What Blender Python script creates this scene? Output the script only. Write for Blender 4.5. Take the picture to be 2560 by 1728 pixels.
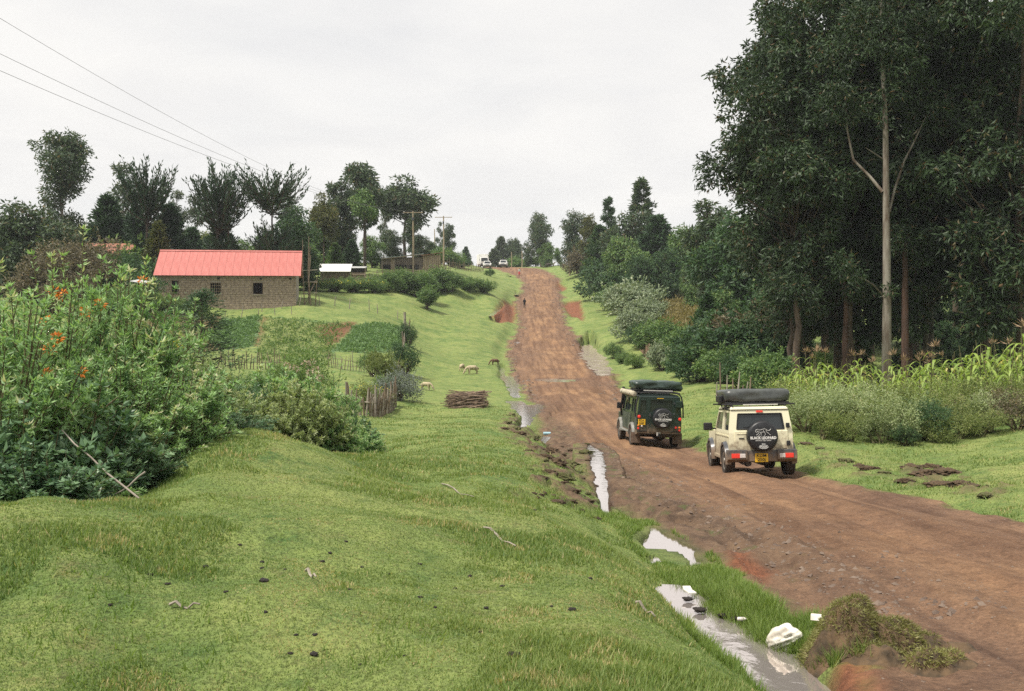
import bpy, bmesh, math, random
import numpy as np
from mathutils import Vector, Matrix

for o in list(bpy.data.objects):
    bpy.data.objects.remove(o)
SC = bpy.context.scene
COL = SC.collection
F = 1024.0          # focal length in pixels of the 1024 px wide picture
HZ = 305.0          # row of the horizon in that picture

# ------------------------------------------------------------------ camera
cam_d = bpy.data.cameras.new('camera')
cam = bpy.data.objects.new('camera', cam_d)
COL.objects.link(cam)
cam.location = (0, 0, 0)
cam.rotation_euler = (math.radians(90), 0, 0)
cam_d.sensor_width = 36.0
cam_d.lens = 36.0
cam_d.shift_y = -(345.5 - HZ) / 1024.0
cam_d.clip_start = 0.1
cam_d.clip_end = 20000
SC.camera = cam

# ------------------------------------------------------------------ sky, sun, exposure
SUN_EL, SUN_AZ = 62.0, -118.0     # azimuth from +Y towards +X
w = bpy.data.worlds.new('World')
SC.world = w
w.use_nodes = True
nt = w.node_tree
nt.nodes.clear()
out = nt.nodes.new('ShaderNodeOutputWorld')
bg = nt.nodes.new('ShaderNodeBackground')
bg.inputs['Strength'].default_value = 0.076
sky = nt.nodes.new('ShaderNodeTexSky')
sky.sky_type = 'NISHITA'
sky.sun_disc = False
sky.sun_elevation = math.radians(SUN_EL)
sky.sun_rotation = math.radians(SUN_AZ)
sky.altitude = 2400
tc = nt.nodes.new('ShaderNodeTexCoord')
sep = nt.nodes.new('ShaderNodeSeparateXYZ')
nt.links.new(tc.outputs['Generated'], sep.inputs[0])
# cloud-deck coordinates: x/(z+c), y/(z+c)
addz = nt.nodes.new('ShaderNodeMath'); addz.operation = 'ADD'; addz.inputs[1].default_value = 0.16
absz = nt.nodes.new('ShaderNodeMath'); absz.operation = 'ABSOLUTE'
nt.links.new(sep.outputs['Z'], absz.inputs[0]); nt.links.new(absz.outputs[0], addz.inputs[0])
dx = nt.nodes.new('ShaderNodeMath'); dx.operation = 'DIVIDE'
dy = nt.nodes.new('ShaderNodeMath'); dy.operation = 'DIVIDE'
nt.links.new(sep.outputs['X'], dx.inputs[0]); nt.links.new(addz.outputs[0], dx.inputs[1])
nt.links.new(sep.outputs['Y'], dy.inputs[0]); nt.links.new(addz.outputs[0], dy.inputs[1])
comb = nt.nodes.new('ShaderNodeCombineXYZ')
nt.links.new(dx.outputs[0], comb.inputs[0]); nt.links.new(dy.outputs[0], comb.inputs[1])
n1 = nt.nodes.new('ShaderNodeTexNoise'); n1.inputs['Scale'].default_value = 1.5; n1.inputs['Detail'].default_value = 7; n1.inputs['Roughness'].default_value = 0.56; n1.inputs['Distortion'].default_value = 0.5
nt.links.new(comb.outputs[0], n1.inputs['Vector'])
r1 = nt.nodes.new('ShaderNodeValToRGB')
r1.color_ramp.elements[0].position = 0.36; r1.color_ramp.elements[0].color = (9.15, 9.05, 8.95, 1)
r1.color_ramp.elements[1].position = 0.60; r1.color_ramp.elements[1].color = (9.9, 9.75, 9.5, 1)
nt.links.new(n1.outputs['Fac'], r1.inputs['Fac'])
n2 = nt.nodes.new('ShaderNodeTexNoise'); n2.inputs['Scale'].default_value = 0.9; n2.inputs['Detail'].default_value = 6; n2.inputs['Roughness'].default_value = 0.55
mp = nt.nodes.new('ShaderNodeMapping'); mp.inputs['Location'].default_value = (3.1, 1.7, 0)
nt.links.new(comb.outputs[0], mp.inputs['Vector']); nt.links.new(mp.outputs[0], n2.inputs['Vector'])
r2 = nt.nodes.new('ShaderNodeValToRGB')
r2.color_ramp.elements[0].position = 0.30; r2.color_ramp.elements[0].color = (0.91, 0.91, 0.91, 1)
r2.color_ramp.elements[1].position = 0.52; r2.color_ramp.elements[1].color = (1, 1, 1, 1)
nt.links.new(n2.outputs['Fac'], r2.inputs['Fac'])
mixs = nt.nodes.new('ShaderNodeMix'); mixs.data_type = 'RGBA'; mixs.clamp_factor = True
nt.links.new(r2.outputs['Color'], mixs.inputs['Factor'])
nt.links.new(sky.outputs['Color'], mixs.inputs[6])
nt.links.new(r1.outputs['Color'], mixs.inputs[7])
nt.links.new(mixs.outputs[2], bg.inputs['Color'])
nt.links.new(bg.outputs[0], out.inputs['Surface'])

sun_d = bpy.data.lights.new('sun', 'SUN')
sun_d.energy = 4.2
sun_d.angle = math.radians(7)
sun_d.color = (1.0, 0.94, 0.84)
sun = bpy.data.objects.new('sun', sun_d)
COL.objects.link(sun)
_a, _e = math.radians(SUN_AZ), math.radians(SUN_EL)
sdir = Vector((math.sin(_a) * math.cos(_e), math.cos(_a) * math.cos(_e), math.sin(_e)))
sun.rotation_euler = sdir.to_track_quat('Z', 'Y').to_euler()
sun.location = sdir * 60

vs = SC.view_settings
vs.view_transform = 'Standard'
vs.look = 'None'
vs.exposure = 0.38
vs.gamma = 1.0
vs.use_curve_mapping = False
SC.render.engine = 'CYCLES'
SC.cycles.max_bounces = 6
SC.cycles.diffuse_bounces = 3
SC.cycles.glossy_bounces = 2
SC.cycles.transmission_bounces = 3
SC.cycles.transparent_max_bounces = 4
SC.cycles.volume_bounces = 0
SC.cycles.caustics_reflective = False
SC.cycles.caustics_refractive = False
SC.cycles.sample_clamp_indirect = 4
SC.cycles.use_denoising = False

# ------------------------------------------------------------------ scene bookkeeping
def P3(px, py, d):
    return ((px - 512) / F * d, d, (HZ - py) / F * d)

def link(o, parent=None):
    COL.objects.link(o)
    if parent is not None:
        o.parent = parent
    return o

def tag(o, label=None, cat=None, group=None, kind=None):
    if label: o['label'] = label
    if cat: o['category'] = cat
    if group: o['group'] = group
    if kind: o['kind'] = kind
    return o

def empty(name, loc=(0, 0, 0), rz=0.0, sc=1.0, label=None, cat=None, group=None):
    o = bpy.data.objects.new(name, None)
    o.empty_display_size = 0.2
    o.location = loc
    o.rotation_euler = (0, 0, rz)
    o.scale = (sc, sc, sc) if not isinstance(sc, (tuple, list)) else sc
    link(o)
    return tag(o, label, cat, group)

def mobj(name, me, mat=None, parent=None, loc=None):
    o = bpy.data.objects.new(name, me)
    if mat is not None:
        if len(me.materials) == 0:
            me.materials.append(mat)
        elif me.materials[0] != mat:
            o.material_slots[0].link = 'OBJECT'
            o.material_slots[0].material = mat
    if loc is not None: o.location = loc
    return link(o, parent)

# ------------------------------------------------------------------ numpy meshes
def np_mesh(name, verts, faces, tone=None, smooth=False, attrs=None):
    verts = np.asarray(verts, np.float32); faces = np.asarray(faces, np.int32)
    k = faces.shape[1]
    me = bpy.data.meshes.new(name)
    me.vertices.add(len(verts)); me.vertices.foreach_set('co', verts.ravel())
    me.loops.add(faces.size); me.loops.foreach_set('vertex_index', faces.ravel())
    me.polygons.add(len(faces)); me.polygons.foreach_set('loop_start', np.arange(0, faces.size, k, dtype=np.int32))
    if tone is not None:
        a = me.attributes.new('tone', 'FLOAT', 'FACE'); a.data.foreach_set('value', np.asarray(tone, np.float32))
    if attrs:
        for nm, arr in attrs.items():
            a = me.attributes.new(nm, 'FLOAT_COLOR', 'POINT')
            a.data.foreach_set('color', np.asarray(arr, np.float32).ravel())
    me.polygons.foreach_set('use_smooth', np.full(len(faces), smooth, dtype=bool))
    me.update(calc_edges=True)
    me.validate()
    return me

class Q:
    """collects quads with a per-face tone"""
    def __init__(s): s.v = []; s.f = []; s.t = []; s.n = 0
    def add(s, v, f, t):
        s.v.append(v); s.f.append(np.asarray(f) + s.n); s.t.append(np.broadcast_to(t, (len(f),))); s.n += len(v)
    def mesh(s, name, smooth=False):
        return np_mesh(name, np.concatenate(s.v), np.concatenate(s.f), np.concatenate(s.t), smooth)

def unit(a):
    return a / (np.linalg.norm(a, axis=-1, keepdims=True) + 1e-9)

def leaves(q, rng, pos, axis, l, wd, tone, face=None):
    """rhombic leaves: pos (N,3) base points, axis (N,3) directions"""
    n = len(pos)
    axis = unit(axis)
    if face is None: side = unit(np.cross(axis, rng.normal(size=(n, 3))))
    else:
        face = unit(face); axis = unit(axis - face * (axis * face).sum(-1, keepdims=True) * .7)
        side = unit(np.cross(axis, face))
    nrm = np.cross(axis, side)
    L = (l * rng.uniform(0.7, 1.3, n))[:, None]; W = (wd * rng.uniform(0.7, 1.3, n))[:, None]
    bend = nrm * L * 0.08
    v = np.stack([pos, pos + axis * L * 0.45 + side * W * 0.5 + bend, pos + axis * L - bend, pos + axis * L * 0.45 - side * W * 0.5 + bend], 1).reshape(-1, 3)
    q.add(v, np.arange(4 * n).reshape(-1, 4), tone)

def tube(q, pts, rad, sides=6, tone=0.5, cap=True):
    pts = np.asarray(pts, float); n = len(pts)
    rad = np.broadcast_to(np.asarray(rad, float), (n,))
    d = np.gradient(pts, axis=0); d = unit(d)
    ref = np.array([0, 0, 1.0]) if abs(d[0, 2]) < 0.8 else np.array([1.0, 0, 0])
    a = unit(np.cross(d, ref)); b = np.cross(d, a)
    ang = np.arange(sides) * 2 * np.pi / sides
    ring = pts[:, None] + rad[:, None, None] * (np.cos(ang)[None, :, None] * a[:, None] + np.sin(ang)[None, :, None] * b[:, None])
    v = ring.reshape(-1, 3)
    i, j = np.meshgrid(np.arange(n - 1), np.arange(sides), indexing='ij')
    i = i.ravel(); j = j.ravel(); j2 = (j + 1) % sides
    f = np.stack([i * sides + j, i * sides + j2, (i + 1) * sides + j2, (i + 1) * sides + j], 1)
    q.add(v, f, tone)

def curve3(p0, p1, bend, n=6):
    """arc from p0 to p1 with sideways bend vector"""
    t = np.linspace(0, 1, n)[:, None]
    return np.asarray(p0) * (1 - t) + np.asarray(p1) * t + np.asarray(bend) * (4 * t * (1 - t))

# ------------------------------------------------------------------ value noise
_NR = np.random.default_rng(77).random((256, 256))
def vnoise(x, y, scale, off=0.0):
    x = x * scale + off + 1000.0; y = y * scale + off * 1.7 + 1000.0
    xi = np.floor(x).astype(int); yi = np.floor(y).astype(int)
    fx = x - xi; fy = y - yi
    fx = fx * fx * (3 - 2 * fx); fy = fy * fy * (3 - 2 * fy)
    g = lambda a, b: _NR[a % 256, b % 256]
    return (g(xi, yi) * (1 - fx) + g(xi + 1, yi) * fx) * (1 - fy) + (g(xi, yi + 1) * (1 - fx) + g(xi + 1, yi + 1) * fx) * fy
def fbm(x, y, scale, o=4, off=0.0):
    s = 0; a = 1; t = 0
    for k in range(o):
        s = s + a * vnoise(x, y, scale * 2 ** k, off + 13.7 * k); t += a; a *= 0.5
    return s / t
def sstep(a, b, x):
    t = np.clip((x - a) / (b - a), 0, 1)
    return t * t * (3 - 2 * t)

# ------------------------------------------------------------------ materials
def new_mat(name):
    m = bpy.data.materials.new(name); m.use_nodes = True
    t = m.node_tree; t.nodes.clear()
    return m, t, t.nodes, t.links

def simple(name, col, rough=0.6, metal=0.0, col2=None, nscale=6.0, bump=0.0, bscale=30.0, spec=0.4, emit=None, lo=0.35, hi=0.65, stretch=None):
    m, t, N, L = new_mat(name)
    o = N.new('ShaderNodeOutputMaterial'); p = N.new('ShaderNodeBsdfPrincipled')
    p.inputs['Roughness'].default_value = rough; p.inputs['Metallic'].default_value = metal
    p.inputs['Specular IOR Level'].default_value = spec
    L.new(p.outputs[0], o.inputs[0])
    tc = N.new('ShaderNodeTexCoord')
    vec = tc.outputs['Object']
    if stretch:
        mp = N.new('ShaderNodeMapping'); mp.inputs['Scale'].default_value = stretch
        L.new(vec, mp.inputs['Vector']); vec = mp.outputs[0]
    n = N.new('ShaderNodeTexNoise'); n.inputs['Scale'].default_value = nscale; n.inputs['Detail'].default_value = 5
    L.new(vec, n.inputs['Vector'])
    r = N.new('ShaderNodeValToRGB')
    c2 = col2 if col2 else tuple(c * 0.82 for c in col)
    r.color_ramp.elements[0].position = lo; r.color_ramp.elements[0].color = (*c2, 1)
    r.color_ramp.elements[1].position = hi; r.color_ramp.elements[1].color = (*col, 1)
    L.new(n.outputs['Fac'], r.inputs['Fac']); L.new(r.outputs[0], p.inputs['Base Color'])
    if bump:
        nb = N.new('ShaderNodeTexNoise'); nb.inputs['Scale'].default_value = bscale; nb.inputs['Detail'].default_value = 4
        L.new(vec, nb.inputs['Vector'])
        b = N.new('ShaderNodeBump'); b.inputs['Strength'].default_value = bump; b.inputs['Distance'].default_value = 0.02
        L.new(nb.outputs['Fac'], b.inputs['Height']); L.new(b.outputs[0], p.inputs['Normal'])
    if emit:
        p.inputs['Emission Color'].default_value = (*emit[0], 1); p.inputs['Emission Strength'].default_value = emit[1]
    return m

def leafmat(name, c0, c1, c2=None, trans=0.3, rough=0.5):
    """leaf colour from the per-leaf tone; light shines through a little"""
    m, t, N, L = new_mat(name)
    o = N.new('ShaderNodeOutputMaterial'); p = N.new('ShaderNodeBsdfPrincipled')
    p.inputs['Roughness'].default_value = rough; p.inputs['Specular IOR Level'].default_value = 0.3
    a = N.new('ShaderNodeAttribute'); a.attribute_name = 'tone'
    r = N.new('ShaderNodeValToRGB')
    e = r.color_ramp.elements
    e[0].position = 0.0; e[0].color = (*c0, 1)
    e[1].position = 0.85; e[1].color = (*c1, 1)
    if c2:
        x = e.new(0.97); x.color = (*c2, 1)
    L.new(a.outputs['Fac'], r.inputs['Fac'])
    L.new(r.outputs[0], p.inputs['Base Color'])
    tr = N.new('ShaderNodeBsdfTranslucent')
    mixc = N.new('ShaderNodeMix'); mixc.data_type = 'RGBA'; mixc.blend_type = 'MULTIPLY'; mixc.inputs['Factor'].default_value = 1.0
    mixc.inputs[7].default_value = (1.3, 1.35, 0.7, 1)
    L.new(r.outputs[0], mixc.inputs[6]); L.new(mixc.outputs[2], tr.inputs['Color'])
    mx = N.new('ShaderNodeMixShader'); mx.inputs[0].default_value = trans
    L.new(p.outputs[0], mx.inputs[1]); L.new(tr.outputs[0], mx.inputs[2]); L.new(mx.outputs[0], o.inputs[0])
    return m
# ================================================================== TERRAIN
# road: distance y, left edge x, right edge x, surface z (eye = 0)
ROAD = np.array([
 (2,1.7,8.6,-2.35),(6,2.0,8.4,-2.45),(8,2.65,8.2,-2.65),(10,2.6,8.1,-2.8),(12,2.3,8.0,-2.95),(15,2.05,7.8,-3.2),(18,1.75,7.4,-3.45),(20,1.7,7.2,-3.6),
 (24,1.8,7.15,-4.0),(29,1.9,7.0,-4.5),(34,1.7,6.9,-5.0),(39,1.3,6.5,-5.4),(49,1.5,6.6,-5.85),(60,1.25,7.4,-6.1),(75,.75,8.2,-6.3),
 (92,-.1,8.7,-5.95),(112,-.7,8.75,-5.15),(135,.9,7.5,-2.8),(160,.5,8.3,-.5),(172,.5,8.6,.84),(200,2.1,9.6,4.0),(215,1.0,9.7,5.9),
 (225,-1.1,8.2,7.2),(235,-3.9,6.6,8.3),(245,-8,3.8,9.0),(260,-15,-2,9.3),(290,-28,-16,9.0),(330,-48,-36,8.0),(420,-90,-78,6)])
def road_xl(y): return np.interp(y, ROAD[:, 0], ROAD[:, 1])
def road_xr(y): return np.interp(y, ROAD[:, 0], ROAD[:, 2])
def road_z(y): return np.interp(y, ROAD[:, 0], ROAD[:, 3])

_W = [  # (x, y, z)
 (-6,4.4,-1.5),(-3,4.4,-1.6),(0,4.4,-1.65),(1.2,4.6,-1.85),(1.40,6.3,-2.30),(1.20,8.5,-2.38),(1.10,10,-2.50),(.8,6.5,-1.98),(1.72,5.6,-2.42),(1.70,6.6,-2.60),(1.60,7.5,-2.66),(1.46,8.5,-2.68),(1.38,9.5,-2.72),(1.30,10.3,-2.72),(2.05,8.5,-2.82),(1.85,9.5,-2.82),(2.15,7.5,-2.84),(2.2,6.4,-2.82),(2.38,9.4,-2.72),(2.2,10.5,-2.74),
 (0,6.5,-1.87),(0,8.5,-2.0),(0,11.5,-2.2),(0,17,-2.65),(0,26,-3.5),(0,38,-4.6),(-1,50,-5.4),(1.0,14,-2.85),(1.0,20,-3.3),(1.0,28,-4.2),
 (-3,20,-1.8),(-12,10,-2.2),(-20,20,-3),(-45,45,-3),(-90,90,.5),(-150,150,3),(-200,200,6),(-300,300,8),
 (12,6,-2.3),(20,15,-3.2),(30,30,-3.8),(60,60,-4.4),(100,100,-3.5),(180,180,2),(300,300,8),(-1.5,2,-1.6),(-4,2,-1.5),(0,2,-1.7)]
_W = [t for t in _W if t != (-3,20,-1.8)]
_PX = [  # (px, py, d) seen on the photograph
 (250,434,14),(216,434,13.5),(300,450,15),(330,460,16.5),(375,457,18.5),(250,470,10.5),(300,520,8),(150,600,5.8),(250,490,9.3),(400,480,13.5),(440,455,19.5),(430,520,9),
 (250,478,17.5),(215,484,18),(330,478,20),(375,462,22),(440,440,28),(380,432,34),(215,458,25),(100,500,13.5),(100,490,20),(0,560,10),(-100,530,12),(150,500,13),(0,480,20),
 (40,502,8),(70,511,8.6),(110,502,9.3),(163,480,10.5),(176,456,12),(0,506,7.6),(-60,505,7.2),(0,600,5.6),(60,640,5.0),
 (368,419,50),(395,407,58),(300,418,45),(200,410,45),(100,407,40),(0,400,40),(430,424,44),(470,415,52),
 (360,385,66),(345,375,72),(350,370,76),(240,364,76),(380,345,90),(300,340,92),(240,340,92),(380,324,104),(264,314,103),(200,310,102),(130,311,95),(100,330,80),(100,360,60),(200,375,60),
 (400,312,120),(350,300,122),(310,296,118),(300,308,105),(160,303,104),(410,300,130),(440,300,145),(308,290,126),(405,292,140),(230,300,112),
 (430,340,110),(470,345,108),(480,320,130),(490,300,150),(470,303,148),(500,290,175),(505,280,205),(490,275,210),(455,291,150),
 (430,370,85),(470,375,84),(430,390,70),(470,400,64),(490,395,68),(495,368,93),
 (330,275,150),(400,268,172),(440,265,195),(470,268,220),(480,265,250),(200,285,140),(100,290,130),(0,300,120),(200,270,200),(350,265,220),(60,300,110),
 (602,300,165),(578,290,185),(600,275,195),(570,274,215),(585,268,222),(565,265.5,240),(600,268,230),(640,285,200),(640,300,160),(625,320,130),(612,340,115),(640,350,105),
 (640,375,82),(670,375,80),(700,383,68),(690,398,54),(740,392,55),(700,410,50),(760,420,37),(740,430,36),(720,440,35),(760,438,31),
 (830,440,29),(900,435,31),(1000,430,31),(1000,460,23),(900,460,25.5),(1010,485,19),(886,395,57),(1000,395,50),(800,395,60),(690,325,120),(680,300,150),(714,287,170),(760,300,150),
 (900,340,100),(1000,340,110),(800,290,190),(700,275,230),(1040,420,32),(1040,460,22)]
_ctrl = list(_W) + [P3(*t) for t in _PX]
for _r in ROAD:
    if _r[0] < 300:
        for _k in (0.15, 0.85):
            _ctrl.append((_r[1] * (1 - _k) + _r[2] * _k, _r[0], _r[3]))
for _u in (-1.4, -.8, -.3, 0, .3, .8, 1.4):
    for _d, _z in ((320, 8.3), (450, 6), (1000, 5), (1600, 5)):
        _ctrl.append((_u * _d, _d, _z))
_ctrl = np.array(_ctrl, float)

def _warp(x, y):
    yy = np.maximum(y, 2.5)
    u = np.clip(x / yy, -1.5, 1.5)
    return np.stack([u * 3.0, np.log(yy)], -1)
_cw = _warp(_ctrl[:, 0], _ctrl[:, 1])
def _phi(r2): return 0.5 * r2 * np.log(r2 + 1e-12)
_n = len(_ctrl)
_K = _phi(((_cw[:, None] - _cw[None]) ** 2).sum(-1)) + np.eye(_n) * 2e-4
_Pm = np.concatenate([np.ones((_n, 1)), _cw], 1)
_A = np.zeros((_n + 3, _n + 3)); _A[:_n, :_n] = _K; _A[:_n, _n:] = _Pm; _A[_n:, :_n] = _Pm.T
_sol = np.linalg.solve(_A, np.concatenate([_ctrl[:, 2], np.zeros(3)]))
def tps(x, y):
    x = np.asarray(x, float).ravel(); y = np.asarray(y, float).ravel()
    o = np.empty(len(x))
    for s in range(0, len(x), 40000):
        wv = _warp(x[s:s + 40000], y[s:s + 40000])
        r2 = (wv ** 2).sum(1)[:, None] + (_cw ** 2).sum(1)[None] - 2 * wv @ _cw.T
        o[s:s + 40000] = _phi(np.maximum(r2, 0)) @ _sol[:_n] + _sol[_n] + wv @ _sol[_n + 1:]
    return o
def base_z(x, y):
    """smooth ground without carving"""
    x = np.asarray(x, float); y = np.asarray(y, float); sh = x.shape
    x = x.ravel(); y = y.ravel()
    z = tps(x, y)
    xl, xr = road_xl(y), road_xr(y)
    wl = np.interp(y, [0, 12, 40, 100, 300], [.35, .5, .9, 1.6, 3.0])
    m = sstep(-1, 0.0, (x - xl) / wl) * sstep(-1, 0.0, (xr - x) / wl) * (y > 1.5) * (y < 400)
    c = np.clip((x - xl) / np.maximum(xr - xl, .1), 0, 1)
    zr = road_z(y) + 0.10 * np.sin(np.pi * c) - 0.03
    z = z * (1 - m) + zr * m
    return z.reshape(sh)

def hit(px, py, d0=4.0, d1=330.0):
    """where the sight line through a point of the photograph meets the ground"""
    d = np.geomspace(d0, d1, 1400)
    X, Y, Z = P3(px, py, d)
    g = base_z(X * np.ones_like(d), Y)
    k = np.argmax(Z <= g)
    if not (Z <= g).any(): k = len(d) - 1
    return np.array([X[k], d[k], g[k]])

# ---- outlines that lie on the ground, traced on the photograph and laid on the terrain
def lay(poly): return np.array([hit(*p) for p in poly])
PUD = {
 'stream_near': dict(p=[(655,590),(672,587),(690,595),(703,612),(724,622),(747,640),(772,650),(800,662),(818,682),(826,712),(775,712),(748,676),(722,650),(700,627),(672,607)], flat=-2.80),
 'pool_in_grass': dict(p=[(641,541),(655,535),(672,544),(688,551),(704,562),(690,565),(670,559),(654,554)], flat=None),
 'pool_small': dict(p=[(646,557),(657,555),(662,560),(652,563)], flat=None),
 'ditch_pool': dict(p=[(588,467),(601,470),(604,477),(606,485),(606,495),(612,506),(612,511),(605,511.5),(601,506),(598,492),(596,484),(592,475)], flat=None),
 'branch_pool': dict(p=[(508,402),(519,403.5),(528,409),(541,407.5),(543,411),(535,416),(529,420),(525,427),(518,425),(522,416),(516,409)], flat=None),
 'edge_pool': dict(p=[(499.5,364.5),(504,364.5),(505,374),(512,377),(518,386),(517,398),(514,397),(507,385),(499.5,377)], flat=None),
 'mud_pool': dict(p=[(588,331),(595,332),(597,343),(602,354),(605,365),(611,378.5),(603,379),(594,373),(588,365),(582,357),(580,348),(581,340)], flat=None),
 'rut_pool': dict(p=[(539,378.6),(556,378.4),(575,379),(574,380.4),(566,381.6),(548,381.6),(540,380.2)], flat=None),
 'shoulder_pool': dict(p=[(539,443),(543,437.5),(550,437),(548,440),(542,444)], flat=None),
 'wheel_pool': dict(p=[(596,444),(600,443.6),(603.5,445),(600,446.4),(596,446)], flat=None),
 'far_trickle': dict(p=[(490,320.5),(494.5,312),(499.5,305),(504,301.5),(505,302),(501,306),(496.5,312.5),(492.5,320.5)], flat=None),
 'far_pool': dict(p=[(515,294),(517,291.5),(518.5,292),(516.5,297)], flat=None),
 'verge_pool': dict(p=[(507,275),(509,274.6),(511,276),(509,276.8)], flat=None),
 'lower_pool': dict(p=[(615,341),(617,339.6),(618.6,341),(616,344)], flat=None),
}
PUD['lower_pool']['p'] = [(515,343),(517,340),(519,340.6),(517.4,344.5)]
for _k, _v in PUD.items():
    if _v['flat'] is not None:
        _v['w'] = np.array([((px - 512) / (py - HZ) * -_v['flat'], F * -_v['flat'] / (py - HZ), _v['flat']) for px, py in _v['p']])
    else:
        _v['w'] = lay(_v['p'])
REDP = [lay(p) for p in ([(505,301),(514,303),(515,313),(514,322.5),(500,323),(493,322),(491,319),(497,309)],
                         [(568,300.5),(575,300),(580,299),(582,308),(583,320),(576,317.5),(568,313),(563,305)],
                         [(558,282),(566,287),(563,291),(558,289)],
                         [(724,556),(745,552),(775,572),(760,580),(735,570)],
                         [(822,694),(848,654),(858,660),(868,684),(850,705),(826,705)])]
CROPS = {  # tone: 0 bluish green crop, 1 light weedy, 2 red-brown tilled
 'potato_patch': (lay([(222,318),(262,316),(256,346),(222,350),(200,340)]), 0),
 'weedy_patch': (lay([(265,317),(322,322),(356,325),(338,340),(333,362),(255,362),(258,343)]), 1),
 'bean_patch': (lay([(354,326.5),(404,327.5),(406,350),(372,354),(331,352),(343,339)]), 0),
 'tilled_strip': (lay([(120,309),(185,311),(222,316),(218,350),(140,350),(110,330)]), 2),
 'maize_patch': (lay([(652,292),(712,287),(716,318),(700,342),(664,338),(652,318)]), 3),
}
TILLED = [lay([(316,326),(356,322),(355,328),(341,338),(331,347),(322,338)]), lay([(696,287),(715,286.5),(716,293),(697,293)]), lay([(653,290),(676,289),(678,295),(654,296)]), lay([(262,317),(266,317),(262,331),(257,347),(255,343)])]

def poly_sd(x, y, poly, pad=1.0):
    """signed distance to a ground outline (positive inside), only near its box"""
    P = poly[:, :2]; out = np.full(x.shape, -1e3)
    mn = P.min(0) - pad; mx = P.max(0) + pad
    s = np.nonzero((x > mn[0]) & (x < mx[0]) & (y > mn[1]) & (y < mx[1]))[0]
    if len(s) == 0: return out
    X = x[s]; Y = y[s]; ins = np.zeros(len(s), bool); dm = np.full(len(s), 1e9)
    for i in range(len(P)):
        a = P[i]; b = P[(i + 1) % len(P)]
        c = ((a[1] > Y) != (b[1] > Y)) & (X < (b[0] - a[0]) * (Y - a[1]) / (b[1] - a[1] + 1e-12) + a[0])
        ins ^= c
        e = b - a; t = np.clip(((X - a[0]) * e[0] + (Y - a[1]) * e[1]) / (e @ e + 1e-12), 0, 1)
        dm = np.minimum(dm, np.hypot(X - a[0] - t * e[0], Y - a[1] - t * e[1]))
    out[s] = np.where(ins, dm, -dm)
    return out

# ---- polar height field round the viewpoint, dense in the part the photograph covers
_fine = np.radians(np.linspace(-30.5, 30.5, 760))
_coarse = np.radians(np.concatenate([np.linspace(-180, -31.5, 60), _fine * 180 / np.pi, np.linspace(31.5, 180, 60)[:-1]]))
TH = _coarse
RR = np.concatenate([[0.5, 1.2, 2.0, 2.7], np.geomspace(3.3, 330, 560), np.geomspace(350, 1600, 16)])
NR, NT = len(RR), len(TH)
_rr, _tt = np.meshgrid(RR, TH, indexing='ij')
GX = _rr * np.sin(_tt); GY = _rr * np.cos(_tt)
gx, gy = GX.ravel(), GY.ravel()
gz0 = base_z(gx, gy)
_ye = np.maximum(gy, 1)
_xl, _xr = road_xl(_ye), road_xr(_ye)
_wob = np.interp(_ye, [0, 30, 120, 250], [.35, .6, 1.0, 1.4])
_nz = (fbm(gx, gy, .55, 4, 3.0) - .5) * 2 * _wob + (fbm(gx, gy, 3.0, 3, 8.0) - .5) * .35
_edge = np.minimum(gx - _xl, _xr - gx) + _nz
_sw = np.interp(_ye, [0, 40, 200], [.12, .3, .6])
m_road = sstep(-_sw, _sw, _edge) * (gy > 0) * (gy < 420)
# loose brown shoulder on the near left edge
m_should = sstep(1.3, .2, np.abs(gx - _xl - .55) + _nz * .5) * sstep(9, 14, gy) * sstep(62, 45, gy)
m_wet = np.zeros_like(gx); m_red = np.zeros_like(gx); carve = np.zeros_like(gx)
_pw = (fbm(gx, gy, 2.2, 4, 21.) - .5)
for _k, _v in PUD.items():
    dd = float(np.median(_v['w'][:, 1])); _pp = _v['w'][:, :2]; _q2 = np.roll(_pp, -1, 0)
    _ar = abs((_pp[:, 0] * _q2[:, 1] - _q2[:, 0] * _pp[:, 1]).sum()) / 2; _pe = np.hypot(*(_pp - _q2).T).sum()
    s = min(float(np.interp(dd, [8, 60, 200], [.16, .33, .38])), .55 * _ar / _pe); _v['s'] = s
    sd = poly_sd(gx, gy, _v['w'], 3 * s + .3)
    sd = np.where(sd > -900, sd + _pw * s * 1.6 + (fbm(gx, gy, np.interp(dd, [8, 60, 200], [3., 1.0, .45]), 3, 23.) - .5) * s * np.interp(dd, [8, 60, 200], [1.6, 2.6, 6.0]), sd)
    _v['sd'] = sd
    carve = np.maximum(carve, sstep(-.6 * s, .7 * s, sd) * np.interp(dd, [8, 30, 100], [.26, .32, .36]))
    m_wet = np.maximum(m_wet, sstep(-2.6 * s, 0, sd))
for _p in REDP:
    dd = float(np.median(_p[:, 1])); s = np.interp(dd, [8, 150], [.15, .5])
    sd = poly_sd(gx, gy, _p, 3 * s); sd = np.where(sd > -900, sd + _pw * s * 2, sd)
    m_red = np.maximum(m_red, sstep(-s, s, sd))
m_crop = np.zeros_like(gx); m_ctype = np.zeros_like(gx); m_till = np.zeros_like(gx)
for _k, (_p, _t) in CROPS.items():
    sd = poly_sd(gx, gy, _p, 1.0)
    ins = sd > 0
    m_crop[ins] = 1; m_ctype[ins] = _t / 3.0
for _p in TILLED:
    m_till = np.maximum(m_till, sstep(-.4, .4, poly_sd(gx, gy, _p, 1.0) + _pw * 1.0))
_bare = fbm(gx, gy, .9, 4, 40.)
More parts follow.
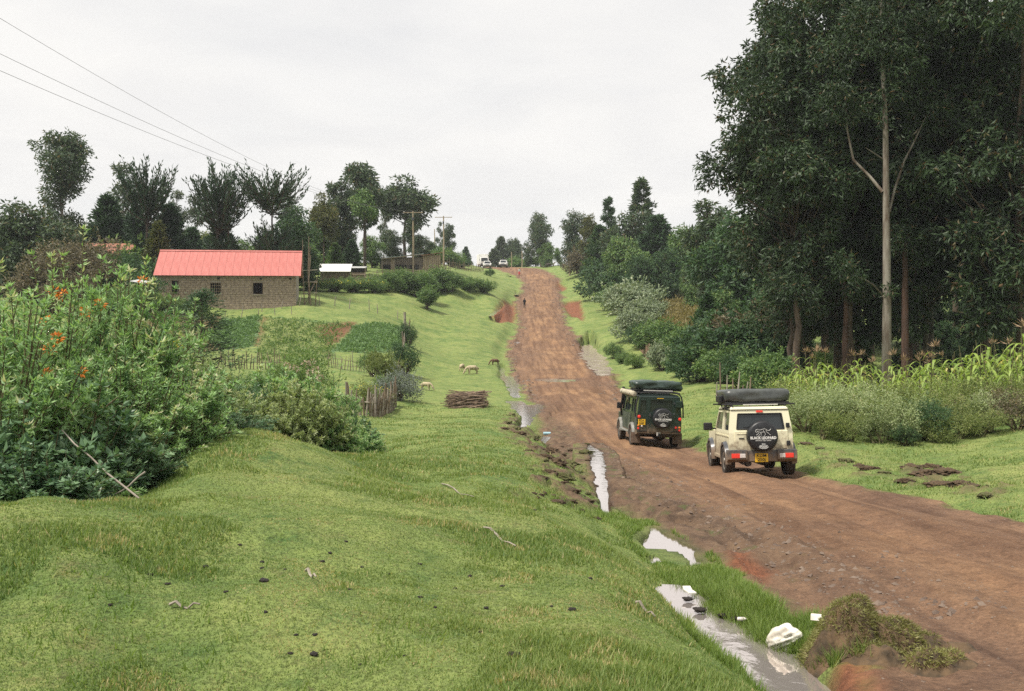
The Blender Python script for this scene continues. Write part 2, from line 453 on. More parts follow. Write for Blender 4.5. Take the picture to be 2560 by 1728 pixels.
for _sp, _am in (([(510,412),(528,425),(541,438),(562,450),(588,464),(594,478),(600,495),(607,512),(575,512),(552,508),(545,496),(538,480),(528,460),(518,445),(506,430),(504,420)], .75), ([(893,470),(915,463),(945,468),(985,482),(1004,498),(980,496),(940,488),(905,485)], .55), ([(798,446),(815,446),(850,462),(880,474),(865,474),(835,462),(800,452)], .5)):
    _sd = poly_sd(gx, gy, lay(_sp), .6)
    _sm = sstep(-.25, .25, np.where(_sd > -900, _sd + _pw * 1.6, _sd)) * sstep(.40, .58, fbm(gx, gy, 3.1, 4, 50.)) * _am * 1.3
    m_should = np.maximum(m_should, np.clip(_sm, 0, 1))
# relief: lumpy turf, ruts and loose stones on the road
turf = (fbm(gx, gy, .8, 4, 5.) - .5) * .18 + (fbm(gx, gy, 1.9, 3, 12.) - .5) * .07 + (fbm(gx, gy, .18, 3, 9.) - .5) * .5 * sstep(8, 40, gy) + (fbm(gx, gy, 4.5, 3, 15.) - .5) * .05
ruts = (fbm(gx * 2.6, gy * .11, 1.0, 3, 31.) - .5) * .17 + (fbm(gx, gy, 3.5, 3, 33.) - .5) * .035
rough = (fbm(gx, gy, 2.6, 5, 35.) - .42) * .42
gz = gz0 + turf * (1 - m_road) * (1 - .92 * m_wet) + (1 - .9 * m_wet) * (ruts + .05 * np.cos(np.clip((gx - _xl) / np.maximum(_xr - _xl, .1), 0, 1) * np.pi * 6.0 + 2.5 * (fbm(gx, gy * .4, .12, 2, 61.) - .5)) * sstep(.36, .56, fbm(gx, gy * .3, .3, 2, 62.))) * m_road + rough * m_should * (1 - m_wet) - carve
# undercut lip between verge and road on the far right, red bank
gz -= .35 * m_red * (gy > 100)
_sn = sstep(-.16, .12, PUD['stream_near']['sd'])
gz = gz * (1 - _sn) + np.minimum(gz, -2.95 + _pw * .22) * _sn
for _k, _v in PUD.items():   # still water lies nearly level: a plane that only follows the road's own fall
    if _v['flat'] is None:
        _in = _v['sd'] > 0
        if _in.sum() < 2: _in = _v['sd'] > -_v['s']
        _yy, _zz = gy[_in], gz0[_in]
        _b = np.polyfit(_yy, _zz, 1) if np.ptp(_yy) > 1 else np.array([0, _zz.mean()])
        if len(_b) == 2:
            _f = .12 if np.median(_yy) < 75 else .4
            _b = np.array([_b[0] * _f, _zz.mean() - _b[0] * _f * _yy.mean()])
        _v['zw'] = np.polyval(_b, gy) - .05
        _s = _v['s']; _kk = sstep(-.5 * _s, .5 * _s, _v['sd'])
        gz = gz * (1 - _kk) + np.minimum(gz, _v['zw'] - .12) * _kk
        _ring = (_v['sd'] > -3.2 * _s - .25) & (_v['sd'] < -.35 * _s)
        gz = np.where(_ring, np.maximum(gz, _v['zw'] + .02), gz)
GZ = gz.reshape(NR, NT)
GB = gz0.reshape(NR, NT)
def _grid(x, y, A):
    x = np.asarray(x, float); y = np.asarray(y, float)
    r = np.hypot(x, y); t = np.arctan2(x, y)
    i = np.clip(np.searchsorted(RR, r) - 1, 0, NR - 2); j = np.clip(np.searchsorted(TH, t) - 1, 0, NT - 2)
    a = np.clip((r - RR[i]) / (RR[i + 1] - RR[i]), 0, 1); b = np.clip((t - TH[j]) / (TH[j + 1] - TH[j]), 0, 1)
    return (A[i, j] * (1 - b) + A[i, j + 1] * b) * (1 - a) + (A[i + 1, j] * (1 - b) + A[i + 1, j + 1] * b) * a
def gnd(x, y): return _grid(x, y, GZ)
def gnd1(x, y): return float(_grid(np.array([x]), np.array([y]), GZ)[0])
M_ROAD = m_road.reshape(NR, NT); M_WET = m_wet.reshape(NR, NT); M_SH = m_should.reshape(NR, NT); M_RED = m_red.reshape(NR, NT); M_CROP = m_crop.reshape(NR, NT)
def at(px, d):
    x = (px - 512) / F * d
    return x, d, gnd1(x, d)

# ---- ground material: one material, the masks say what grows or lies where
def ground_material():
    m, t, N, L = new_mat('ground')
    o = N.new('ShaderNodeOutputMaterial'); p = N.new('ShaderNodeBsdfPrincipled'); L.new(p.outputs[0], o.inputs[0])
    p.inputs['Specular IOR Level'].default_value = .25
    tc = N.new('ShaderNodeTexCoord'); OB = tc.outputs['Object']
    a1 = N.new('ShaderNodeAttribute'); a1.attribute_name = 'mask'
    a2 = N.new('ShaderNodeAttribute'); a2.attribute_name = 'mask2'
    s1 = N.new('ShaderNodeSeparateColor'); s2 = N.new('ShaderNodeSeparateColor')
    L.new(a1.outputs['Color'], s1.inputs[0]); L.new(a2.outputs['Color'], s2.inputs[0])
    road, red, wet = s1.outputs[0], s1.outputs[1], s1.outputs[2]
    shd, crop, ctype = s2.outputs[0], s2.outputs[1], s2.outputs[2]
    till = a2.outputs['Alpha']; lat = a1.outputs['Alpha']
    def noise(sc, det=5, ro=.6, stretch=None, dist=0):
        n = N.new('ShaderNodeTexNoise'); n.inputs['Scale'].default_value = sc; n.inputs['Detail'].default_value = det; n.inputs['Roughness'].default_value = ro; n.inputs['Distortion'].default_value = dist
        v = OB
        if stretch:
            mp = N.new('ShaderNodeMapping'); mp.inputs['Scale'].default_value = stretch; L.new(v, mp.inputs['Vector']); v = mp.outputs[0]
        L.new(v, n.inputs['Vector']); return n.outputs['Fac']
    def ramp(f, *st):
        r = N.new('ShaderNodeValToRGB'); e = r.color_ramp.elements
        e[0].position, e[0].color = st[0][0], (*st[0][1], 1); e[1].position, e[1].color = st[-1][0], (*st[-1][1], 1)
        for q in st[1:-1]:
            x = e.new(q[0]); x.color = (*q[1], 1)
        L.new(f, r.inputs[0]); return r.outputs[0]
    def mix(f, a, b, bt='MIX'):
        n = N.new('ShaderNodeMix'); n.data_type = 'RGBA'; n.blend_type = bt
        if isinstance(f, float): n.inputs[0].default_value = f
        else: L.new(f, n.inputs[0])
        L.new(a, n.inputs[6])
        if isinstance(b, tuple): n.inputs[7].default_value = (*b, 1)
        else: L.new(b, n.inputs[7])
        return n.outputs[2]
    def math_(op, a, b=None, cl=False):
        n = N.new('ShaderNodeMath'); n.operation = op; n.use_clamp = cl
        for i, v in enumerate((a, b)):
            if v is None: continue
            if isinstance(v, (int, float)): n.inputs[i].default_value = v
            else: L.new(v, n.inputs[i])
        return n.outputs[0]
    # turf
    g = ramp(noise(.35, 6, .6), (.30, (.082, .150, .036)), (.50, (.178, .232, .064)), (.70, (.262, .285, .096)))
    g = mix(ramp(noise(5.5, 6, .7), (.38, (0, 0, 0)), (.62, (1, 1, 1))), g, ramp(noise(1.1, 5, .65), (.35, (.058, .122, .032)), (.6, (.222, .262, .080))))
    dry = ramp(noise(2.3, 7, .72), (.56, (0, 0, 0)), (.72, (.75, .75, .75)))
    g = mix(dry, g, (.175, .145, .062))
    g = mix(ramp(noise(3.4, 6, .75, None, .3), (.64, (0, 0, 0)), (.71, (.85, .85, .85))), g, (.105, .072, .045))
    spk = ramp(noise(38, 3, .7), (.34, (.50, .50, .50)), (.56, (1.17, 1.17, 1.17)))
    g = mix(1.0, g, spk, 'MULTIPLY')
    # road
    rd = ramp(noise(.5, 6, .6, (3.2, .35, 1)), (.34, (.172, .100, .060)), (.52, (.268, .160, .089)), (.70, (.340, .212, .118)))
    rd = mix(ramp(noise(.22, 5, .6, None, .4), (.40, (0, 0, 0)), (.60, (.8, .8, .8))), rd, (.170, .100, .063))
    rd = mix(ramp(lat, (.30, (0, 0, 0)), (.85, (.85, .85, .85))), rd, ramp(noise(1.3, 6, .7), (.35, (.120, .074, .052)), (.62, (.215, .134, .086))))
    rd = mix(1.0, rd, ramp(noise(1.0, 4, .6, (2.3, .09, 1)), (.36, (.70, .67, .66)), (.52, (1.0, 1.0, 1.0)), (.66, (1.14, 1.12, 1.08))), 'MULTIPLY')
    rd = mix(1.0, rd, ramp(noise(26, 5, .75), (.30, (.55, .55, .55)), (.62, (1.22, 1.18, 1.15))), 'MULTIPLY')
    rd = mix(1.0, rd, ramp(noise(4.5, 5, .7), (.32, (.72, .70, .70)), (.6, (1.1, 1.1, 1.1))), 'MULTIPLY')
    sh = ramp(noise(3.2, 7, .75), (.33, (.060, .040, .028)), (.50, (.125, .080, .052)), (.66, (.20, .135, .085)))
    sh = mix(ramp(noise(1.7, 5, .7), (.56, (0, 0, 0)), (.64, (.8, .8, .8))), sh, (.085, .100, .035))
    rc = ramp(noise(3.4, 8, .75), (.34, (.10, .048, .030)), (.50, (.20, .078, .040)), (.66, (.28, .115, .060)))
    rc = mix(1.0, rc, ramp(noise(22, 4, .75), (.32, (.6, .6, .6)), (.6, (1.15, 1.15, 1.15))), 'MULTIPLY')
    ct = ramp(ctype, (.0, (.110, .185, .075)), (.30, (.110, .185, .075)), (.34, (.180, .205, .065)), (.66, (.145, .105, .050)), (.96, (.21, .18, .075)))
    cn = ramp(noise(2.6, 6, .75), (.35, (.45, .45, .45)), (.62, (1.25, 1.25, 1.2)))
    ct = mix(1.0, ct, cn, 'MULTIPLY')
    tl = ramp(noise(3.0, 6, .7, (.5, 2.5, 1)), (.35, (.100, .050, .026)), (.65, (.20, .095, .048)))
    c = mix(crop, g, ct)
    c = mix(till, c, tl)
    c = mix(road, c, rd)
    c = mix(shd, c, sh)
    c = mix(red, c, rc)
    wcol = mix(1.0, c, (.62, .58, .56), 'MULTIPLY')
    wf = math_('MULTIPLY', wet, math_('MAXIMUM', math_('MAXIMUM', road, shd), .25), True)
    c = mix(wf, c, wcol)
    L.new(c, p.inputs['Base Color'])
    rgh = math_('SUBTRACT', .92, math_('MULTIPLY', wf, .45))
    L.new(rgh, p.inputs['Roughness'])
    hgt = math_('ADD', math_('MULTIPLY', noise(14, 6, .75), 1.0), math_('MULTIPLY', noise(55, 3, .7), .35))
    b = N.new('ShaderNodeBump'); b.inputs['Strength'].default_value = .9; b.inputs['Distance'].default_value = .045
    L.new(hgt, b.inputs['Height']); L.new(b.outputs[0], p.inputs['Normal'])
    return m
MAT_GROUND = ground_material()

_lat = np.clip((gx - _xl) / np.maximum(_xr - _xl, .1), 0, 1)
_lat = np.clip(np.abs(_lat - .52 + (fbm(gx, gy * .5, .25, 3, 64.) - .5) * .5) * 2, 0, 1)
_mask = np.stack([m_road, m_red, m_wet, _lat], 1)
_mask2 = np.stack([np.clip(m_should, 0, 1), m_crop, m_ctype, np.clip(m_till, 0, 1)], 1)
_gv = np.stack([gx, gy, gz], 1)
_i, _j = np.meshgrid(np.arange(NR - 1), np.arange(NT - 1), indexing='ij')
_f = np.stack([_i * NT + _j, (_i + 1) * NT + _j, (_i + 1) * NT + _j + 1, _i * NT + _j + 1], -1).reshape(-1, 4)
_f = _f[:, ::-1]
def sub(name, sel, label=None):
    f = _f[sel]; used, inv = np.unique(f, return_inverse=True)
    me = np_mesh(name, _gv[used], inv.reshape(-1, 4), None, True, {'mask': _mask[used], 'mask2': _mask2[used]})
    o = mobj(name, me, MAT_GROUND); o['kind'] = 'structure'
    return o
_fr = m_road[_f].mean(1) > .5
_fc = (m_crop[_f].mean(1) > .5) & ~_fr
_left = ~_fr
sub('dirt_road', _fr)
for _k, (_p, _t) in CROPS.items():
    _s = poly_sd(gx, gy, _p, .5)
    _sel = _fc & ((_s[_f] > 0).mean(1) > .5)
    if _sel.any():
        sub('field', _sel); _left &= ~_sel
sub('grass_ground', _left)

# ---- standing water
def water_material():
    m, t, N, L = new_mat('muddy_water')
    o = N.new('ShaderNodeOutputMaterial'); p = N.new('ShaderNodeBsdfPrincipled'); L.new(p.outputs[0], o.inputs[0])
    p.inputs['Base Color'].default_value = (.62, .55, .52, 1); p.inputs['Metallic'].default_value = .74; p.inputs['Roughness'].default_value = .05
    p.inputs['IOR'].default_value = 2.2; p.inputs['Specular IOR Level'].default_value = .5
    tc = N.new('ShaderNodeTexCoord'); n = N.new('ShaderNodeTexNoise'); n.inputs['Scale'].default_value = 5; n.inputs['Detail'].default_value = 3
    L.new(tc.outputs['Object'], n.inputs['Vector'])
    b = N.new('ShaderNodeBump'); b.inputs['Strength'].default_value = .06; b.inputs['Distance'].default_value = .05
    L.new(n.outputs['Fac'], b.inputs['Height']); L.new(b.outputs[0], p.inputs['Normal'])
    return m
MAT_WATER = water_material()
def murk_material():
    m, t, N, L = new_mat('thin_mud_water')
    o = N.new('ShaderNodeOutputMaterial'); p = N.new('ShaderNodeBsdfPrincipled'); L.new(p.outputs[0], o.inputs[0])
    p.inputs['Base Color'].default_value = (.52, .40, .36, 1); p.inputs['Metallic'].default_value = .25; p.inputs['Roughness'].default_value = .14; p.inputs['IOR'].default_value = 1.8
    tc = N.new('ShaderNodeTexCoord'); mp = N.new('ShaderNodeMapping'); mp.inputs['Scale'].default_value = (.35, .16, 1); L.new(tc.outputs['Object'], mp.inputs['Vector'])
    n = N.new('ShaderNodeTexNoise'); n.inputs['Scale'].default_value = 3; n.inputs['Detail'].default_value = 5; n.inputs['Distortion'].default_value = .8
    L.new(mp.outputs[0], n.inputs['Vector'])
    b = N.new('ShaderNodeBump'); b.inputs['Strength'].default_value = .55; b.inputs['Distance'].default_value = .22
    L.new(n.outputs['Fac'], b.inputs['Height']); L.new(b.outputs[0], p.inputs['Normal'])
    return m
MAT_MURK = murk_material()
for _k, _v in PUD.items():
    vert_in = _v['sd'] > -1.0 * _v['s'] - .03
    sel = vert_in[_f].any(1)
    f = _f[sel]
    if len(f) == 0: continue
    used, inv = np.unique(f, return_inverse=True)
    dd = float(np.median(_v['w'][:, 1]))
    zz = np.full(len(used), _v['flat'] - .02) if _v['flat'] is not None else _v['zw'][used]
    me = np_mesh('puddle', np.stack([gx[used], gy[used], zz], 1), inv.reshape(-1, 4), None, True)
    o = mobj('puddle' if _k != 'stream_near' else 'ditch_water', me, MAT_MURK if _k == 'mud_pool' else MAT_WATER); o['kind'] = 'structure'

# ---- far ridge beyond the crest
def far_hill():
    x = np.linspace(-1150, 1150, 120); rows = 14
    v = []; 
    for k in range(rows):
        s = k / (rows - 1)
        h = 41 * (0.72 + .5 * fbm(x, x * 0 + 3, .0036, 4, 2.)) 
        v.append(np.stack([x, 880 + 400 * s + 0 * x, 3 + h * np.sin(s * np.pi / 2) ** 1.2], 1))
    v = np.concatenate(v)
    i, j = np.meshgrid(np.arange(rows - 1), np.arange(119), indexing='ij')
    f = np.stack([i * 120 + j, i * 120 + j + 1, (i + 1) * 120 + j + 1, (i + 1) * 120 + j], -1).reshape(-1, 4)
    o = mobj('hill', np_mesh('hill', v, f, None, True), simple('hill_green', (.06, .09, .05), .9, col2=(.035, .06, .03), nscale=.02))
    o['kind'] = 'structure'
far_hill()
# ================================================================== VEGETATION BUILDERS
LM = {
 'euc':   leafmat('leaf_eucalyptus', (0.0339,0.0603,0.0377), (0.1037,0.1508,0.0754), (0.1979,0.1413,0.0849)),
 'eucd':  leafmat('leaf_eucalyptus_dark', (0.0180,0.0353,0.0188), (0.0570,0.0963,0.0377), (0.1201,0.0770,0.0406), .22),
 'eucp':  leafmat('leaf_eucalyptus_pale', (0.0585,0.0845,0.0585), (0.1365,0.1690,0.1105), (0.1690,0.1560,0.0910)),
 'euco':  leafmat('leaf_olive', (0.0540,0.0702,0.0243), (0.1485,0.1553,0.0473), (0.1890,0.1485,0.0540)),
 'cyp':   leafmat('leaf_cypress', (0.0188,0.0450,0.0263), (0.0638,0.1162,0.0600), None, .15),
 'con':   leafmat('leaf_conifer', (0.0284,0.0607,0.0324), (0.0851,0.1520,0.0689), None, .15),
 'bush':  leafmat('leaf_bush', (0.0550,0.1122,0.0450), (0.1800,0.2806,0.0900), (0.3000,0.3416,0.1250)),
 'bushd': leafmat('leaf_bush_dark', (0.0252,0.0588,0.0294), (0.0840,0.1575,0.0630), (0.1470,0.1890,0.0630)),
 'bushy': leafmat('leaf_yellow_green', (0.0715,0.1040,0.0260), (0.1950,0.2340,0.0650), (0.2860,0.2860,0.1040)),
 'crop':  leafmat('leaf_crop', (0.0945,0.1755,0.0720), (0.2025,0.3172,0.1200), (0.2160,0.2970,0.1200), .3),
 'hedge': leafmat('leaf_hedge', (0.0991,0.1455,0.0460), (0.2645,0.3100,0.1035), (0.3967,0.3795,0.1840), .33),
 'hsilver': leafmat('leaf_hedge_silver', (0.1400,0.1904,0.0788), (0.3640,0.4256,0.2152), (0.4928,0.5040,0.3150), .3),
 'silver':leafmat('leaf_silver', (0.1131,0.1602,0.0943), (0.3110,0.3676,0.2356), (0.4901,0.5000,0.3770), .25),
 'brown': leafmat('leaf_brownish', (0.0728,0.0648,0.0421), (0.1782,0.1540,0.0892), (0.2430,0.1620,0.0810), .2),
 'fresh': leafmat('leaf_fresh', (0.0718,0.1355,0.0398), (0.2074,0.3031,0.0957), (0.3190,0.3987,0.1595), .35),
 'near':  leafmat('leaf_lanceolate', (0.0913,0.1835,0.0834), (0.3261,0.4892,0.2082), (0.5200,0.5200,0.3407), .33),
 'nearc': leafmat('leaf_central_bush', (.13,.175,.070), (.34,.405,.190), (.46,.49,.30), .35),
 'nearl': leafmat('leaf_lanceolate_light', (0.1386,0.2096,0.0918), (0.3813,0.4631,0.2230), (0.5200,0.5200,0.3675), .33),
 'neard': leafmat('leaf_dark_and_shaded', (0.0486,0.1060,0.0574), (0.1369,0.2318,0.1148), (0.1987,0.2870,0.1546), .25, .4),  # dark broad leaves; also paints the shade on shrubs in the hollow
 'grey':  leafmat('leaf_grey', (.11,.13,.12), (.22,.25,.22), None, .2),
 'maize': leafmat('leaf_maize', (0.1111,0.1893,0.0403), (0.3054,0.3967,0.0966), (0.4814,0.4328,0.1610), .35),
 'dry':   leafmat('leaf_dry_maize', (.13,.11,.04), (.30,.25,.10), (.16,.19,.06), .3),
 'tassel':leafmat('tassel', (.20,.13,.08), (.36,.25,.15), None, .2),
}
BARK = {
 'pale': simple('bark_pale', (.26,.235,.20), .85, col2=(.105,.075,.055), nscale=2.2, bump=.6, bscale=12, stretch=(1.6,1.6,.35)),
 'brown': simple('bark_brown', (.105,.075,.052), .9, col2=(.045,.032,.024), nscale=3, bump=.6, bscale=12, stretch=(1.6,1.6,.35)),
 'red': simple('bark_red', (.095,.052,.036), .9, col2=(.035,.022,.017), nscale=3, bump=.6, bscale=12, stretch=(1.6,1.6,.35)),
 'grey': simple('bark_grey', (.15,.13,.105), .9, col2=(.06,.05,.04), nscale=3, bump=.5, bscale=12, stretch=(1.6,1.6,.35)),
 'stem': simple('stem_green', (.12,.13,.05), .8, col2=(.09,.06,.035), nscale=8),
}
def sphere_dirs(rng, n, up=0.0):
    d = rng.normal(size=(n, 3)); d[:, 2] += up
    return unit(d)

def crown_clumps(q, rng, cents, rads, n, l, wd, droop=.35, sub=7, flat=.8, fill=.35):
    """leaves gathered in twig ends on the outside of rounded clumps, thinner inside"""
    cents = np.asarray(cents, float); rads = np.asarray(rads, float)
    share = rads ** 2 / (rads ** 2).sum()
    for c, r, s in zip(cents, rads, share):
        m = max(int(n * s), 20); k = max(int(sub * 3), 6)
        sd = sphere_dirs(rng, k, .25); sc = c + sd * (r * rng.uniform(.55, 1.0, k))[:, None] * [1, 1, flat]
        pick = rng.integers(0, k, m)
        sr = r * .36
        off = sphere_dirs(rng, m, .1) * (sr * rng.uniform(.15, 1, m) ** .5)[:, None] * [1, 1, .75]
        pos = sc[pick] + off
        nin = int(m * fill); pos[:nin] = c + sphere_dirs(rng, nin) * (r * rng.uniform(0, .8, nin) ** .6)[:, None] * [1, 1, flat]
        ax = unit(pos - c) * .5 + rng.normal(size=(m, 3)) * .55; ax[:, 2] -= droop
        tone = np.clip(.45 + rng.normal(size=m) * .22 + (rng.random(k)[pick] - .5) * .5, 0, .93)
        tone[rng.random(m) < .02] = 1.0
        fc = off + rng.normal(size=(m, 3)) * sr * .30; fc[:nin] = rng.normal(size=(nin, 3)); fc[:, 2] += sr * .25
        leaves(q, rng, pos, ax, l, wd, tone, fc)

def trunk_mesh(rng, H, r0, cents, lean=(0, 0), top=.92, sides=9, fork=.45, rtop=.25, nlimb=99):
    q = Q()
    n = 9; t = np.linspace(0, 1, n)
    pth = np.stack([lean[0] * t ** 1.5 * H + rng.normal(size=n) * .012 * H * t, lean[1] * t ** 1.5 * H + rng.normal(size=n) * .012 * H * t, t * H * top], 1)
    rad = r0 * (1 - t * (1 - rtop)); rad[0] *= 1.35
    pth[0, 2] -= .35
    tube(q, pth, rad, sides, .5)
    for c in list(cents)[:nlimb]:
        c = np.asarray(c, float)
        hz = np.clip(c[2] - (.25 + .6 * fork) * np.hypot(c[0], c[1]) - .04 * H, .2 * H, H * top * .97)
        k = hz / (H * top); p0 = np.array([np.interp(k, t, pth[:, 0]), np.interp(k, t, pth[:, 1]), hz])
        tube(q, curve3(p0, c, (0, 0, -.05 * H * .5), 5), np.linspace(r0 * .38 * (1 - .6 * k) + .01, .012, 5), 5, .5)
    return q

def make_euc(name, seed, H, lobes, n, l, wd, r0, lean=(0, 0), bare=.5, droop=.4, **kw):
    """lobes: (x, y, z fraction of H, radius)"""
    rng = np.random.default_rng(seed)
    q = Q(); cents = []; rads = []
    for (x, y, zf, r) in lobes:
        k = max(5, int(6 + r * 1.3)); d = sphere_dirs(rng, k, .15)
        for e in d:
            cents.append(np.array([x, y, zf * H]) + e * r * rng.uniform(.45, .75) * np.array([1, 1, .9])); rads.append(r * rng.uniform(.42, .62))
    crown_clumps(q, rng, cents, rads, n, l, wd, droop, **kw)
    return trunk_mesh(rng, H, r0, cents, lean).mesh(name + '_trunk', True), q.mesh(name + '_crown')

def make_tuft(name, seed, H, tufts, r0, l=.42, wd=.12, trunks=1):
    """lopped cypress: brushes of upswept sprays on a bare stem. tufts: (z0f, z1f, radius, number)"""
    rng = np.random.default_rng(seed); q = Q(); tq = Q()
    for k in range(trunks):
        ox, oy = (0, 0) if trunks == 1 else rng.uniform(-.7, .7, 2)
        t = np.linspace(0, 1, 7); tube(tq, np.stack([ox + t * 0, oy + t * 0, t * H * .9 - .3], 1), r0 * (1 - .7 * t), 7)
    for (z0, z1, R, ns, up) in tufts:
        for i in range(ns):
            a = rng.uniform(0, 2 * np.pi); f = rng.random()
            base = np.array([0, 0, H * (z0 + (z1 - z0) * .55 * f)])
            rr = R * rng.uniform(.6, 1.18); zt = H * (z1 - z0) * (up * rng.uniform(.45, 1.0)) * (1 - .35 * f)
            tip = base + np.array([np.cos(a) * rr, np.sin(a) * rr, zt])
            m = 9; t = np.linspace(0, 1, m)
            path = base * (1 - t[:, None]) + tip * t[:, None]
            path[:, 2] -= np.sin(t * np.pi) * .22 * rr
            tube(tq, path[::2], np.linspace(.05, .012, len(path[::2])), 4)
            nl = 34; tt = rng.uniform(.12, 1, nl); p = np.stack([np.interp(tt, t, path[:, c]) for c in range(3)], 1)
            d = unit(np.gradient(path, axis=0)); ax = np.stack([np.interp(tt, t, d[:, c]) for c in range(3)], 1) + rng.normal(size=(nl, 3)) * .45 + [0, 0, .25]
            leaves(q, rng, p + rng.normal(size=(nl, 3)) * .09, ax, l, wd, np.clip(.4 + rng.normal(size=nl) * .25, 0, 1))
    return tq.mesh(name + '_trunk', True), q.mesh(name + '_crown')

def make_conifer(name, seed, H, R, n, l, wd, r0, open_=.0, shape=1.0, z0=.08):
    rng = np.random.default_rng(seed); q = Q(); tq = Q()
    t = np.linspace(0, 1, 7); tube(tq, np.stack([t * 0, t * 0, t * H * .97 - .2], 1), r0 * (1 - .9 * t), 7)
    nb = int(n / 40)
    for i in range(nb):
        f = rng.random() ** .85; z = H * (z0 + (1 - z0) * f); R1 = R * (1 - f) ** shape * rng.uniform(.55, 1.1) + .12
        a = rng.uniform(0, 2 * np.pi); m = 40
        if rng.random() < open_: continue
        tip = np.array([np.cos(a) * R1, np.sin(a) * R1, R1 * .25])
        tt = rng.uniform(.1, 1, m) ** .7
        p = np.array([0, 0, z]) + tip * tt[:, None] + rng.normal(size=(m, 3)) * .10 * (1 + R1 * .35)
        ax = unit(tip)[None] + rng.normal(size=(m, 3)) * .5 + [0, 0, .15]
        leaves(q, rng, p, ax, l, wd, np.clip(.4 + rng.normal(size=m) * .25 + rng.normal() * .12, 0, 1))
        if i % 3 == 0: tube(tq, np.stack([[0, 0, z], np.array([0, 0, z]) + tip * .8]), [.035, .01], 4)
    return tq.mesh(name + '_trunk', True), q.mesh(name + '_crown')

def make_bush(name, seed, R, H, n, l, wd, lumps=9, droop=.15, sub=6, stems=7):
    """rounded bush of leafy lumps, ragged outline"""
    rng = np.random.default_rng(seed); q = Q(); tq = Q(); C = []; RD = []
    for i in range(lumps):
        a = rng.uniform(0, 2 * np.pi); rr = R * np.sqrt(rng.random()) * .72
        z = H * rng.uniform(.28, .80) * (1 - .35 * (rr / R) ** 2)
        C.append((np.cos(a) * rr, np.sin(a) * rr, z)); RD.append(min(R, H) * rng.uniform(.30, .48))
    crown_clumps(q, rng, C, RD, n, l, wd, droop, sub=sub, flat=.85, fill=.3)
    # sprigs standing out of the outline
    for c, r in zip(C, RD):
        for k in range(5):
            d = sphere_dirs(rng, 1, .8)[0]; t = np.linspace(.7, 1.35, 9)[:, None]
            p = np.asarray(c) + d * r * t; p = p[p[:, 2] > 0]
            if len(p): leaves(q, rng, p, d + rng.normal(size=(len(p), 3)) * .6, l, wd, np.clip(.6 + rng.normal(size=len(p)) * .2, 0, .95))
    for c in C[:stems]:
        tube(tq, curve3((rng.normal() * .1 * R, rng.normal() * .1 * R, -.15), c, (0, 0, .05), 4), np.linspace(.03 * R + .012, .01, 4), 5)
    return tq.mesh(name + '_stem', True), q.mesh(name + '_foliage')

def make_shrub(name, seed, R, H, nst, per, l, wd, whorl=True, t0=.3, up=.55, twig=3):
    """near shrub: many leafy stems from one root, leaves along and in rosettes at the ends"""
    rng = np.random.default_rng(seed); q = Q(); tq = Q()
    for i in range(nst):
        a = rng.uniform(0, 2 * np.pi); e = np.arccos(rng.uniform(.05, 1.0)); k = rng.uniform(.72, 1.04)
        tip = np.array([np.cos(a) * np.sin(e) * R, np.sin(a) * np.sin(e) * R, np.cos(e) * H * .72 + H * .28]) * k
        b = np.array([np.cos(a), np.sin(a), 0]) * rng.uniform(.02, .16) * R + [0, 0, -.1]
        path = curve3(b, tip, (np.cos(a) * .03 * R, np.sin(a) * .03 * R, .10 * H * np.sin(e)), 8)
        tube(tq, path, np.linspace(.016, .004, 8) * (.7 + .25 * H), 4)
        ends = [path]
        for w_ in range(twig):
            f = rng.uniform(.35, .85); j = f * 7; p0 = path[int(j)]
            dv = unit((tip - p0) / (np.linalg.norm(tip - p0) + 1e-6) + rng.normal(size=3) * .55); ln = rng.uniform(.15, .36) * H * .6
            tw = curve3(p0, p0 + dv * ln + [0, 0, .05 * H], (0, 0, .02), 5); ends.append(tw)
            tube(tq, tw, np.linspace(.006, .003, 5) * (.7 + .25 * H), 3)
        tn = rng.normal() * .18
        for pi, pth in enumerate(ends):
            m = per if pi == 0 else int(per * .6)
            tt = rng.uniform(t0 if pi == 0 else .15, 1, m); ti = np.linspace(0, 1, len(pth))
            p = np.stack([np.interp(tt, ti, pth[:, c]) for c in range(3)], 1)
            d = unit(np.gradient(pth, axis=0)); ax = np.stack([np.interp(tt, ti, d[:, c]) for c in range(3)], 1)
            rad = unit(np.cross(ax, rng.normal(size=(m, 3))))
            leaves(q, rng, p, ax * up + rad + [0, 0, .12], l, wd, np.clip(.42 + tn + .40 * (tt - .5) + rng.normal(size=m) * .16, 0, .95), rng.normal(size=(m, 3)) * .6 + [0, 0, .9])
            if whorl:
                m2 = 9; e2 = pth[-1] + np.zeros((m2, 3)); dv = d[-1]
                rad = unit(np.cross(np.broadcast_to(dv, (m2, 3)), rng.normal(size=(m2, 3))))
                leaves(q, rng, e2, dv * .75 + rad, l * .95, wd, np.clip(.76 + tn + rng.normal(size=m2) * .12, 0, 1), rng.normal(size=(m2, 3)) * .5 + [0, 0, .9])
    return tq.mesh(name + '_stem', True), q.mesh(name + '_foliage')

def plant(name, label, cat, proto, loc, sc=1.0, rz=0.0, lm='bush', bm='brown', group=None, parts=('trunk', 'crown')):
    r = empty(name, loc, rz, sc, label, cat, group)
    mobj(parts[0], proto[0], BARK[bm], r)
    mobj(parts[1], proto[1], LM[lm], r)
    return r
BP = ('stem', 'foliage')

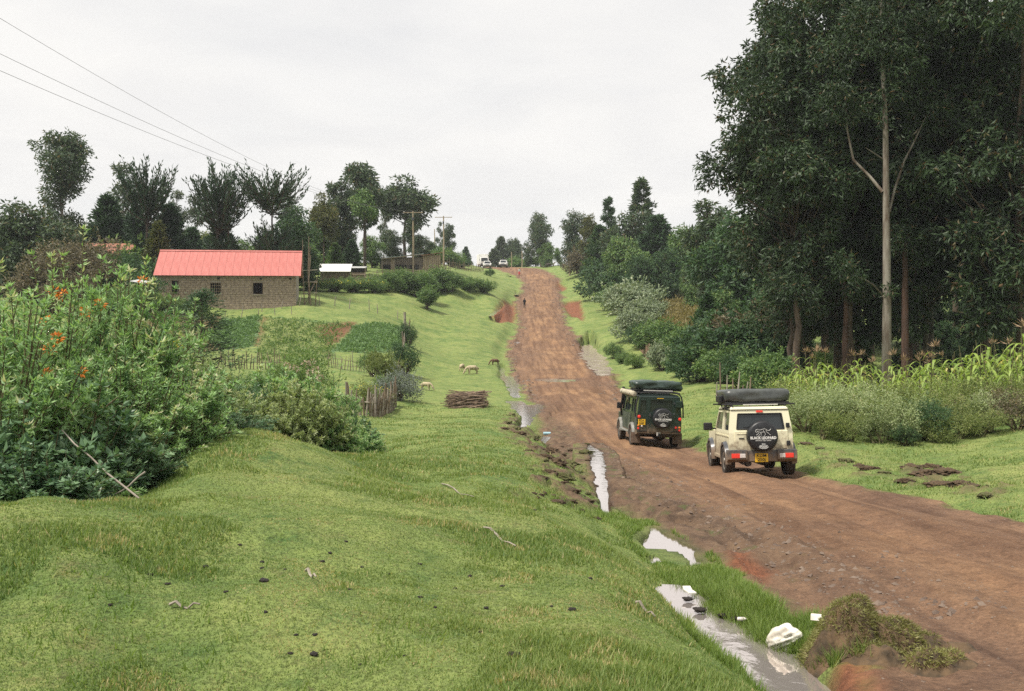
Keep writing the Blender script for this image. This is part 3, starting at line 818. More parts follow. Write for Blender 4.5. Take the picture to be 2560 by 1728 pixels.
# ---- shared shapes
PR = {}
PR['roundA'] = make_euc('roundA', 1, 10, [(0,0,.82,1.9),(.9,.2,.68,1.7),(-1.0,-.2,.64,1.7),(.3,0,.48,1.2)], 5200, .42, .17, .16)
PR['roundB'] = make_euc('roundB', 2, 11, [(0,0,.85,1.5),(-.3,.2,.68,2.0),(1.0,0,.54,1.7),(-.9,0,.46,1.6),(.3,.3,.30,1.3)], 5600, .42, .17, .17)
PR['ball'] = make_euc('ball', 3, 9, [(0,0,.75,2.4),(1.2,0,.70,1.8),(-1.2,.3,.70,1.8),(0,-.8,.62,1.7)], 6000, .40, .16, .16)
PR['umbrella'] = make_euc('umbrella', 4, 10, [(0,0,.87,1.6),(1.1,.3,.80,1.4),(-1.2,0,.80,1.5)], 3800, .38, .14, .13)
PR['wisp'] = make_euc('wisp', 5, 12, [(0,0,.90,.8),(.5,0,.76,1.0),(-.7,0,.68,1.1),(.6,.2,.55,1.2),(-.4,0,.42,1.2),(.4,0,.28,1.0)], 2600, .36, .13, .11, fill=.15)
PR['wide'] = make_euc('wide', 6, 9, [(0,0,.80,2.0),(1.6,.3,.62,1.9),(-1.7,0,.60,2.0),(.2,.5,.42,2.3),(-1.3,-.4,.30,1.9),(1.4,-.4,.28,1.9),(0,-.9,.18,1.7)], 8000, .40, .16, .18)
PR['tall'] = make_euc('tall', 7, 19, [(0,0,.91,1.9),(-.2,0,.82,2.7),(.5,.3,.73,2.9),(-.8,0,.68,2.5),(-.3,0,.58,2.2),(-.3,0,.43,2.4),(1.2,0,.36,2.2),(-1.2,.2,.28,2.6),(1.2,.2,.20,2.6),(0,.2,.12,2.4)], 14000, .44, .17, .26)
PR['tuftA'] = make_tuft('tuftA', 11, 11, [(.52,.98,2.3,84,.95),(.25,.5,1.3,22,.6)], .16, .42, .12)
PR['tuftB'] = make_tuft('tuftB', 12, 11.5, [(.46,.90,2.6,100,.8),(.6,1.0,1.4,30,1.0),(.28,.48,1.5,22,.5)], .12, .42, .12, trunks=3)
PR['tuftC'] = make_tuft('tuftC', 13, 11, [(.62,1.0,2.9,74,.85),(.22,.58,1.9,50,.8)], .14, .42, .12)
PR['con'] = make_conifer('con', 14, 8, 2.6, 6800, .42, .15, .14, shape=.75)
PR['conopen'] = make_conifer('conopen', 15, 12, 2.6, 6500, .42, .15, .16, open_=.2, shape=.8)
PR['confir'] = make_conifer('confir', 16, 4.2, 1.7, 5200, .16, .035, .07, shape=.7, z0=.02)
PR['bushA'] = make_bush('bushA', 21, 2.2, 2.4, 7000, .20, .09, lumps=13)
PR['bushB'] = make_bush('bushB', 22, 2.6, 2.2, 7200, .20, .09, lumps=15)
PR['bushC'] = make_bush('bushC', 23, 1.7, 3.0, 6500, .20, .09, lumps=12)
PR['bushT'] = make_bush('bushT', 29, 1.7, 3.0, 11000, .11, .045, lumps=14)
PR['bushF'] = make_bush('bushF', 24, 1.3, 1.7, 3800, .10, .045, lumps=12)
PR['bushG'] = make_bush('bushG', 25, 1.5, 1.6, 4200, .10, .04, lumps=13)

def by_px(px, d, top, base=None):
    """ground point under a column of the photograph and the height that reaches a row"""
    x, y, z = at(px, d)
    return (x, y, z), (HZ - top) / F * d - z

HOF = {'roundA': 9.9, 'roundB': 10.6, 'ball': 8.9, 'umbrella': 10, 'wisp': 11.6, 'wide': 8.8, 'tall': 19.2, 'tuftA': 11, 'tuftB': 11.5, 'tuftC': 11, 'con': 8, 'conopen': 12, 'confir': 4.2, 'bushA': 2.4, 'bushB': 2.2, 'bushC': 3.0, 'bushF': 1.7, 'bushG': 1.6}
def _zmax(m):
    a = np.empty(len(m.vertices) * 3, np.float32); m.vertices.foreach_get('co', a); return float(np.percentile(a[2::3], 99.6))
HOF = {k: _zmax(v[1]) for k, v in PR.items()}
def T(px, d, top, proto, lm, label, cat='tree', wx=1.0, bm='brown', name=None, group=None, rz=None):
    loc, h = by_px(px, d, top)
    s = max(h, .3) / HOF[proto]
    isb = proto.startswith('bush')
    nm = name or ('shrub' if isb else {'tuftA': 'cypress_tree', 'tuftB': 'cypress_tree', 'tuftC': 'cypress_tree', 'con': 'conifer_tree', 'conopen': 'conifer_tree', 'confir': 'conifer_tree'}.get(proto, 'eucalyptus_tree'))
    if rz is None: rz = (px * 7.13 + d * 1.7) % 6.28
    return plant(nm, label, 'shrub' if isb and cat == 'tree' else cat, PR[proto], loc, (s * wx, s * wx, s), rz, lm, bm, group, BP if isb else ('trunk', 'crown'))

# ================================================================== LEFT SKYLINE
T(61, 120, 133, 'tall', 'euc', 'tall rounded eucalyptus at the far left, highest tree on the left skyline', bm='pale')
T(122, 136, 164, 'wisp', 'eucp', 'thin wispy tree just left of the leftmost brush-topped cypress', wx=1.1)
T(147, 118, 163, 'tuftA', 'cyp', 'brush-topped cypress with a bushy dark base, leftmost of the three lopped cypresses', wx=1.0)
T(108, 127, 196, 'con', 'con', 'broad dark conifer below the thin wispy tree', wx=1.1)
T(137, 121, 206, 'con', 'cyp', 'dark conifer clump under the leftmost lopped cypress', wx=1.0)
T(168, 122, 205, 'con', 'cyp', 'blackish conifer right of the leftmost lopped cypress', wx=1.2)
T(158, 112, 222, 'con', 'euco', 'olive conifer behind the left end of the red roof', wx=.85)
T(177, 150, 191, 'wisp', 'eucp', 'airy pale eucalyptus, left one of the see-through group behind the red roof', wx=1.0, bm='grey')
T(194, 152, 196, 'wisp', 'eucp', 'airy pale eucalyptus, right one of the see-through group behind the red roof', wx=1.0, bm='grey')
T(220, 118, 164, 'tuftB', 'cyp', 'pointed brush-topped cypress on several bare stems, middle of the lopped cypresses', wx=1.0)
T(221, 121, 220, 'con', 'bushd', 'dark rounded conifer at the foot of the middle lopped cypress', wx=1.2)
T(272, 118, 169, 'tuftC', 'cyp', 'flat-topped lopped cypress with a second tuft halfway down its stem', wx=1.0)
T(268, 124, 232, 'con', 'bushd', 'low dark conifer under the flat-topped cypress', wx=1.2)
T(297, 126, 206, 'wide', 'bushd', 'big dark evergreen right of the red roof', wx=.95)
T(290, 150, 196, 'wisp', 'eucp', 'faint grey-green tree rising behind the big dark evergreen', wx=1.0)
T(324, 142, 195, 'ball', 'euco', 'olive green round-headed eucalyptus between the cypresses and the tallest round crown', wx=.72)
T(340, 152, 180, 'roundB', 'euc', 'dark eucalyptus with a pointed head behind the olive round one', wx=.85)
T(365, 162, 164, 'roundA', 'euc', 'eucalyptus with the highest round crown left of the power poles', wx=.95)
T(364, 142, 190, 'umbrella', 'bush', 'slim umbrella-shaped tree on a bare straight stem beside the small hut', wx=.85, bm='brown')
T(405, 176, 178, 'ball', 'euc', 'broad round-headed eucalyptus directly behind the first power pole', wx=1.15)
T(413, 172, 212, 'roundB', 'euc', 'lower dark eucalyptus right behind the first power pole', wx=.8)
T(384, 186, 200, 'wisp', 'euc', 'thin tree between the highest round crown and the broad round one', wx=.9)
T(449, 232, 224, 'roundB', 'euc', 'slender rounded eucalyptus behind the second power pole', wx=.8)
T(440, 240, 222, 'wisp', 'euc', 'feathery tree just left of the second power pole', wx=.7)
T(466, 300, 247, 'con', 'con', 'tiny far conifer standing alone left of the white truck', wx=.9)
for i, (px, d, top, pr, lm, lab) in enumerate([
 (30, 105, 205, 'wide', 'euc', 'eucalyptus cut by the left edge of the picture'),
 (10, 112, 215, 'wide', 'eucd', 'dark tree beyond the left frame edge'),
 (92, 128, 222, 'wide', 'euc', 'bushy eucalyptus between the tall left tree and the broad conifer'),
 (75, 132, 228, 'wide', 'bush', 'low bushy tree at the foot of the tall left eucalyptus'),
 (192, 132, 228, 'con', 'con', 'conifer behind the middle of the red roof, left of the middle cypress'),
 (245, 134, 240, 'wide', 'bush', 'low green tree between the middle and the flat-topped cypress'),
 (205, 138, 232, 'wide', 'bushy', 'yellowish tree behind the red roof ridge'),
 (322, 150, 222, 'wide', 'bush', 'green tree filling the space under the olive round eucalyptus'),
 (346, 160, 228, 'wide', 'euc', 'dark tree below the pointed eucalyptus head'),
 (292, 138, 238, 'bushA', 'bush', 'bush right beside the red-roofed building'),
 (335, 146, 243, 'con', 'bush', 'green conifer over the white-roofed hut'),
 (352, 148, 240, 'con', 'con', 'dark conifer right of the white-roofed hut'),
 (372, 170, 236, 'wide', 'bush', 'green tree behind the slim umbrella-shaped tree'),
 (392, 182, 230, 'wide', 'euc', 'dark tree behind the long timber shed'),
 (422, 186, 236, 'wide', 'euc', 'tree at the right end of the timber shed'),
 (436, 205, 246, 'bushB', 'bush', 'rounded green bush at the foot of the second power pole'),
 (450, 206, 251, 'bushB', 'bush', 'green bush sloping down right of the second power pole'),
 (462, 212, 258, 'bushB', 'bushd', 'last low bush before the white truck'),
 (258, 145, 236, 'wisp', 'bush', 'small thin tree behind the roof between two cypresses')]):
    T(px, d, top, pr, lm, lab, wx=1.15 if pr != 'wisp' else .9)

# thicket left of the house
for (px, d, top, pr, lm, wx, lab) in [
 (48, 92, 255, 'bushT', 'brown', 1.3, 'brownish thicket bush at the left edge below the tall eucalyptus'),
 (68, 95, 240, 'bushT', 'brown', 1.2, 'grey-brown leafless bush beside the rusty-roofed house'),
 (90, 98, 238, 'bushT', 'brown', 1.1, 'tall brown bush in front of the rusty roof'),
 (112, 118, 240, 'bushA', 'fresh', 1.4, 'light green bush over the rusty roof'),
 (126, 108, 252, 'bushA', 'bushd', 1.1, 'dark bush between the rusty roof and the stone building'),
 (141, 112, 262, 'bushC', 'bushd', .7, 'dark shrub behind the left gable of the stone building'),
 (118, 98, 268, 'bushB', 'bushd', 1.2, 'low dark bush before the rusty-roofed house'),
 (75, 90, 270, 'bushT', 'brown', 1.3, 'low brown bush at the far left of the field'),
 (133, 92, 286, 'bushB', 'bush', 1.0, 'green weeds under the pale iron sheet'),
 (152, 96, 291, 'bushB', 'fresh', 1.0, 'green weedy bank before the left window of the stone building'),
 (176, 98, 297, 'bushB', 'bush', 1.0, 'weeds at the foot of the stone wall'),
 (196, 99, 299, 'bushB', 'fresh', .8, 'low weeds under the middle window of the stone building'),
 (115, 90, 288, 'bushB', 'bush', 1.2, 'leafy weeds left of the pale iron sheet')]:
    T(px, d, top, pr, lm, lab, wx=wx)

# flowering hedge and bushes between the house and the road
for (px, d, top, pr, lm, wx, lab) in [
 (316, 127, 279, 'bushB', 'bush', 1.15, 'left end of the yellow-flowered hedge by the scaffold poles'),
 (334, 128, 278, 'bushB', 'bush', 1.25, 'second stretch of the yellow-flowered hedge'),
 (352, 130, 277, 'bushB', 'bush', 1.25, 'third stretch of the hedge with the most yellow flowers'),
 (371, 131, 277, 'bushB', 'bush', 1.25, 'fourth stretch of the hedge under the slim umbrella tree'),
 (388, 134, 272, 'bushA', 'bush', 1.25, 'dark right end of the flowered hedge'),
 (402, 138, 270, 'bushA', 'bush', 1.25, 'dark bush between the hedge and the roadside bushes'),
 (421, 140, 273, 'bushA', 'bush', 1.2, 'yellow-green bush at the left of the roadside clump'),
 (437, 150, 268, 'bushA', 'bush', 1.3, 'tall dark bush in the roadside clump'),
 (428, 128, 286, 'bushC', 'bush', .9, 'small tree-like bush with a pale stem at the fence corner'),
 (452, 150, 273, 'bushA', 'bush', 1.25, 'round bush in the middle of the roadside clump'),
 (468, 155, 277, 'bushB', 'bush', 1.35, 'large grey-green bush spreading over the grass bank'),
 (482, 157, 279, 'bushB', 'bush', 1.2, 'right end of the roadside bush clump'),
 (490, 205, 269, 'bushA', 'bush', 1.1, 'dark bush on the bank just below the white vehicles')]:
    T(px, d, top, pr, lm, lab, wx=wx)

# ================================================================== RIGHT SKYLINE
for (px, d, top, pr, lm, wx, lab) in [
 (494, 310, 249, 'con', 'eucp', 1.5, 'bluish far tree right behind the white truck'),
 (501, 320, 237, 'con', 'eucp', 1.0, 'pointed bluish far tree over the two white cars'),
 (510, 320, 240, 'wide', 'euc', .8, 'rounded far tree above the second white car'),
 (517, 310, 239, 'roundB', 'euc', .9, 'far eucalyptus in the middle of the crest group'),
 (525, 290, 243, 'wisp', 'eucp', 1.2, 'thin pale tree at the right of the crest group'),
 (529, 262, 246, 'wide', 'euc', .7, 'bushy far tree left of the dark round eucalyptus'),
 (541, 244, 214, 'wide', 'euc', .82, 'dark round eucalyptus standing at the top of the road'),
 (546, 240, 243, 'wide', 'bush', 1.0, 'green undergrowth tree at the foot of the round eucalyptus on the crest'),
 (558, 250, 248, 'wide', 'bush', .9, 'low tree right of the round eucalyptus on the crest'),
 (516, 275, 257, 'bushA', 'bush', 1.5, 'green bush behind the second white car'),
 (534, 265, 256, 'bushA', 'bush', 1.5, 'bush beside the far utility post on the crest'),
 (577, 212, 213, 'wide', 'euc', .8, 'olive bushy eucalyptus left of the spiky conifer'),
 (590, 200, 216, 'roundB', 'euco', .9, 'light olive eucalyptus touching the spiky conifer'),
 (608, 188, 198, 'conopen', 'con', 1.0, 'spiky-topped conifer behind the bare post'),
 (600, 180, 226, 'con', 'bushd', 1.1, 'dark low conifer at the foot of the bare post'),
 (642, 168, 179, 'conopen', 'euc', 1.1, 'tallest feathery conifer on the right skyline'),
 (633, 160, 212, 'wide', 'euc', .9, 'dark tree left of the tallest feathery conifer'),
 (657, 158, 216, 'con', 'con', 1.3, 'dark spreading conifer right of the tallest feathery one'),
 (584, 205, 250, 'bushA', 'brown', 1.1, 'pale dry bush around the roadside post on the right'),
 (626, 150, 238, 'wide', 'bush', 1.0, 'yellow-green tree in front of the tall feathery conifer'),
 (680, 150, 228, 'wide', 'bush', 1.0, 'green tree between the conifers and the forest'),
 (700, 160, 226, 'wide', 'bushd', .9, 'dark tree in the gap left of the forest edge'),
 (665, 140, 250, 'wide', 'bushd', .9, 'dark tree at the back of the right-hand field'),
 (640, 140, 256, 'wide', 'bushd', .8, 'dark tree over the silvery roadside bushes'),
 (698, 130, 248, 'wide', 'bush', .8, 'bushy tree over the ploughed strip'),
 (707, 108, 201, 'wisp', 'euc', 1.3, 'slim eucalyptus standing before the forest edge'),
 (716, 112, 210, 'roundB', 'euc', 1.0, 'rounded eucalyptus leaning on the forest edge'),
 (612, 165, 262, 'bushA', 'bushd', 1.3, 'dark roadside bush where the verge narrows'),
 (622, 148, 268, 'bushA', 'bushd', 1.2, 'dark reddish roadside bush'),
 (618, 140, 285, 'bushB', 'bush', .9, 'low bush at the edge of the right verge'),
 (632, 128, 280, 'bushA', 'silver', 1.2, 'silvery bush at the top of the right hedge'),
 (644, 122, 297, 'bushA', 'silver', 1.2, 'silvery bush in the middle of the right hedge'),
 (637, 112, 310, 'bushA', 'silver', 1.1, 'silvery bush overhanging the right verge'),
 (644, 106, 322, 'bushB', 'bushd', .9, 'dark bush by the brown sheet fence'),
 (656, 100, 322, 'bushC', 'bush', 1.2, 'feathery green bush behind the brown sheet fence'),
 (670, 96, 320, 'bushC', 'bush', 1.3, 'bamboo-like green clump above the brown sheet fence'),
 (684, 92, 328, 'bushC', 'bush', 1.2, 'green clump left of the creeper-covered cone'),
 (686, 138, 268, 'wide', 'bush', .6, 'small round tree standing in the right-hand field'),
 (707, 84, 294, 'con', 'bushd', .95, 'dark creeper-covered cone-shaped tree beside the yellow field'),
 (722, 86, 292, 'wide', 'bush', .9, 'bushy tree between the creeper cone and the forest'),
 (613, 102, 343, 'bushB', 'bush', .7, 'low bush on the right verge above the muddy pool'),
 (624, 95, 352, 'bushB', 'bush', .9, 'weedy bush on the right verge'),
 (634, 88, 354, 'bushB', 'fresh', .8, 'pale weeds at the lower end of the right verge'),
 (662, 84, 343, 'bushA', 'silver', 1.0, 'silvery round bush below the brown sheet fence'),
 (680, 78, 352, 'bushA', 'bush', 1.0, 'green bush at the bend of the right verge'),
 (700, 70, 340, 'bushA', 'bushd', 1.2, 'dark bush under the forest edge'),
 (722, 64, 345, 'bushA', 'bush', 1.1, 'green bush right of the verge bend'),
 (742, 58, 350, 'bushA', 'bushd', 1.1, 'dark bush by the wire fence posts'),
 (764, 54, 352, 'bushA', 'bush', 1.1, 'bush behind the cream car, left of the hedge'),
 (735, 66, 318, 'bushC', 'bushd', 1.3, 'tall dark shrub at the foot of the forest'),
 (752, 72, 305, 'bushC', 'brown', 1.2, 'reddish-brown shrub under the forest canopy'),
 (775, 66, 330, 'bushC', 'bushd', 1.3, 'dark shrub between the forest trunks'),
 (705, 76, 322, 'bushC', 'bushd', 1.1, 'dark shrub right below the creeper cone')]:
    T(px, d, top, pr, lm, lab, wx=wx)

# ================================================================== EUCALYPTUS STAND ON THE RIGHT
def forest_proto(name, seed, H, spread, n, r0, low=.28):
    rng = np.random.default_rng(seed); lob = []
    for k in range(16):
        f = low + (1 - low) * (k + .5) / 16
        R = spread * (.55 + .55 * np.sin(np.pi * min(1, (f - low) / (1 - low) * .8 + .15)))
        a = rng.uniform(0, 6.28); rr = R * rng.uniform(.35, .75)
        lob.append((np.cos(a) * rr, np.sin(a) * rr, f * .97, R * rng.uniform(.42, .60)))
    return make_euc(name, seed, H, lob, n, .38, .13, r0, fill=.22, sub=3.4)
FP = [forest_proto('forestA', 31, 25, 4.9, 30000, .26, .20), forest_proto('forestB', 32, 27, 4.7, 30000, .26, .22), forest_proto('forestC', 33, 24, 5.2, 30000, .24, .16)]
FL = [
 (793, 60, 0, .92, 'forest eucalyptus at the left end of the stand, overhanging the verge', 'brown'),
 (806, 68, 1, 1.0, 'second forest eucalyptus from the left end of the stand', 'brown'),
 (838, 61, 2, 1.05, 'forest eucalyptus left of the dark twin trunks', 'brown'),
 (850, 69, 0, 1.05, 'forest eucalyptus behind the dark twin trunks', 'brown'),
 (858, 62, 1, 1.0, 'forest eucalyptus just left of the pale trunk', 'red'),
 (908, 60, 2, 1.05, 'red-barked forest eucalyptus just right of the pale trunk', 'red'),
 (930, 64, 0, 1.0, 'forest eucalyptus with a thin grey trunk right of the red-barked one', 'grey'),
 (985, 58, 1, 1.05, 'forest eucalyptus at the right, left of the frame edge', 'brown'),
 (1020, 54, 2, 1.0, 'forest eucalyptus cut by the right frame edge', 'brown'),
 (1060, 60, 0, 1.0, 'forest eucalyptus beyond the right frame edge', 'brown'),
 (806, 84, 2, 1.05, 'eucalyptus in the back row at the left of the stand', 'brown'),
 (825, 88, 1, 1.1, 'back-row eucalyptus behind the twin trunks', 'brown'),
 (870, 86, 0, 1.1, 'back-row eucalyptus behind the pale trunk', 'brown'),
 (915, 90, 2, 1.15, 'back-row eucalyptus behind the red-barked tree', 'brown'),
 (1005, 84, 0, 1.1, 'back-row eucalyptus near the right frame edge', 'brown'), (955, 104, 1, 1.15, 'farthest back-row eucalyptus seen right of the grey trunk', 'brown')]
for (px, d, k, s, lab, bm) in FL:
    x, y, z = at(px, d)
    plant('eucalyptus_tree', lab, 'tree', FP[k], (x, y, z), s, (px * 3.3) % 6.28, 'eucd', bm)
# understory that closes the stand
for (px, d, top, pr, lm, wx, lab) in [
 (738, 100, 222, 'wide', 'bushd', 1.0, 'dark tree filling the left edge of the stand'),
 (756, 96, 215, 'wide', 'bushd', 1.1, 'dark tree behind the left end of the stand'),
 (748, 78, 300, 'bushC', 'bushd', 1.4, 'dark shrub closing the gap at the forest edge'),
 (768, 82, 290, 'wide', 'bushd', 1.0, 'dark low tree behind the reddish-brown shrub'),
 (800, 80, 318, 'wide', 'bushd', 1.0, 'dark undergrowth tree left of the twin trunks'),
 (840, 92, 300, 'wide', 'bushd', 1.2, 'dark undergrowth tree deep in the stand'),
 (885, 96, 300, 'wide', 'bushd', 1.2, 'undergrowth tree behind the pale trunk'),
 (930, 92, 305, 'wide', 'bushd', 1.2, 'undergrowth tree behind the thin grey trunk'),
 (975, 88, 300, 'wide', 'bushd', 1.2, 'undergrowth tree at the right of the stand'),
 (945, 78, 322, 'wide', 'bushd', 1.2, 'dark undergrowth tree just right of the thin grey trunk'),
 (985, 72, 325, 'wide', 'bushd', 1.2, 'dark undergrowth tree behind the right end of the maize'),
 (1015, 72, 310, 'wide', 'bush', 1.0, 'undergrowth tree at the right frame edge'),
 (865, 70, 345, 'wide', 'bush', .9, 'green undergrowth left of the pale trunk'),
 (818, 75, 352, 'bushA', 'fresh', 1.2, 'sunlit bush seen between the forest trunks'),  # lighter leaf colour put in for sunlight falling on this bush
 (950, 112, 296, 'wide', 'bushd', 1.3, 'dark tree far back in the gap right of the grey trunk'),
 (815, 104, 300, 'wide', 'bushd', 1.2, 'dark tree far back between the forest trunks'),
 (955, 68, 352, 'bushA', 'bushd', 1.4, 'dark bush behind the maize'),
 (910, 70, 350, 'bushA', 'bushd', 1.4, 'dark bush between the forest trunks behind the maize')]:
    T(px, d, top, pr, lm, lab, wx=wx)

def pale_trunk():
    """the tall bare pale trunk with two steep limbs"""
    rng = np.random.default_rng(5)
    d = 54.0; x0, y0, z0 = at(886, d)
    Z = lambda py: (HZ - py) / F * d - z0
    X = lambda px: (px - 512) / F * d - x0
    r = empty('eucalyptus_tree', (x0, y0, z0), 0, 1, 'tall eucalyptus with a bare pale trunk in front of the dark stand', 'tree')
    q = Q()
    p = np.array([(X(887), 0, -.4), (X(886.5), 0, Z(360)), (X(887), 0, Z(300)), (X(886.5), 0, Z(230)), (X(886), 0, Z(190)), (X(885.5), 0, Z(128)), (X(884), .2, Z(60)), (X(883), .3, Z(0)), (X(882), .3, Z(-60))])
    tube(q, p, [.31, .25, .22, .19, .17, .14, .11, .08, .04], 12)
    mobj('trunk', q.mesh('pale_trunk', True), BARK['pale'], r)
    for pts, rad in (([(882.5, 0, 192), (872, .3, 176), (857, .6, 158), (853, .9, 128), (852, 1.0, 95)], .10), ([(889, 0, 212), (897, .4, 190), (909, .7, 160), (922, 1.0, 138), (936, 1.2, 110)], .085),
                     ([(882.5, 0, 159), (872, -.3, 154), (862, -.5, 149)], .045), ([(882.5, 0, 295), (872, -.4, 286), (860, -.8, 280), (845, -1.2, 276)], .05)):
        q = Q(); a = np.array([(X(px), yy, Z(py)) for px, yy, py in pts]); tube(q, a, np.linspace(rad, rad * .35, len(a)), 7)
        mobj('limb', q.mesh('limb', True), BARK['grey' if rad < .08 else 'pale'], r)
    q = Q(); C = [(X(852), 1.0, Z(90)), (X(936), 1.2, Z(108)), (X(884), .3, Z(40)), (X(870), .5, Z(20)), (X(905), .3, Z(55)), (X(880), -.3, Z(-30)), (X(845), -1.0, Z(272)), (X(835), -1.2, Z(262)), (X(858), .8, Z(110)), (X(887), -.2, Z(290)), (X(915), .8, Z(80)), (X(838), .6, Z(100)), (X(925), .6, Z(30)), (X(850), .6, Z(45)), (X(884), -.6, Z(100)), (X(892), -.7, Z(70)), (X(876), -.7, Z(48)), (X(890), -.6, Z(15)), (X(880), -.5, Z(122))]
    crown_clumps(q, rng, C, [1.5, 1.5, 1.7, 1.6, 1.4, 2.0, .8, .8, 1.1, .45, 1.4, 1.3, 1.6, 1.7, 1.0, 1.2, 1.2, 1.3, .55], 12000, .28, .08, .45, fill=.2)
    mobj('crown', q.mesh('pale_tree_crown'), LM['eucd'], r)
pale_trunk()

def bare_trunk(px, d, top, r0, lean, label, bm):
    x, y, z = at(px, d); h = (HZ - top) / F * d - z
    r = empty('forest_tree', (x, y, z), 0, 1, label, 'tree')
    q = Q(); t = np.linspace(0, 1, 7); rng = np.random.default_rng(int(px))
    tube(q, np.stack([lean * t * h + rng.normal(size=7) * .05, t * 0, t * h - .3 * (t == 0)], 1), r0 * (1.15 - .55 * t), 9)
    mobj('trunk', q.mesh('bare_trunk', True), BARK[bm], r)
    q = Q(); crown_clumps(q, rng, [(lean * h, 0, h), (lean * h + .8, .3, h * .9), (lean * h - .8, .2, h * 1.05)], [1.3, 1.0, 1.0], 1800, .28, .08, .4)
    mobj('crown', q.mesh('bare_trunk_crown'), LM['eucd'], r)
bare_trunk(790, 57, 300, .17, .02, 'left one of the two dark twin trunks at the forest edge', 'brown')
bare_trunk(797, 56, 290, .22, -.01, 'thicker right one of the two dark twin trunks', 'brown')
bare_trunk(816, 62, 320, .13, -.25, 'thin dark trunk leaning left behind the hedge', 'brown')
bare_trunk(845, 57, 280, .19, .0, 'reddish trunk left of the pale trunk', 'red')
bare_trunk(851, 58, 270, .22, .0, 'dark trunk close beside the reddish one', 'brown')
bare_trunk(905, 56, 240, .22, .0, 'red-brown peeling trunk right of the pale trunk', 'red')
bare_trunk(924, 60, 262, .17, .03, 'slim grey-brown trunk right of the peeling one', 'grey')

# ================================================================== NEAR SHRUBS, LEFT
NS = {}
NS['lance'] = make_shrub('lance', 41, 1.4, 3.0, 85, 74, .090, .024)
NS['lance2'] = make_shrub('lance2', 42, 1.4, 2.2, 100, 62, .082, .023)
NS['broad'] = make_shrub('broad', 43, 1.2, 2.0, 60, 34, .12, .062, whorl=False)
NS['small'] = make_shrub('small', 44, .8, 1.3, 40, 46, .13, .032, t0=.2)
NS['dense'] = make_shrub('dense', 45, 1.5, 1.9, 120, 64, .098, .036, twig=4)
NH = {k: _zmax(v[1]) for k, v in NS.items()}
def N_(px, d, top, r, proto, lm, label, rz=None):
    loc, h = by_px(px, d, top); sz = h / NH[proto]; R0 = {'lance': 1.4, 'lance2': 1.4, 'broad': 1.2, 'small': .8, 'dense': 1.5}[proto]
    return plant('shrub', label, 'shrub', NS[proto], loc, (r / R0, r / R0, sz), (px * 1.3) % 6.28 if rz is None else rz, lm, 'stem', None, BP)
tall1 = N_(95, 13, 264, 1.35, 'lance', 'near', 'tallest leafy shrub of the left thicket, dotted with orange flowers')
tall2 = N_(45, 11.8, 290, 1.2, 'lance', 'near', 'tall shrub with orange flowers at the left frame edge')
N_(-8, 10.2, 300, 1.3, 'lance', 'near', 'tall shrub beyond the left frame edge')
N_(-62, 11.5, 310, 1.5, 'lance', 'near', 'leafy shrub outside the left frame edge beside the thicket')
N_(-120, 13, 320, 1.6, 'lance2', 'near', 'rounded shrub well outside the left frame edge')
T(-40, 115, 225, 'wide', 'euc', 'bushy tree outside the left frame edge')
T(-100, 120, 205, 'wide', 'euc', 'tall bushy tree well outside the left frame edge')
N_(146, 13.8, 308, 1.15, 'lance', 'near', 'upright shrub right of the tallest one')
N_(190, 14.2, 364, 1.0, 'lance2', 'nearl', 'pale green shrub in the middle of the left thicket')
N_(160, 12.2, 362, 1.1, 'lance2', 'near', 'leafy shrub in front of the pale green one')
yel = N_(172, 15.5, 346, .95, 'lance2', 'nearl', 'shrub topped with a cluster of yellow flowers')
N_(222, 15.6, 374, .8, 'lance2', 'neard', 'shrub left of the round central bush')  # darker leaf colour stands for the shade in the hollow
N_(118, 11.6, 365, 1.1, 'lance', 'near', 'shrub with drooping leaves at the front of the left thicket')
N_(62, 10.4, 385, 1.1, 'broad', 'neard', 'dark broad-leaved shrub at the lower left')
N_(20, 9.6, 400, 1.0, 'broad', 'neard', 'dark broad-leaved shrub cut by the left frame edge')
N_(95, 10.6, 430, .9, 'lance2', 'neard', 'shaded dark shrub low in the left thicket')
N_(142, 11.4, 424, .62, 'small', 'nearl', 'small bright rosette shrub at the edge of the grass bank')
N_(165, 11.9, 448, .4, 'small', 'near', 'little shrub at the right foot of the rosette shrub')
N_(98, 9.8, 474, .42, 'small', 'near', 'low dark-green plant at the bottom of the thicket')
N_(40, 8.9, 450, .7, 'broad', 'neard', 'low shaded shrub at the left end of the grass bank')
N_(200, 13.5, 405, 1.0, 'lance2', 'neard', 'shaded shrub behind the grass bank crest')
N_(246, 19, 392, 1.0, 'dense', 'neard', 'dense shrub filling the hollow left of the central bush')  # shade of the hollow is put into the leaf colour
N_(282, 21, 374, 1.4, 'dense', 'near', 'shrub with pale pink flower heads behind the central bush')
N_(318, 22, 382, 1.1, 'lance2', 'near', 'tall weedy shrub with pink heads right behind the central bush')
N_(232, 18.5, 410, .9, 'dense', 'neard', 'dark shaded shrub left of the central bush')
N_(298, 17.2, 386, .98, 'dense', 'nearc', 'round yellow-green bush in the centre left, standing alone on the bank')
N_(276, 16.6, 402, .75, 'dense', 'nearc', 'left half of the yellow-green central bush')
N_(326, 17.4, 412, .7, 'dense', 'near', 'green bush joined to the right side of the central bush')
N_(352, 18.6, 428, .62, 'dense', 'near', 'dark green bush at the right end of the central clump')
N_(366, 19.2, 434, .42, 'lance2', 'near', 'small weedy bush at the far right of the central clump')
N_(352, 24, 414, .75, 'broad', 'neard', 'dark glossy shrub behind the right end of the central clump')
N_(336, 27, 398, .7, 'dense', 'neard', 'dark bush in front of the picket fence')
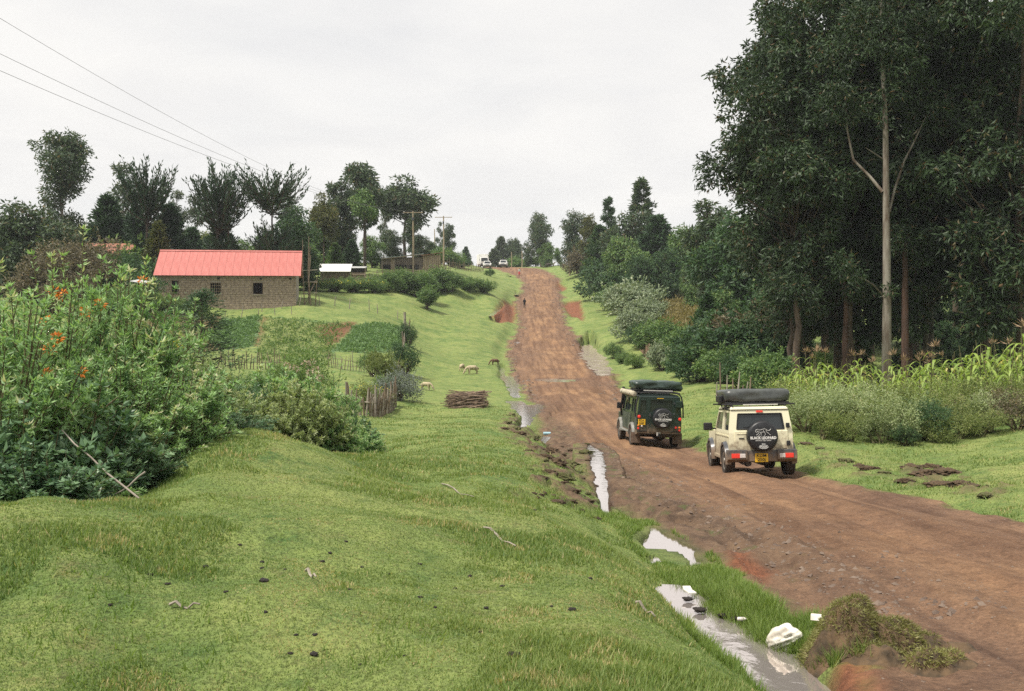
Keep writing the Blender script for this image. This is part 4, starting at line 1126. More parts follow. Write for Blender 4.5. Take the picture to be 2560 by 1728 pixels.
for (px, d, top, pr, lm, wx, lab) in [
 (202, 60, 290, 'confir', 'con', 1.55, 'dark rounded conifer standing in the vegetable plots'),
 (262, 48, 370, 'bushG', 'bush', 1.3, 'weedy bush before the left picket fence'),
 (240, 40, 376, 'bushG', 'fresh', 1.2, 'pale weeds in front of the left picket fence'),
 (286, 50, 360, 'bushF', 'fresh', .9, 'light green weeds between the two picket fences'),
 (300, 52, 350, 'bushF', 'fresh', .9, 'tall light weed in the weedy plot'),
 (314, 50, 368, 'bushF', 'fresh', .8, 'weed patch left of the right picket fence'),
 (326, 42, 386, 'bushG', 'bush', 1.1, 'bush behind the pink-headed shrub'),
 (366, 56, 379, 'bushG', 'bushy', 1.2, 'yellow-flowered bush behind the front picket fence'),
 (386, 62, 374, 'bushF', 'bush', .9, 'green bush at the end of the front picket fence'),
 (396, 60, 366, 'bushG', 'grey', 1.2, 'grey-blue bush at the fence corner'),
 (372, 72, 352, 'bushF', 'bush', 1.0, 'dark bush at the right end of the far picket fence'),
 (384, 70, 350, 'bushF', 'bushy', 1.0, 'olive bush by the fence corner posts'),
 (406, 78, 340, 'bushF', 'bushd', .8, 'dark ivy-like bush on the side fence'),
 (409, 95, 322, 'bushF', 'bushd', .7, 'small dark bush on the upper side fence'),
 (341, 34, 408, 'bushG', 'bushd', .6, 'dark bush at the left foot of the front picket fence')]:
    T(px, d, top, pr, lm, lab, wx=wx)

# flowers of the left thicket
def blob(q, rng, c, r, n=26, l=.05):
    d = sphere_dirs(rng, n, .2); leaves(q, rng, np.asarray(c) + d * r * .5, d, l, l * .5, rng.uniform(.2, 1, n))
M_OR = leafmat('petal_orange', (.45,.13,.02), (.75,.26,.04), None, .2)
M_YE = leafmat('petal_yellow', (.55,.45,.03), (.80,.68,.06), None, .2)
M_PK = leafmat('flower_head_pink', (.32,.24,.19), (.50,.40,.33), None, .2)
def flowers(root, pts, mat, r, name='flower'):
    rng = np.random.default_rng(len(pts) * 7 + 3)
    inv = root.matrix_basis.inverted() if False else None
    M = Matrix.LocRotScale(root.location, root.rotation_euler, root.scale).inverted()
    me = None
    for (px, py, d) in pts:
        q = Q(); blob(q, rng, (0, 0, 0), r)
        o = mobj(name, q.mesh(name), mat, root)
        w_ = M @ Vector(P3(px, py, d))
        o.location = w_; o.scale = (1 / root.scale[0], 1 / root.scale[1], 1 / root.scale[2]); o.rotation_euler = (0, 0, -root.rotation_euler[2])
flowers(tall1, [(62, 295, 12.1), (53, 291, 12.0), (142, 281, 13.5), (85, 312, 11.9), (100, 304, 12.2)], M_OR, .07)
flowers(tall2, [(46, 321, 11), (49, 349, 10.7), (46, 374, 10.6), (80, 372, 10.9), (57, 338, 10.8)], M_OR, .065)
flowers(yel, [(168, 341, 15.2), (172, 344, 15.2), (176, 343, 15.2), (164, 340, 15.2), (179, 346, 15.2), (160, 339, 15.2)], M_YE, .06)
for o in COL.objects:
    if o.name.startswith('shrub') and o.get('label', '').startswith('shrub with pale pink flower heads'):
        flowers(o, [(305, 364, 20.6), (312, 362, 20.6), (316, 370, 20.6), (296, 368, 20.4), (320, 378, 20.4), (310, 373, 20.4), (287, 366, 20.4)], M_PK, .085, 'flower_head')

# yellow flowers of the far hedge
_hr = np.random.default_rng(9)
for o in list(COL.objects):
    lb = o.get('label', '')
    if 'yellow-flowered hedge' in lb or 'most yellow flowers' in lb or 'hedge under the slim' in lb or 'yellow-flowered bush behind' in lb:
        near_ = 'behind the front' in lb
        q = Q(); n = 90; a = _hr.uniform(0, 6.28, n); R0, H0 = (1.5, 1.6) if near_ else (2.6, 2.2)
        rr = R0 * np.sqrt(_hr.random(n)) * .85; z = H0 * (.99 - .28 * (rr / R0) ** 2 - .18 * _hr.random(n))
        l = .07 if near_ else .2
        leaves(q, _hr, np.stack([np.cos(a) * rr, np.sin(a) * rr, z], 1), sphere_dirs(_hr, n, .5), l, l * .7, _hr.uniform(0, 1, n))
        c = mobj('blossom', q.mesh('blossom'), M_YE, o); c['kind'] = 'stuff'

# ================================================================== HEDGE AND MAIZE, RIGHT
HB = [make_bush('hedgeA', 51, 1.5, 1.9, 5200, .085, .034, lumps=16), make_bush('hedgeB', 52, 1.4, 1.7, 5200, .085, .034, lumps=15), make_shrub('hedgeC', 53, 1.4, 1.8, 90, 46, .09, .03)]
for (px, d, top, k, r, lm, lab) in [
 (792, 33, 380, 0, 1.3, 'hedge', 'green bush at the left end of the right hedge, behind the cream car'),
 (806, 30.5, 389, 0, 1.25, 'hsilver', 'silvery bush right beside the roof tent of the cream car'),
 (836, 31, 388, 1, 1.25, 'hsilver', 'silvery bush second along the right hedge'),
 (866, 31, 392, 2, 1.2, 'hedge', 'green shrub between the silvery bushes of the right hedge'),
 (892, 29.5, 390, 0, 1.3, 'hsilver', 'biggest silvery bush bulging from the right hedge'),
 (920, 29.8, 398, 1, 1.2, 'bushd', 'dark green bush in the middle of the right hedge'),
 (944, 30.5, 392, 0, 1.2, 'hedge', 'green bush right of the dark one in the hedge'),
 (968, 31, 396, 2, 1.2, 'brown', 'dry brownish shrub in the right hedge'),
 (992, 30.5, 392, 1, 1.2, 'hsilver', 'pale bush near the right frame edge'),
 (1016, 30, 388, 0, 1.3, 'brown', 'dry twiggy bush at the right frame edge'),
 (1045, 30, 385, 1, 1.3, 'hedge', 'hedge bush beyond the right frame edge'),
 (905, 28.4, 422, 2, .5, 'bushd', 'little dark shrub at the foot of the hedge'),
 (850, 33.5, 380, 0, 1.3, 'hsilver', 'grey-green bush in the second row of the hedge'),
 (905, 33, 382, 1, 1.3, 'hedge', 'fresh green bush in the second row of the hedge'),
 (820, 29.6, 408, 1, .8, 'hedge', 'low weedy bush filling the hedge foot beside the cream car'),
 (851, 29.4, 412, 0, .8, 'hedge', 'low weedy bush at the foot of the silvery hedge bushes'),
 (878, 29.0, 414, 1, .7, 'hsilver', 'low pale bush in front of the biggest silvery bush'),
 (934, 29.2, 412, 0, .8, 'hedge', 'low green bush right of the dark hedge bush'),
 (958, 29.6, 412, 1, .8, 'hedge', 'low weedy bush under the dry brownish shrub'),
 (982, 29.4, 408, 0, .8, 'hedge', 'low green bush near the right end of the hedge foot'),
 (955, 33.5, 378, 0, 1.3, 'hedge', 'fresh green bush in the second row near the right'),
 (1000, 33, 374, 1, 1.3, 'hedge', 'tall fresh green bush by the right frame edge')]:
    loc, h = by_px(px, d, top); R0, H0 = [(1.5, 1.9), (1.4, 1.7), (1.4, 1.8)][k]
    plant('hedge_shrub', lab, 'shrub', HB[k], loc, (r / R0, r / R0, h / H0), px % 6.28, lm, 'stem', None, BP)

def maize_proto(seed, H, tassel=True):
    rng = np.random.default_rng(seed); st = Q(); lf = Q(); ts = Q()
    tube(st, [(0, 0, -.1), (rng.normal() * .03, 0, H * .5), (rng.normal() * .06, rng.normal() * .06, H)], [.018, .014, .008], 5)
    for i in range(13):
        z = H * (.12 + .8 * i / 13); a = i * 2.4 + rng.normal() * .4; L = rng.uniform(.5, .85); wd = .075
        t = np.linspace(0, 1, 7); out_ = L * t * .8; zz = z + L * (.75 * t - 1.05 * t ** 2) + .06 * rng.normal()
        c = np.stack([np.cos(a) * out_, np.sin(a) * out_, zz], 1); sd = np.array([-np.sin(a), np.cos(a), 0]) * wd * .5
        wv = np.sin(np.pi * np.clip(t * .92 + .08, 0, 1))[:, None] * sd
        v = np.concatenate([c + wv, c - wv]); n = 7
        f = np.stack([np.arange(n - 1), np.arange(1, n), n + np.arange(1, n), n + np.arange(n - 1)], 1)
        lf.add(v, f, float(np.clip(.5 + rng.normal() * .25 + (.35 if i < 3 else 0), 0, 1)))
    if tassel:
        d = sphere_dirs(rng, 22, 1.5); leaves(ts, rng, np.array([0, 0, H * .98]) + d * .03, d, .20, .022, rng.uniform(0, 1, 22))
    return st.mesh('maize_stalk', True), lf.mesh('maize_leaf'), (ts.mesh('maize_tassel') if tassel else None)
MZ = [maize_proto(61, 2.2), maize_proto(62, 2.0), maize_proto(63, 1.9, False), maize_proto(64, 1.8, False)]
_mr = np.random.default_rng(66)
_first = {}
for i in range(170):
    px = _mr.uniform(780, 1050); d = _mr.uniform(35, 46)
    k = int(_mr.integers(0, 4))
    if k < 2 and _mr.random() < .72: k += 2
    loc = at(px, d); s = _mr.uniform(.70, 1.15) * (1 + .45 * sstep(900, 1010, px)); rz = _mr.uniform(0, 6.28)
    if k < 2: s *= 1.05
    t = empty('maize_plant', loc, rz, s, 'tall maize plant with a reddish tassel behind the right hedge' if k < 2 else 'leafy maize plant without tassel behind the right hedge', 'maize', 'tasselled maize behind the hedge' if k < 2 else 'leafy maize behind the hedge')
    mobj('stalk', MZ[k][0], BARK['stem'], t); o = mobj('foliage', MZ[k][1], LM['maize'], t)
    if MZ[k][2]: mobj('tassel', MZ[k][2], LM['tassel'], t)

# low crops in the plots: nobody could count them
def crop_stuff(name, poly, n, h, l, wd, lm, seed, rows=None):
    rng = np.random.default_rng(seed); P = poly[:, :2]; mn, mx = P.min(0), P.max(0)
    x = rng.uniform(mn[0], mx[0], n * 3); y = rng.uniform(mn[1], mx[1], n * 3)
    k = poly_sd(x, y, poly, .5) > .2; x, y = x[k][:n], y[k][:n]
    if rows: y = np.round(y / rows) * rows + rng.normal(size=len(y)) * rows * .14
    z = gnd(x, y); q = Q(); m = 7
    pos = np.repeat(np.stack([x, y, z], 1), m, 0); ax = sphere_dirs(rng, len(pos), .7); pos = pos + ax * [.25, .25, 0] + np.stack([0 * pos[:, 0], 0 * pos[:, 0], rng.uniform(0, h, len(pos))], 1)
    leaves(q, rng, pos, ax, l, wd, np.clip(.45 + rng.normal(size=len(pos)) * .22, 0, 1))
    o = mobj(name, q.mesh(name), LM[lm]); o['kind'] = 'stuff'
crop_stuff('potato_plants', CROPS['potato_patch'][0], 700, .16, .24, .13, 'crop', 71, .75)
crop_stuff('bean_plants', CROPS['bean_patch'][0], 1000, .16, .24, .13, 'crop', 72, .75)
crop_stuff('weeds', CROPS['weedy_patch'][0], 600, .2, .26, .10, 'fresh', 73)
crop_stuff('weeds', CROPS['tilled_strip'][0], 300, .2, .26, .10, 'fresh', 74)
crop_stuff('maize', CROPS['maize_patch'][0], 2200, 1.3, .7, .12, 'dry', 75)
# ================================================================== MESH PIECES FOR BUILT THINGS
class PB:
    """one part: boxes, prisms, tubes and lathes in one bmesh"""
    def __init__(s): s.bm = bmesh.new()
    def quad(s, *p):
        return s.bm.faces.new([s.bm.verts.new(q) for q in p])
    def box(s, c, sz, rot=None, taper=(1, 1), bev=0):
        hx, hy, hz = sz[0] / 2, sz[1] / 2, sz[2] / 2
        vs = []
        for z, k in ((-hz, (1, 1)), (hz, taper)):
            for x, y in ((-1, -1), (1, -1), (1, 1), (-1, 1)):
                v = Vector((x * hx * k[0], y * hy * k[1], z))
                if rot is not None: v = rot @ v
                vs.append(s.bm.verts.new(v + Vector(c)))
        fs = [(3, 2, 1, 0), (4, 5, 6, 7), (0, 1, 5, 4), (1, 2, 6, 5), (2, 3, 7, 6), (3, 0, 4, 7)]
        fc = [s.bm.faces.new([vs[i] for i in f]) for f in fs]
        if bev:
            ed = list({e for f in fc for e in f.edges})
            bmesh.ops.bevel(s.bm, geom=ed, offset=bev, segments=2, affect='EDGES', profile=.6)
        return s
    def prism(s, prof, x0, x1, bev=0):
        """outline in (y, z), drawn out along x; x0/x1 numbers or functions of z"""
        f0 = x0 if callable(x0) else (lambda z: x0); f1 = x1 if callable(x1) else (lambda z: x1)
        a = [s.bm.verts.new((f0(z), y, z)) for y, z in prof]; b = [s.bm.verts.new((f1(z), y, z)) for y, z in prof]
        n = len(prof); fc = [s.bm.faces.new(a[::-1]), s.bm.faces.new(b)]
        for i in range(n): fc.append(s.bm.faces.new([a[i], a[(i + 1) % n], b[(i + 1) % n], b[i]]))
        bmesh.ops.recalc_face_normals(s.bm, faces=fc)
        if bev:
            ed = list({e for f in fc for e in f.edges})
            bmesh.ops.bevel(s.bm, geom=ed, offset=bev, segments=2, affect='EDGES', profile=.6)
        return s
    def tube(s, pts, r, n=8, closed=False):
        pts = [Vector(p) for p in pts]; rings = []
        m = len(pts)
        for i, p in enumerate(pts):
            d = (pts[min(i + 1, m - 1)] - pts[max(i - 1, 0)]).normalized()
            ref = Vector((0, 0, 1)) if abs(d.z) < .9 else Vector((1, 0, 0))
            a = d.cross(ref).normalized(); b = a.cross(d)
            rr = r[i] if isinstance(r, (list, tuple)) else r
            rings.append([s.bm.verts.new(p + a * math.cos(t) * rr + b * math.sin(t) * rr) for t in [k * 2 * math.pi / n for k in range(n)]])
        for i in range(m - 1):
            for k in range(n):
                s.bm.faces.new([rings[i][k], rings[i][(k + 1) % n], rings[i + 1][(k + 1) % n], rings[i + 1][k]])
        s.bm.faces.new(rings[0][::-1]); s.bm.faces.new(rings[-1])
        return s
    def lathe(s, prof, c, axis='x', n=24, close=True):
        """prof: (offset along axis, radius)"""
        c = Vector(c); rings = []
        for o_, r in prof:
            ring = []
            for k in range(n):
                t = 2 * math.pi * k / n
                u, v = math.cos(t) * r, math.sin(t) * r
                ring.append(s.bm.verts.new(c + (Vector((o_, u, v)) if axis == 'x' else Vector((u, o_, v)) if axis == 'y' else Vector((u, v, o_)))))
            rings.append(ring)
        fc = []
        for i in range(len(rings) - 1):
            for k in range(n):
                fc.append(s.bm.faces.new([rings[i][k], rings[i][(k + 1) % n], rings[i + 1][(k + 1) % n], rings[i + 1][k]]))
        if close:
            fc.append(s.bm.faces.new(rings[0])); fc.append(s.bm.faces.new(rings[-1]))
        bmesh.ops.recalc_face_normals(s.bm, faces=fc)
        return s
    def frame(s, o4, i4, dep):
        """a panel with an opening: ring between outer and inner corners, plus the reveal"""
        O = [s.bm.verts.new(p) for p in o4]; I = [s.bm.verts.new(p) for p in i4]; D = [s.bm.verts.new(Vector(p) + Vector(dep)) for p in i4]
        for k in range(4):
            s.bm.faces.new([O[k], O[(k + 1) % 4], I[(k + 1) % 4], I[k]])
            s.bm.faces.new([I[k], I[(k + 1) % 4], D[(k + 1) % 4], D[k]])
        return s
    def mesh(s, name, smooth=False, ang=40):
        me = bpy.data.meshes.new(name)
        bmesh.ops.remove_doubles(s.bm, verts=s.bm.verts, dist=1e-5)
        s.bm.normal_update()
        for f in s.bm.faces: f.smooth = smooth
        if smooth:
            for e in s.bm.edges:
                if len(e.link_faces) == 2 and e.calc_face_angle(0) > math.radians(ang): e.smooth = False
        s.bm.to_mesh(me); s.bm.free(); me.update()
        return me
    def build(s, name, mat, parent=None, smooth=False, loc=None):
        return mobj(name, s.mesh(name, smooth), mat, parent, loc)

def text_part(name, body, size, loc, mat, parent, depth=.003, rot=(90, 0, 0), align='CENTER', bold=0.0, sx=1.0):
    c = bpy.data.curves.new('tmp_text', 'FONT'); c.body = body; c.size = size; c.align_x = align; c.align_y = 'CENTER'
    c.extrude = depth; c.offset = bold; c.resolution_u = 2
    t = bpy.data.objects.new('tmp_text', c); COL.objects.link(t)
    dg = bpy.context.evaluated_depsgraph_get(); dg.update()
    me = bpy.data.meshes.new_from_object(t.evaluated_get(dg))
    bpy.data.objects.remove(t); bpy.data.curves.remove(c)
    o = mobj(name, me, mat, parent, loc)
    o.rotation_euler = tuple(math.radians(a) for a in rot); o.scale = (sx, 1, 1)
    return o

def skin_mesh(name, verts, edges, rad, sub=2, root=0):
    me = bpy.data.meshes.new(name); me.from_pydata(verts, edges, []); me.update()
    t = bpy.data.objects.new('tmp_skin', me); COL.objects.link(t)
    t.modifiers.new('skin', 'SKIN')
    sv = me.skin_vertices[0].data
    for i, r in enumerate(rad):
        sv[i].radius = (r, r) if isinstance(r, (int, float)) else r
        sv[i].use_root = (i == root)
    m = t.modifiers.new('sub', 'SUBSURF'); m.levels = sub; m.render_levels = sub
    dg = bpy.context.evaluated_depsgraph_get(); dg.update()
    o = bpy.data.meshes.new_from_object(t.evaluated_get(dg))
    bpy.data.objects.remove(t); bpy.data.meshes.remove(me)
    o.name = name
    for p in o.polygons: p.use_smooth = True
    return o

def wrinkled(name, size, seed, amp, mat, parent, loc, seg=(26, 18, 7), rnd=.10, sag=.0, rz=0):
    """soft fabric-covered box: rounded edges, folds"""
    rng = np.random.default_rng(seed)
    bm = bmesh.new(); bmesh.ops.create_cube(bm, size=1)
    bmesh.ops.subdivide_edges(bm, edges=bm.edges[:], cuts=11, use_grid_fill=True)
    ph = rng.uniform(0, 6, 8)
    for v in bm.verts:
        x, y, z = v.co.x * 2, v.co.y * 2, v.co.z * 2
        p = Vector((x * size[0] / 2, y * size[1] / 2, z * size[2] / 2))
        # round the edges
        h = [s / 2 for s in size]; q = [max(abs(c) - (hh - rnd), 0) for c, hh in zip(p, h)]; L = math.sqrt(sum(c * c for c in q))
        if L > rnd:
            for k in range(3):
                sg = 1 if p[k] >= 0 else -1
                if q[k] > 0: p[k] = sg * (h[k] - rnd + q[k] * rnd / L)
        f = math.sin(p.x * 9 + p.z * 17 + ph[0]) * .5 + math.sin(p.x * 21 - p.z * 11 + ph[1]) * .35 + math.sin(p.y * 13 + p.z * 9 + ph[2]) * .4 + math.sin(p.x * 5 - p.z * 23 + p.y * 7 + ph[3]) * .5
        nrm = Vector((x ** 5, y ** 5, z ** 5)); nrm.normalize() if nrm.length > 0 else None
        p += nrm * f * amp * (1.3 - .5 * (z > .95))
        if z > 0: p.z -= sag * math.cos(x * 1.4) * (.5 - abs(y) * .2)
        v.co = p
    me = bpy.data.meshes.new(name); bm.normal_update()
    for f in bm.faces: f.smooth = True
    bm.to_mesh(me); bm.free()
    o = mobj(name, me, mat, parent, loc); o.rotation_euler = (0, 0, rz)
    return o

def pose_root(root, loc, yaw, pitch, roll):
    """yaw: heading to the right of straight ahead, pitch: nose up, roll: right side up (radians)"""
    f = Vector((math.sin(yaw) * math.cos(pitch), math.cos(yaw) * math.cos(pitch), math.sin(pitch)))
    r = Vector((math.cos(yaw) * math.cos(roll), -math.sin(yaw) * math.cos(roll), math.sin(roll)))
    u = r.cross(f).normalized(); r = f.cross(u).normalized()
    root.rotation_euler = Matrix(((r.x, f.x, u.x), (r.y, f.y, u.y), (r.z, f.z, u.z))).to_euler()
    root.location = loc

CM = {
 'cream': simple('paint_cream', (.74,.68,.45), .32, col2=(.66,.59,.38), nscale=3, spec=.5),
 'green': simple('paint_dark_green', (.014,.030,.024), .28, col2=(.010,.022,.018), nscale=3, spec=.5),
 'mud_sheen': simple('muddy_green_painted_sheen', (.085,.10,.075), .5, col2=(.03,.045,.035), nscale=4),  # muddy side paint, lightened to stand for the reflections along it
 'pale': simple('dusty_pale_metal', (.27,.275,.25), .6, col2=(.15,.14,.12), nscale=6),
 'black': simple('black_plastic', (.018,.018,.020), .55, col2=(.012,.012,.013), nscale=8),
 'vinyl': simple('black_vinyl', (.020,.021,.024), .42, col2=(.014,.014,.016), nscale=8, bump=.15, bscale=14),
 'grey': simple('grey_plastic', (.115,.12,.135), .6, col2=(.085,.09,.10), nscale=8),
 'tent': simple('dark_canvas', (.075,.082,.078), .36, col2=(.042,.047,.045), nscale=5, bump=.2, bscale=20, spec=.55),
 'tentg': simple('green_canvas', (.034,.058,.047), .38, col2=(.018,.034,.027), nscale=5, bump=.2, bscale=20, spec=.5),
 'glass': simple('dark_glass', (.022,.028,.030), .06, col2=(.016,.020,.022), nscale=2, spec=.6),
 'rubber': simple('tyre_rubber', (.030,.027,.025), .85, col2=(.060,.042,.030), nscale=5, bump=.4, bscale=25),
 'mud': simple('mud_caked', (.155,.105,.075), .9, col2=(.09,.062,.045), nscale=9, bump=.6, bscale=30),
 'rim': simple('steel_rim', (.42,.40,.37), .4, .6, col2=(.25,.22,.19), nscale=5),
 'red': simple('red_lens', (.62,.045,.030), .2, col2=(.50,.03,.02), nscale=30, emit=((.8, .05, .03), .25)),
 'amber': simple('amber_lens', (.75,.25,.04), .2, col2=(.65,.2,.03), nscale=30),
 'clear': simple('clear_lens', (.75,.72,.68), .2, col2=(.5,.42,.40), nscale=60),
 'yellow': simple('plate_yellow', (.80,.48,.02), .45, col2=(.72,.42,.02), nscale=20),
 'ink': simple('plate_black', (.02,.018,.015), .5),
 'white': simple('white_print', (.78,.78,.76), .5),
 'whitep': simple('white_paint', (.80,.80,.78), .4, col2=(.70,.69,.66), nscale=2),
 'alu': simple('pale_board', (.62,.60,.55), .5, col2=(.5,.48,.44), nscale=4),
 'canvasb': simple('beige_canvas', (.50,.45,.34), .8, col2=(.33,.29,.21), nscale=7, bump=.3, bscale=12),
 'under': simple('dirty_underside', (.035,.030,.026), .8, col2=(.065,.048,.036), nscale=6),
}

def paint(name, col, mudz):
    """car paint with dried mud thrown up from below: patchy, denser lower down"""
    m, t, N, L = new_mat(name)
    o = N.new('ShaderNodeOutputMaterial'); p = N.new('ShaderNodeBsdfPrincipled'); L.new(p.outputs[0], o.inputs[0])
    tc = N.new('ShaderNodeTexCoord'); sp = N.new('ShaderNodeSeparateXYZ'); L.new(tc.outputs['Object'], sp.inputs[0])
    mr = N.new('ShaderNodeMapRange'); mr.inputs[1].default_value = .35; mr.inputs[2].default_value = mudz; mr.inputs[3].default_value = .62; mr.inputs[4].default_value = .06; L.new(sp.outputs['Z'], mr.inputs[0])
    n = N.new('ShaderNodeTexNoise'); n.inputs['Scale'].default_value = 9; n.inputs['Detail'].default_value = 8; n.inputs['Roughness'].default_value = .75; L.new(tc.outputs['Object'], n.inputs['Vector'])
    ad = N.new('ShaderNodeMath'); ad.operation = 'ADD'; L.new(mr.outputs[0], ad.inputs[0]); L.new(n.outputs['Fac'], ad.inputs[1])
    r = N.new('ShaderNodeValToRGB'); r.color_ramp.elements[0].position = .72; r.color_ramp.elements[0].color = (0, 0, 0, 1); r.color_ramp.elements[1].position = 1.06; r.color_ramp.elements[1].color = (.85, .85, .85, 1); L.new(ad.outputs[0], r.inputs[0])
    mx = N.new('ShaderNodeMix'); mx.data_type = 'RGBA'; L.new(r.outputs[0], mx.inputs[0]); mx.inputs[6].default_value = (*col, 1); mx.inputs[7].default_value = (.21, .145, .095, 1)
    L.new(mx.outputs[2], p.inputs['Base Color'])
    rg = N.new('ShaderNodeMapRange'); rg.inputs[3].default_value = .28; rg.inputs[4].default_value = .85; L.new(r.outputs[0], rg.inputs[0]); L.new(rg.outputs[0], p.inputs['Roughness'])
    return m
CM['cream'] = paint('paint_cream', (.76, .72, .52), 1.2)
CM['green'] = paint('paint_dark_green', (.012, .027, .021), 1.1)
CM['grey'] = paint('grey_plastic', (.060, .063, .072), .75)

def wheel(root, x, y, r, wd, side, muddy=True):
    """side -1 left, +1 right: the rim faces outwards"""
    p = PB(); h = wd / 2
    p.lathe([(-h * .72, r * .62), (-h, r * .78), (-h * .96, r * .93), (-h * .78, r), (h * .78, r), (h * .96, r * .93), (h, r * .78), (h * .72, r * .62)], (x, y, r), 'x', 28)
    for k in range(26):
        a = 2 * math.pi * k / 26
        for s in (-1, 1):
            b = a + (.06 * s)
            rot = Matrix.Rotation(b, 3, 'X')
            p.box(Vector((x + s * h * .48, y, r)) + rot @ Vector((0, 0, r * 1.004)), (h * .55, r * .13, r * .035), rot)
    t = p.build('wheel', CM['rubber'], root, True)
    q = PB(); sx = side * h
    q.lathe([(sx * .55, r * .60), (sx * .80, r * .60), (sx * .72, r * .52), (sx * .35, r * .45), (sx * .45, r * .22), (sx * .85, r * .20), (sx * .9, r * .10)], (x, y, r), 'x', 20)
    q.build('rim', CM['rim'], t, True)
    return t

def flare(root, x0, x1, y, z, r0, r1, mat, a0=-8, a1=188):
    """wheel-arch flare: a curved lip standing out of the body side"""
    p = PB(); n = 14; A = []
    for k in range(n + 1):
        a = math.radians(a0 + (a1 - a0) * k / n); c, s = math.cos(a), math.sin(a)
        A.append([p.bm.verts.new(v) for v in ((x0, y + c * r0, z + s * r0), (x1, y + c * r0, z + s * r0), (x1, y + c * (r0 * .35 + r1 * .65), z + s * (r0 * .35 + r1 * .65)), (x0, y + c * r1, z + s * r1))])
    fc = []
    for k in range(n):
        for j in range(4):
            fc.append(p.bm.faces.new([A[k][j], A[k][(j + 1) % 4], A[k + 1][(j + 1) % 4], A[k + 1][j]]))
    fc += [p.bm.faces.new(A[0]), p.bm.faces.new(A[-1])]
    bmesh.ops.recalc_face_normals(p.bm, faces=fc)
    p.build('wheel_arch', mat, root, True)

def leopard(parent, c, s, mat):
    """the line drawing of a striding big cat on the spare wheel cover"""
    p = PB()
    L = [[(-.98,.10),(-1.0,.0),(-.88,-.10),(-.72,-.05),(-.66,.06)], [(-.98,.10),(-.90,.24),(-.72,.30),(-.60,.20),(-.35,.20),(-.05,.30),(.22,.34),(.42,.24),(.55,.12),(.78,.12),(.98,.24),(1.02,.40)],
         [(-.66,.06),(-.55,-.12),(-.62,-.30),(-.88,-.44),(-.80,-.50)], [(-.50,-.02),(-.30,-.22),(-.45,-.42),(-.60,-.55)], [(-.30,-.10),(-.05,-.08),(.20,-.06)], [(.0,.18),(.10,-.02),(.25,-.25),(.28,-.45),(.12,-.52)],
         [(.42,.24),(.38,.05),(.50,-.12),(.72,-.26),(.86,-.46),(.98,-.44)], [(-.30,-.12),(-.20,-.34),(-.30,-.50)], [(-.86,.14),(-.80,.12)]]
    for l in L:
        p.tube([(c[0] + x * s, c[1], c[2] + z * s) for x, z in l], s * .022, 5)
    p.build('emblem', mat, parent)

def spare_cover(root, c, r, dep, yback):
    """round vinyl cover with the print; yback is the plane it is fixed to"""
    p = PB(); x, y, z = c
    p.lathe([(0, r * .90), (-dep * .25, r), (-dep * .75, r), (-dep * .93, r * .95), (-dep, r * .86), (-dep * 1.015, r * .5), (-dep * 1.02, .001)], (x, y, z), 'y', 40)
    cv = p.build('spare_wheel_cover', CM['vinyl'], root, True)
    f = y - dep * 1.03 - .002
    leopard(cv, (x, f - .002, z + r * .32), r * .50, CM['white'])
    text_part('lettering', 'BLACK LEOPARD', r * .235, (x, f, z - r * .10), CM['white'], cv, .002, bold=.0035, sx=.92)
    text_part('lettering', 'SAFARI & SELF DRIVE', r * .115, (x, f, z - r * .265), CM['white'], cv, .002, sx=.95)
    text_part('lettering', 'WITH', r * .085, (x, f, z - r * .49), CM['white'], cv, .002, bold=.001)
    q = PB(); n = 28
    q.tube([(x + math.cos(2 * math.pi * k / n) * r * .29, f, z - r * .67 + math.sin(2 * math.pi * k / n) * r * .115) for k in range(n + 1)], r * .013, 5)
    q.build('logo_oval', CM['white'], cv)
    text_part('lettering', 'FOLEY', r * .155, (x, f, z - r * .67), CM['white'], cv, .002, bold=.002)
    return cv

def plate(root, c, w_, h_, l1, l2, mat='yellow', tilt=0):
    p = PB(); p.box(c, (w_, .014, h_), bev=.004); o = p.build('number_plate', CM[mat], root)
    text_part('lettering', l1, h_ * .50, (c[0], c[1] - .0085, c[2] + h_ * .235), CM['ink'], o, .0015, bold=.0015, sx=w_ / h_ * .70)
    if l2: text_part('lettering', l2, h_ * .50, (c[0], c[1] - .0085, c[2] - h_ * .235), CM['ink'], o, .0015, bold=.0015, sx=w_ / h_ * .70)
    return o
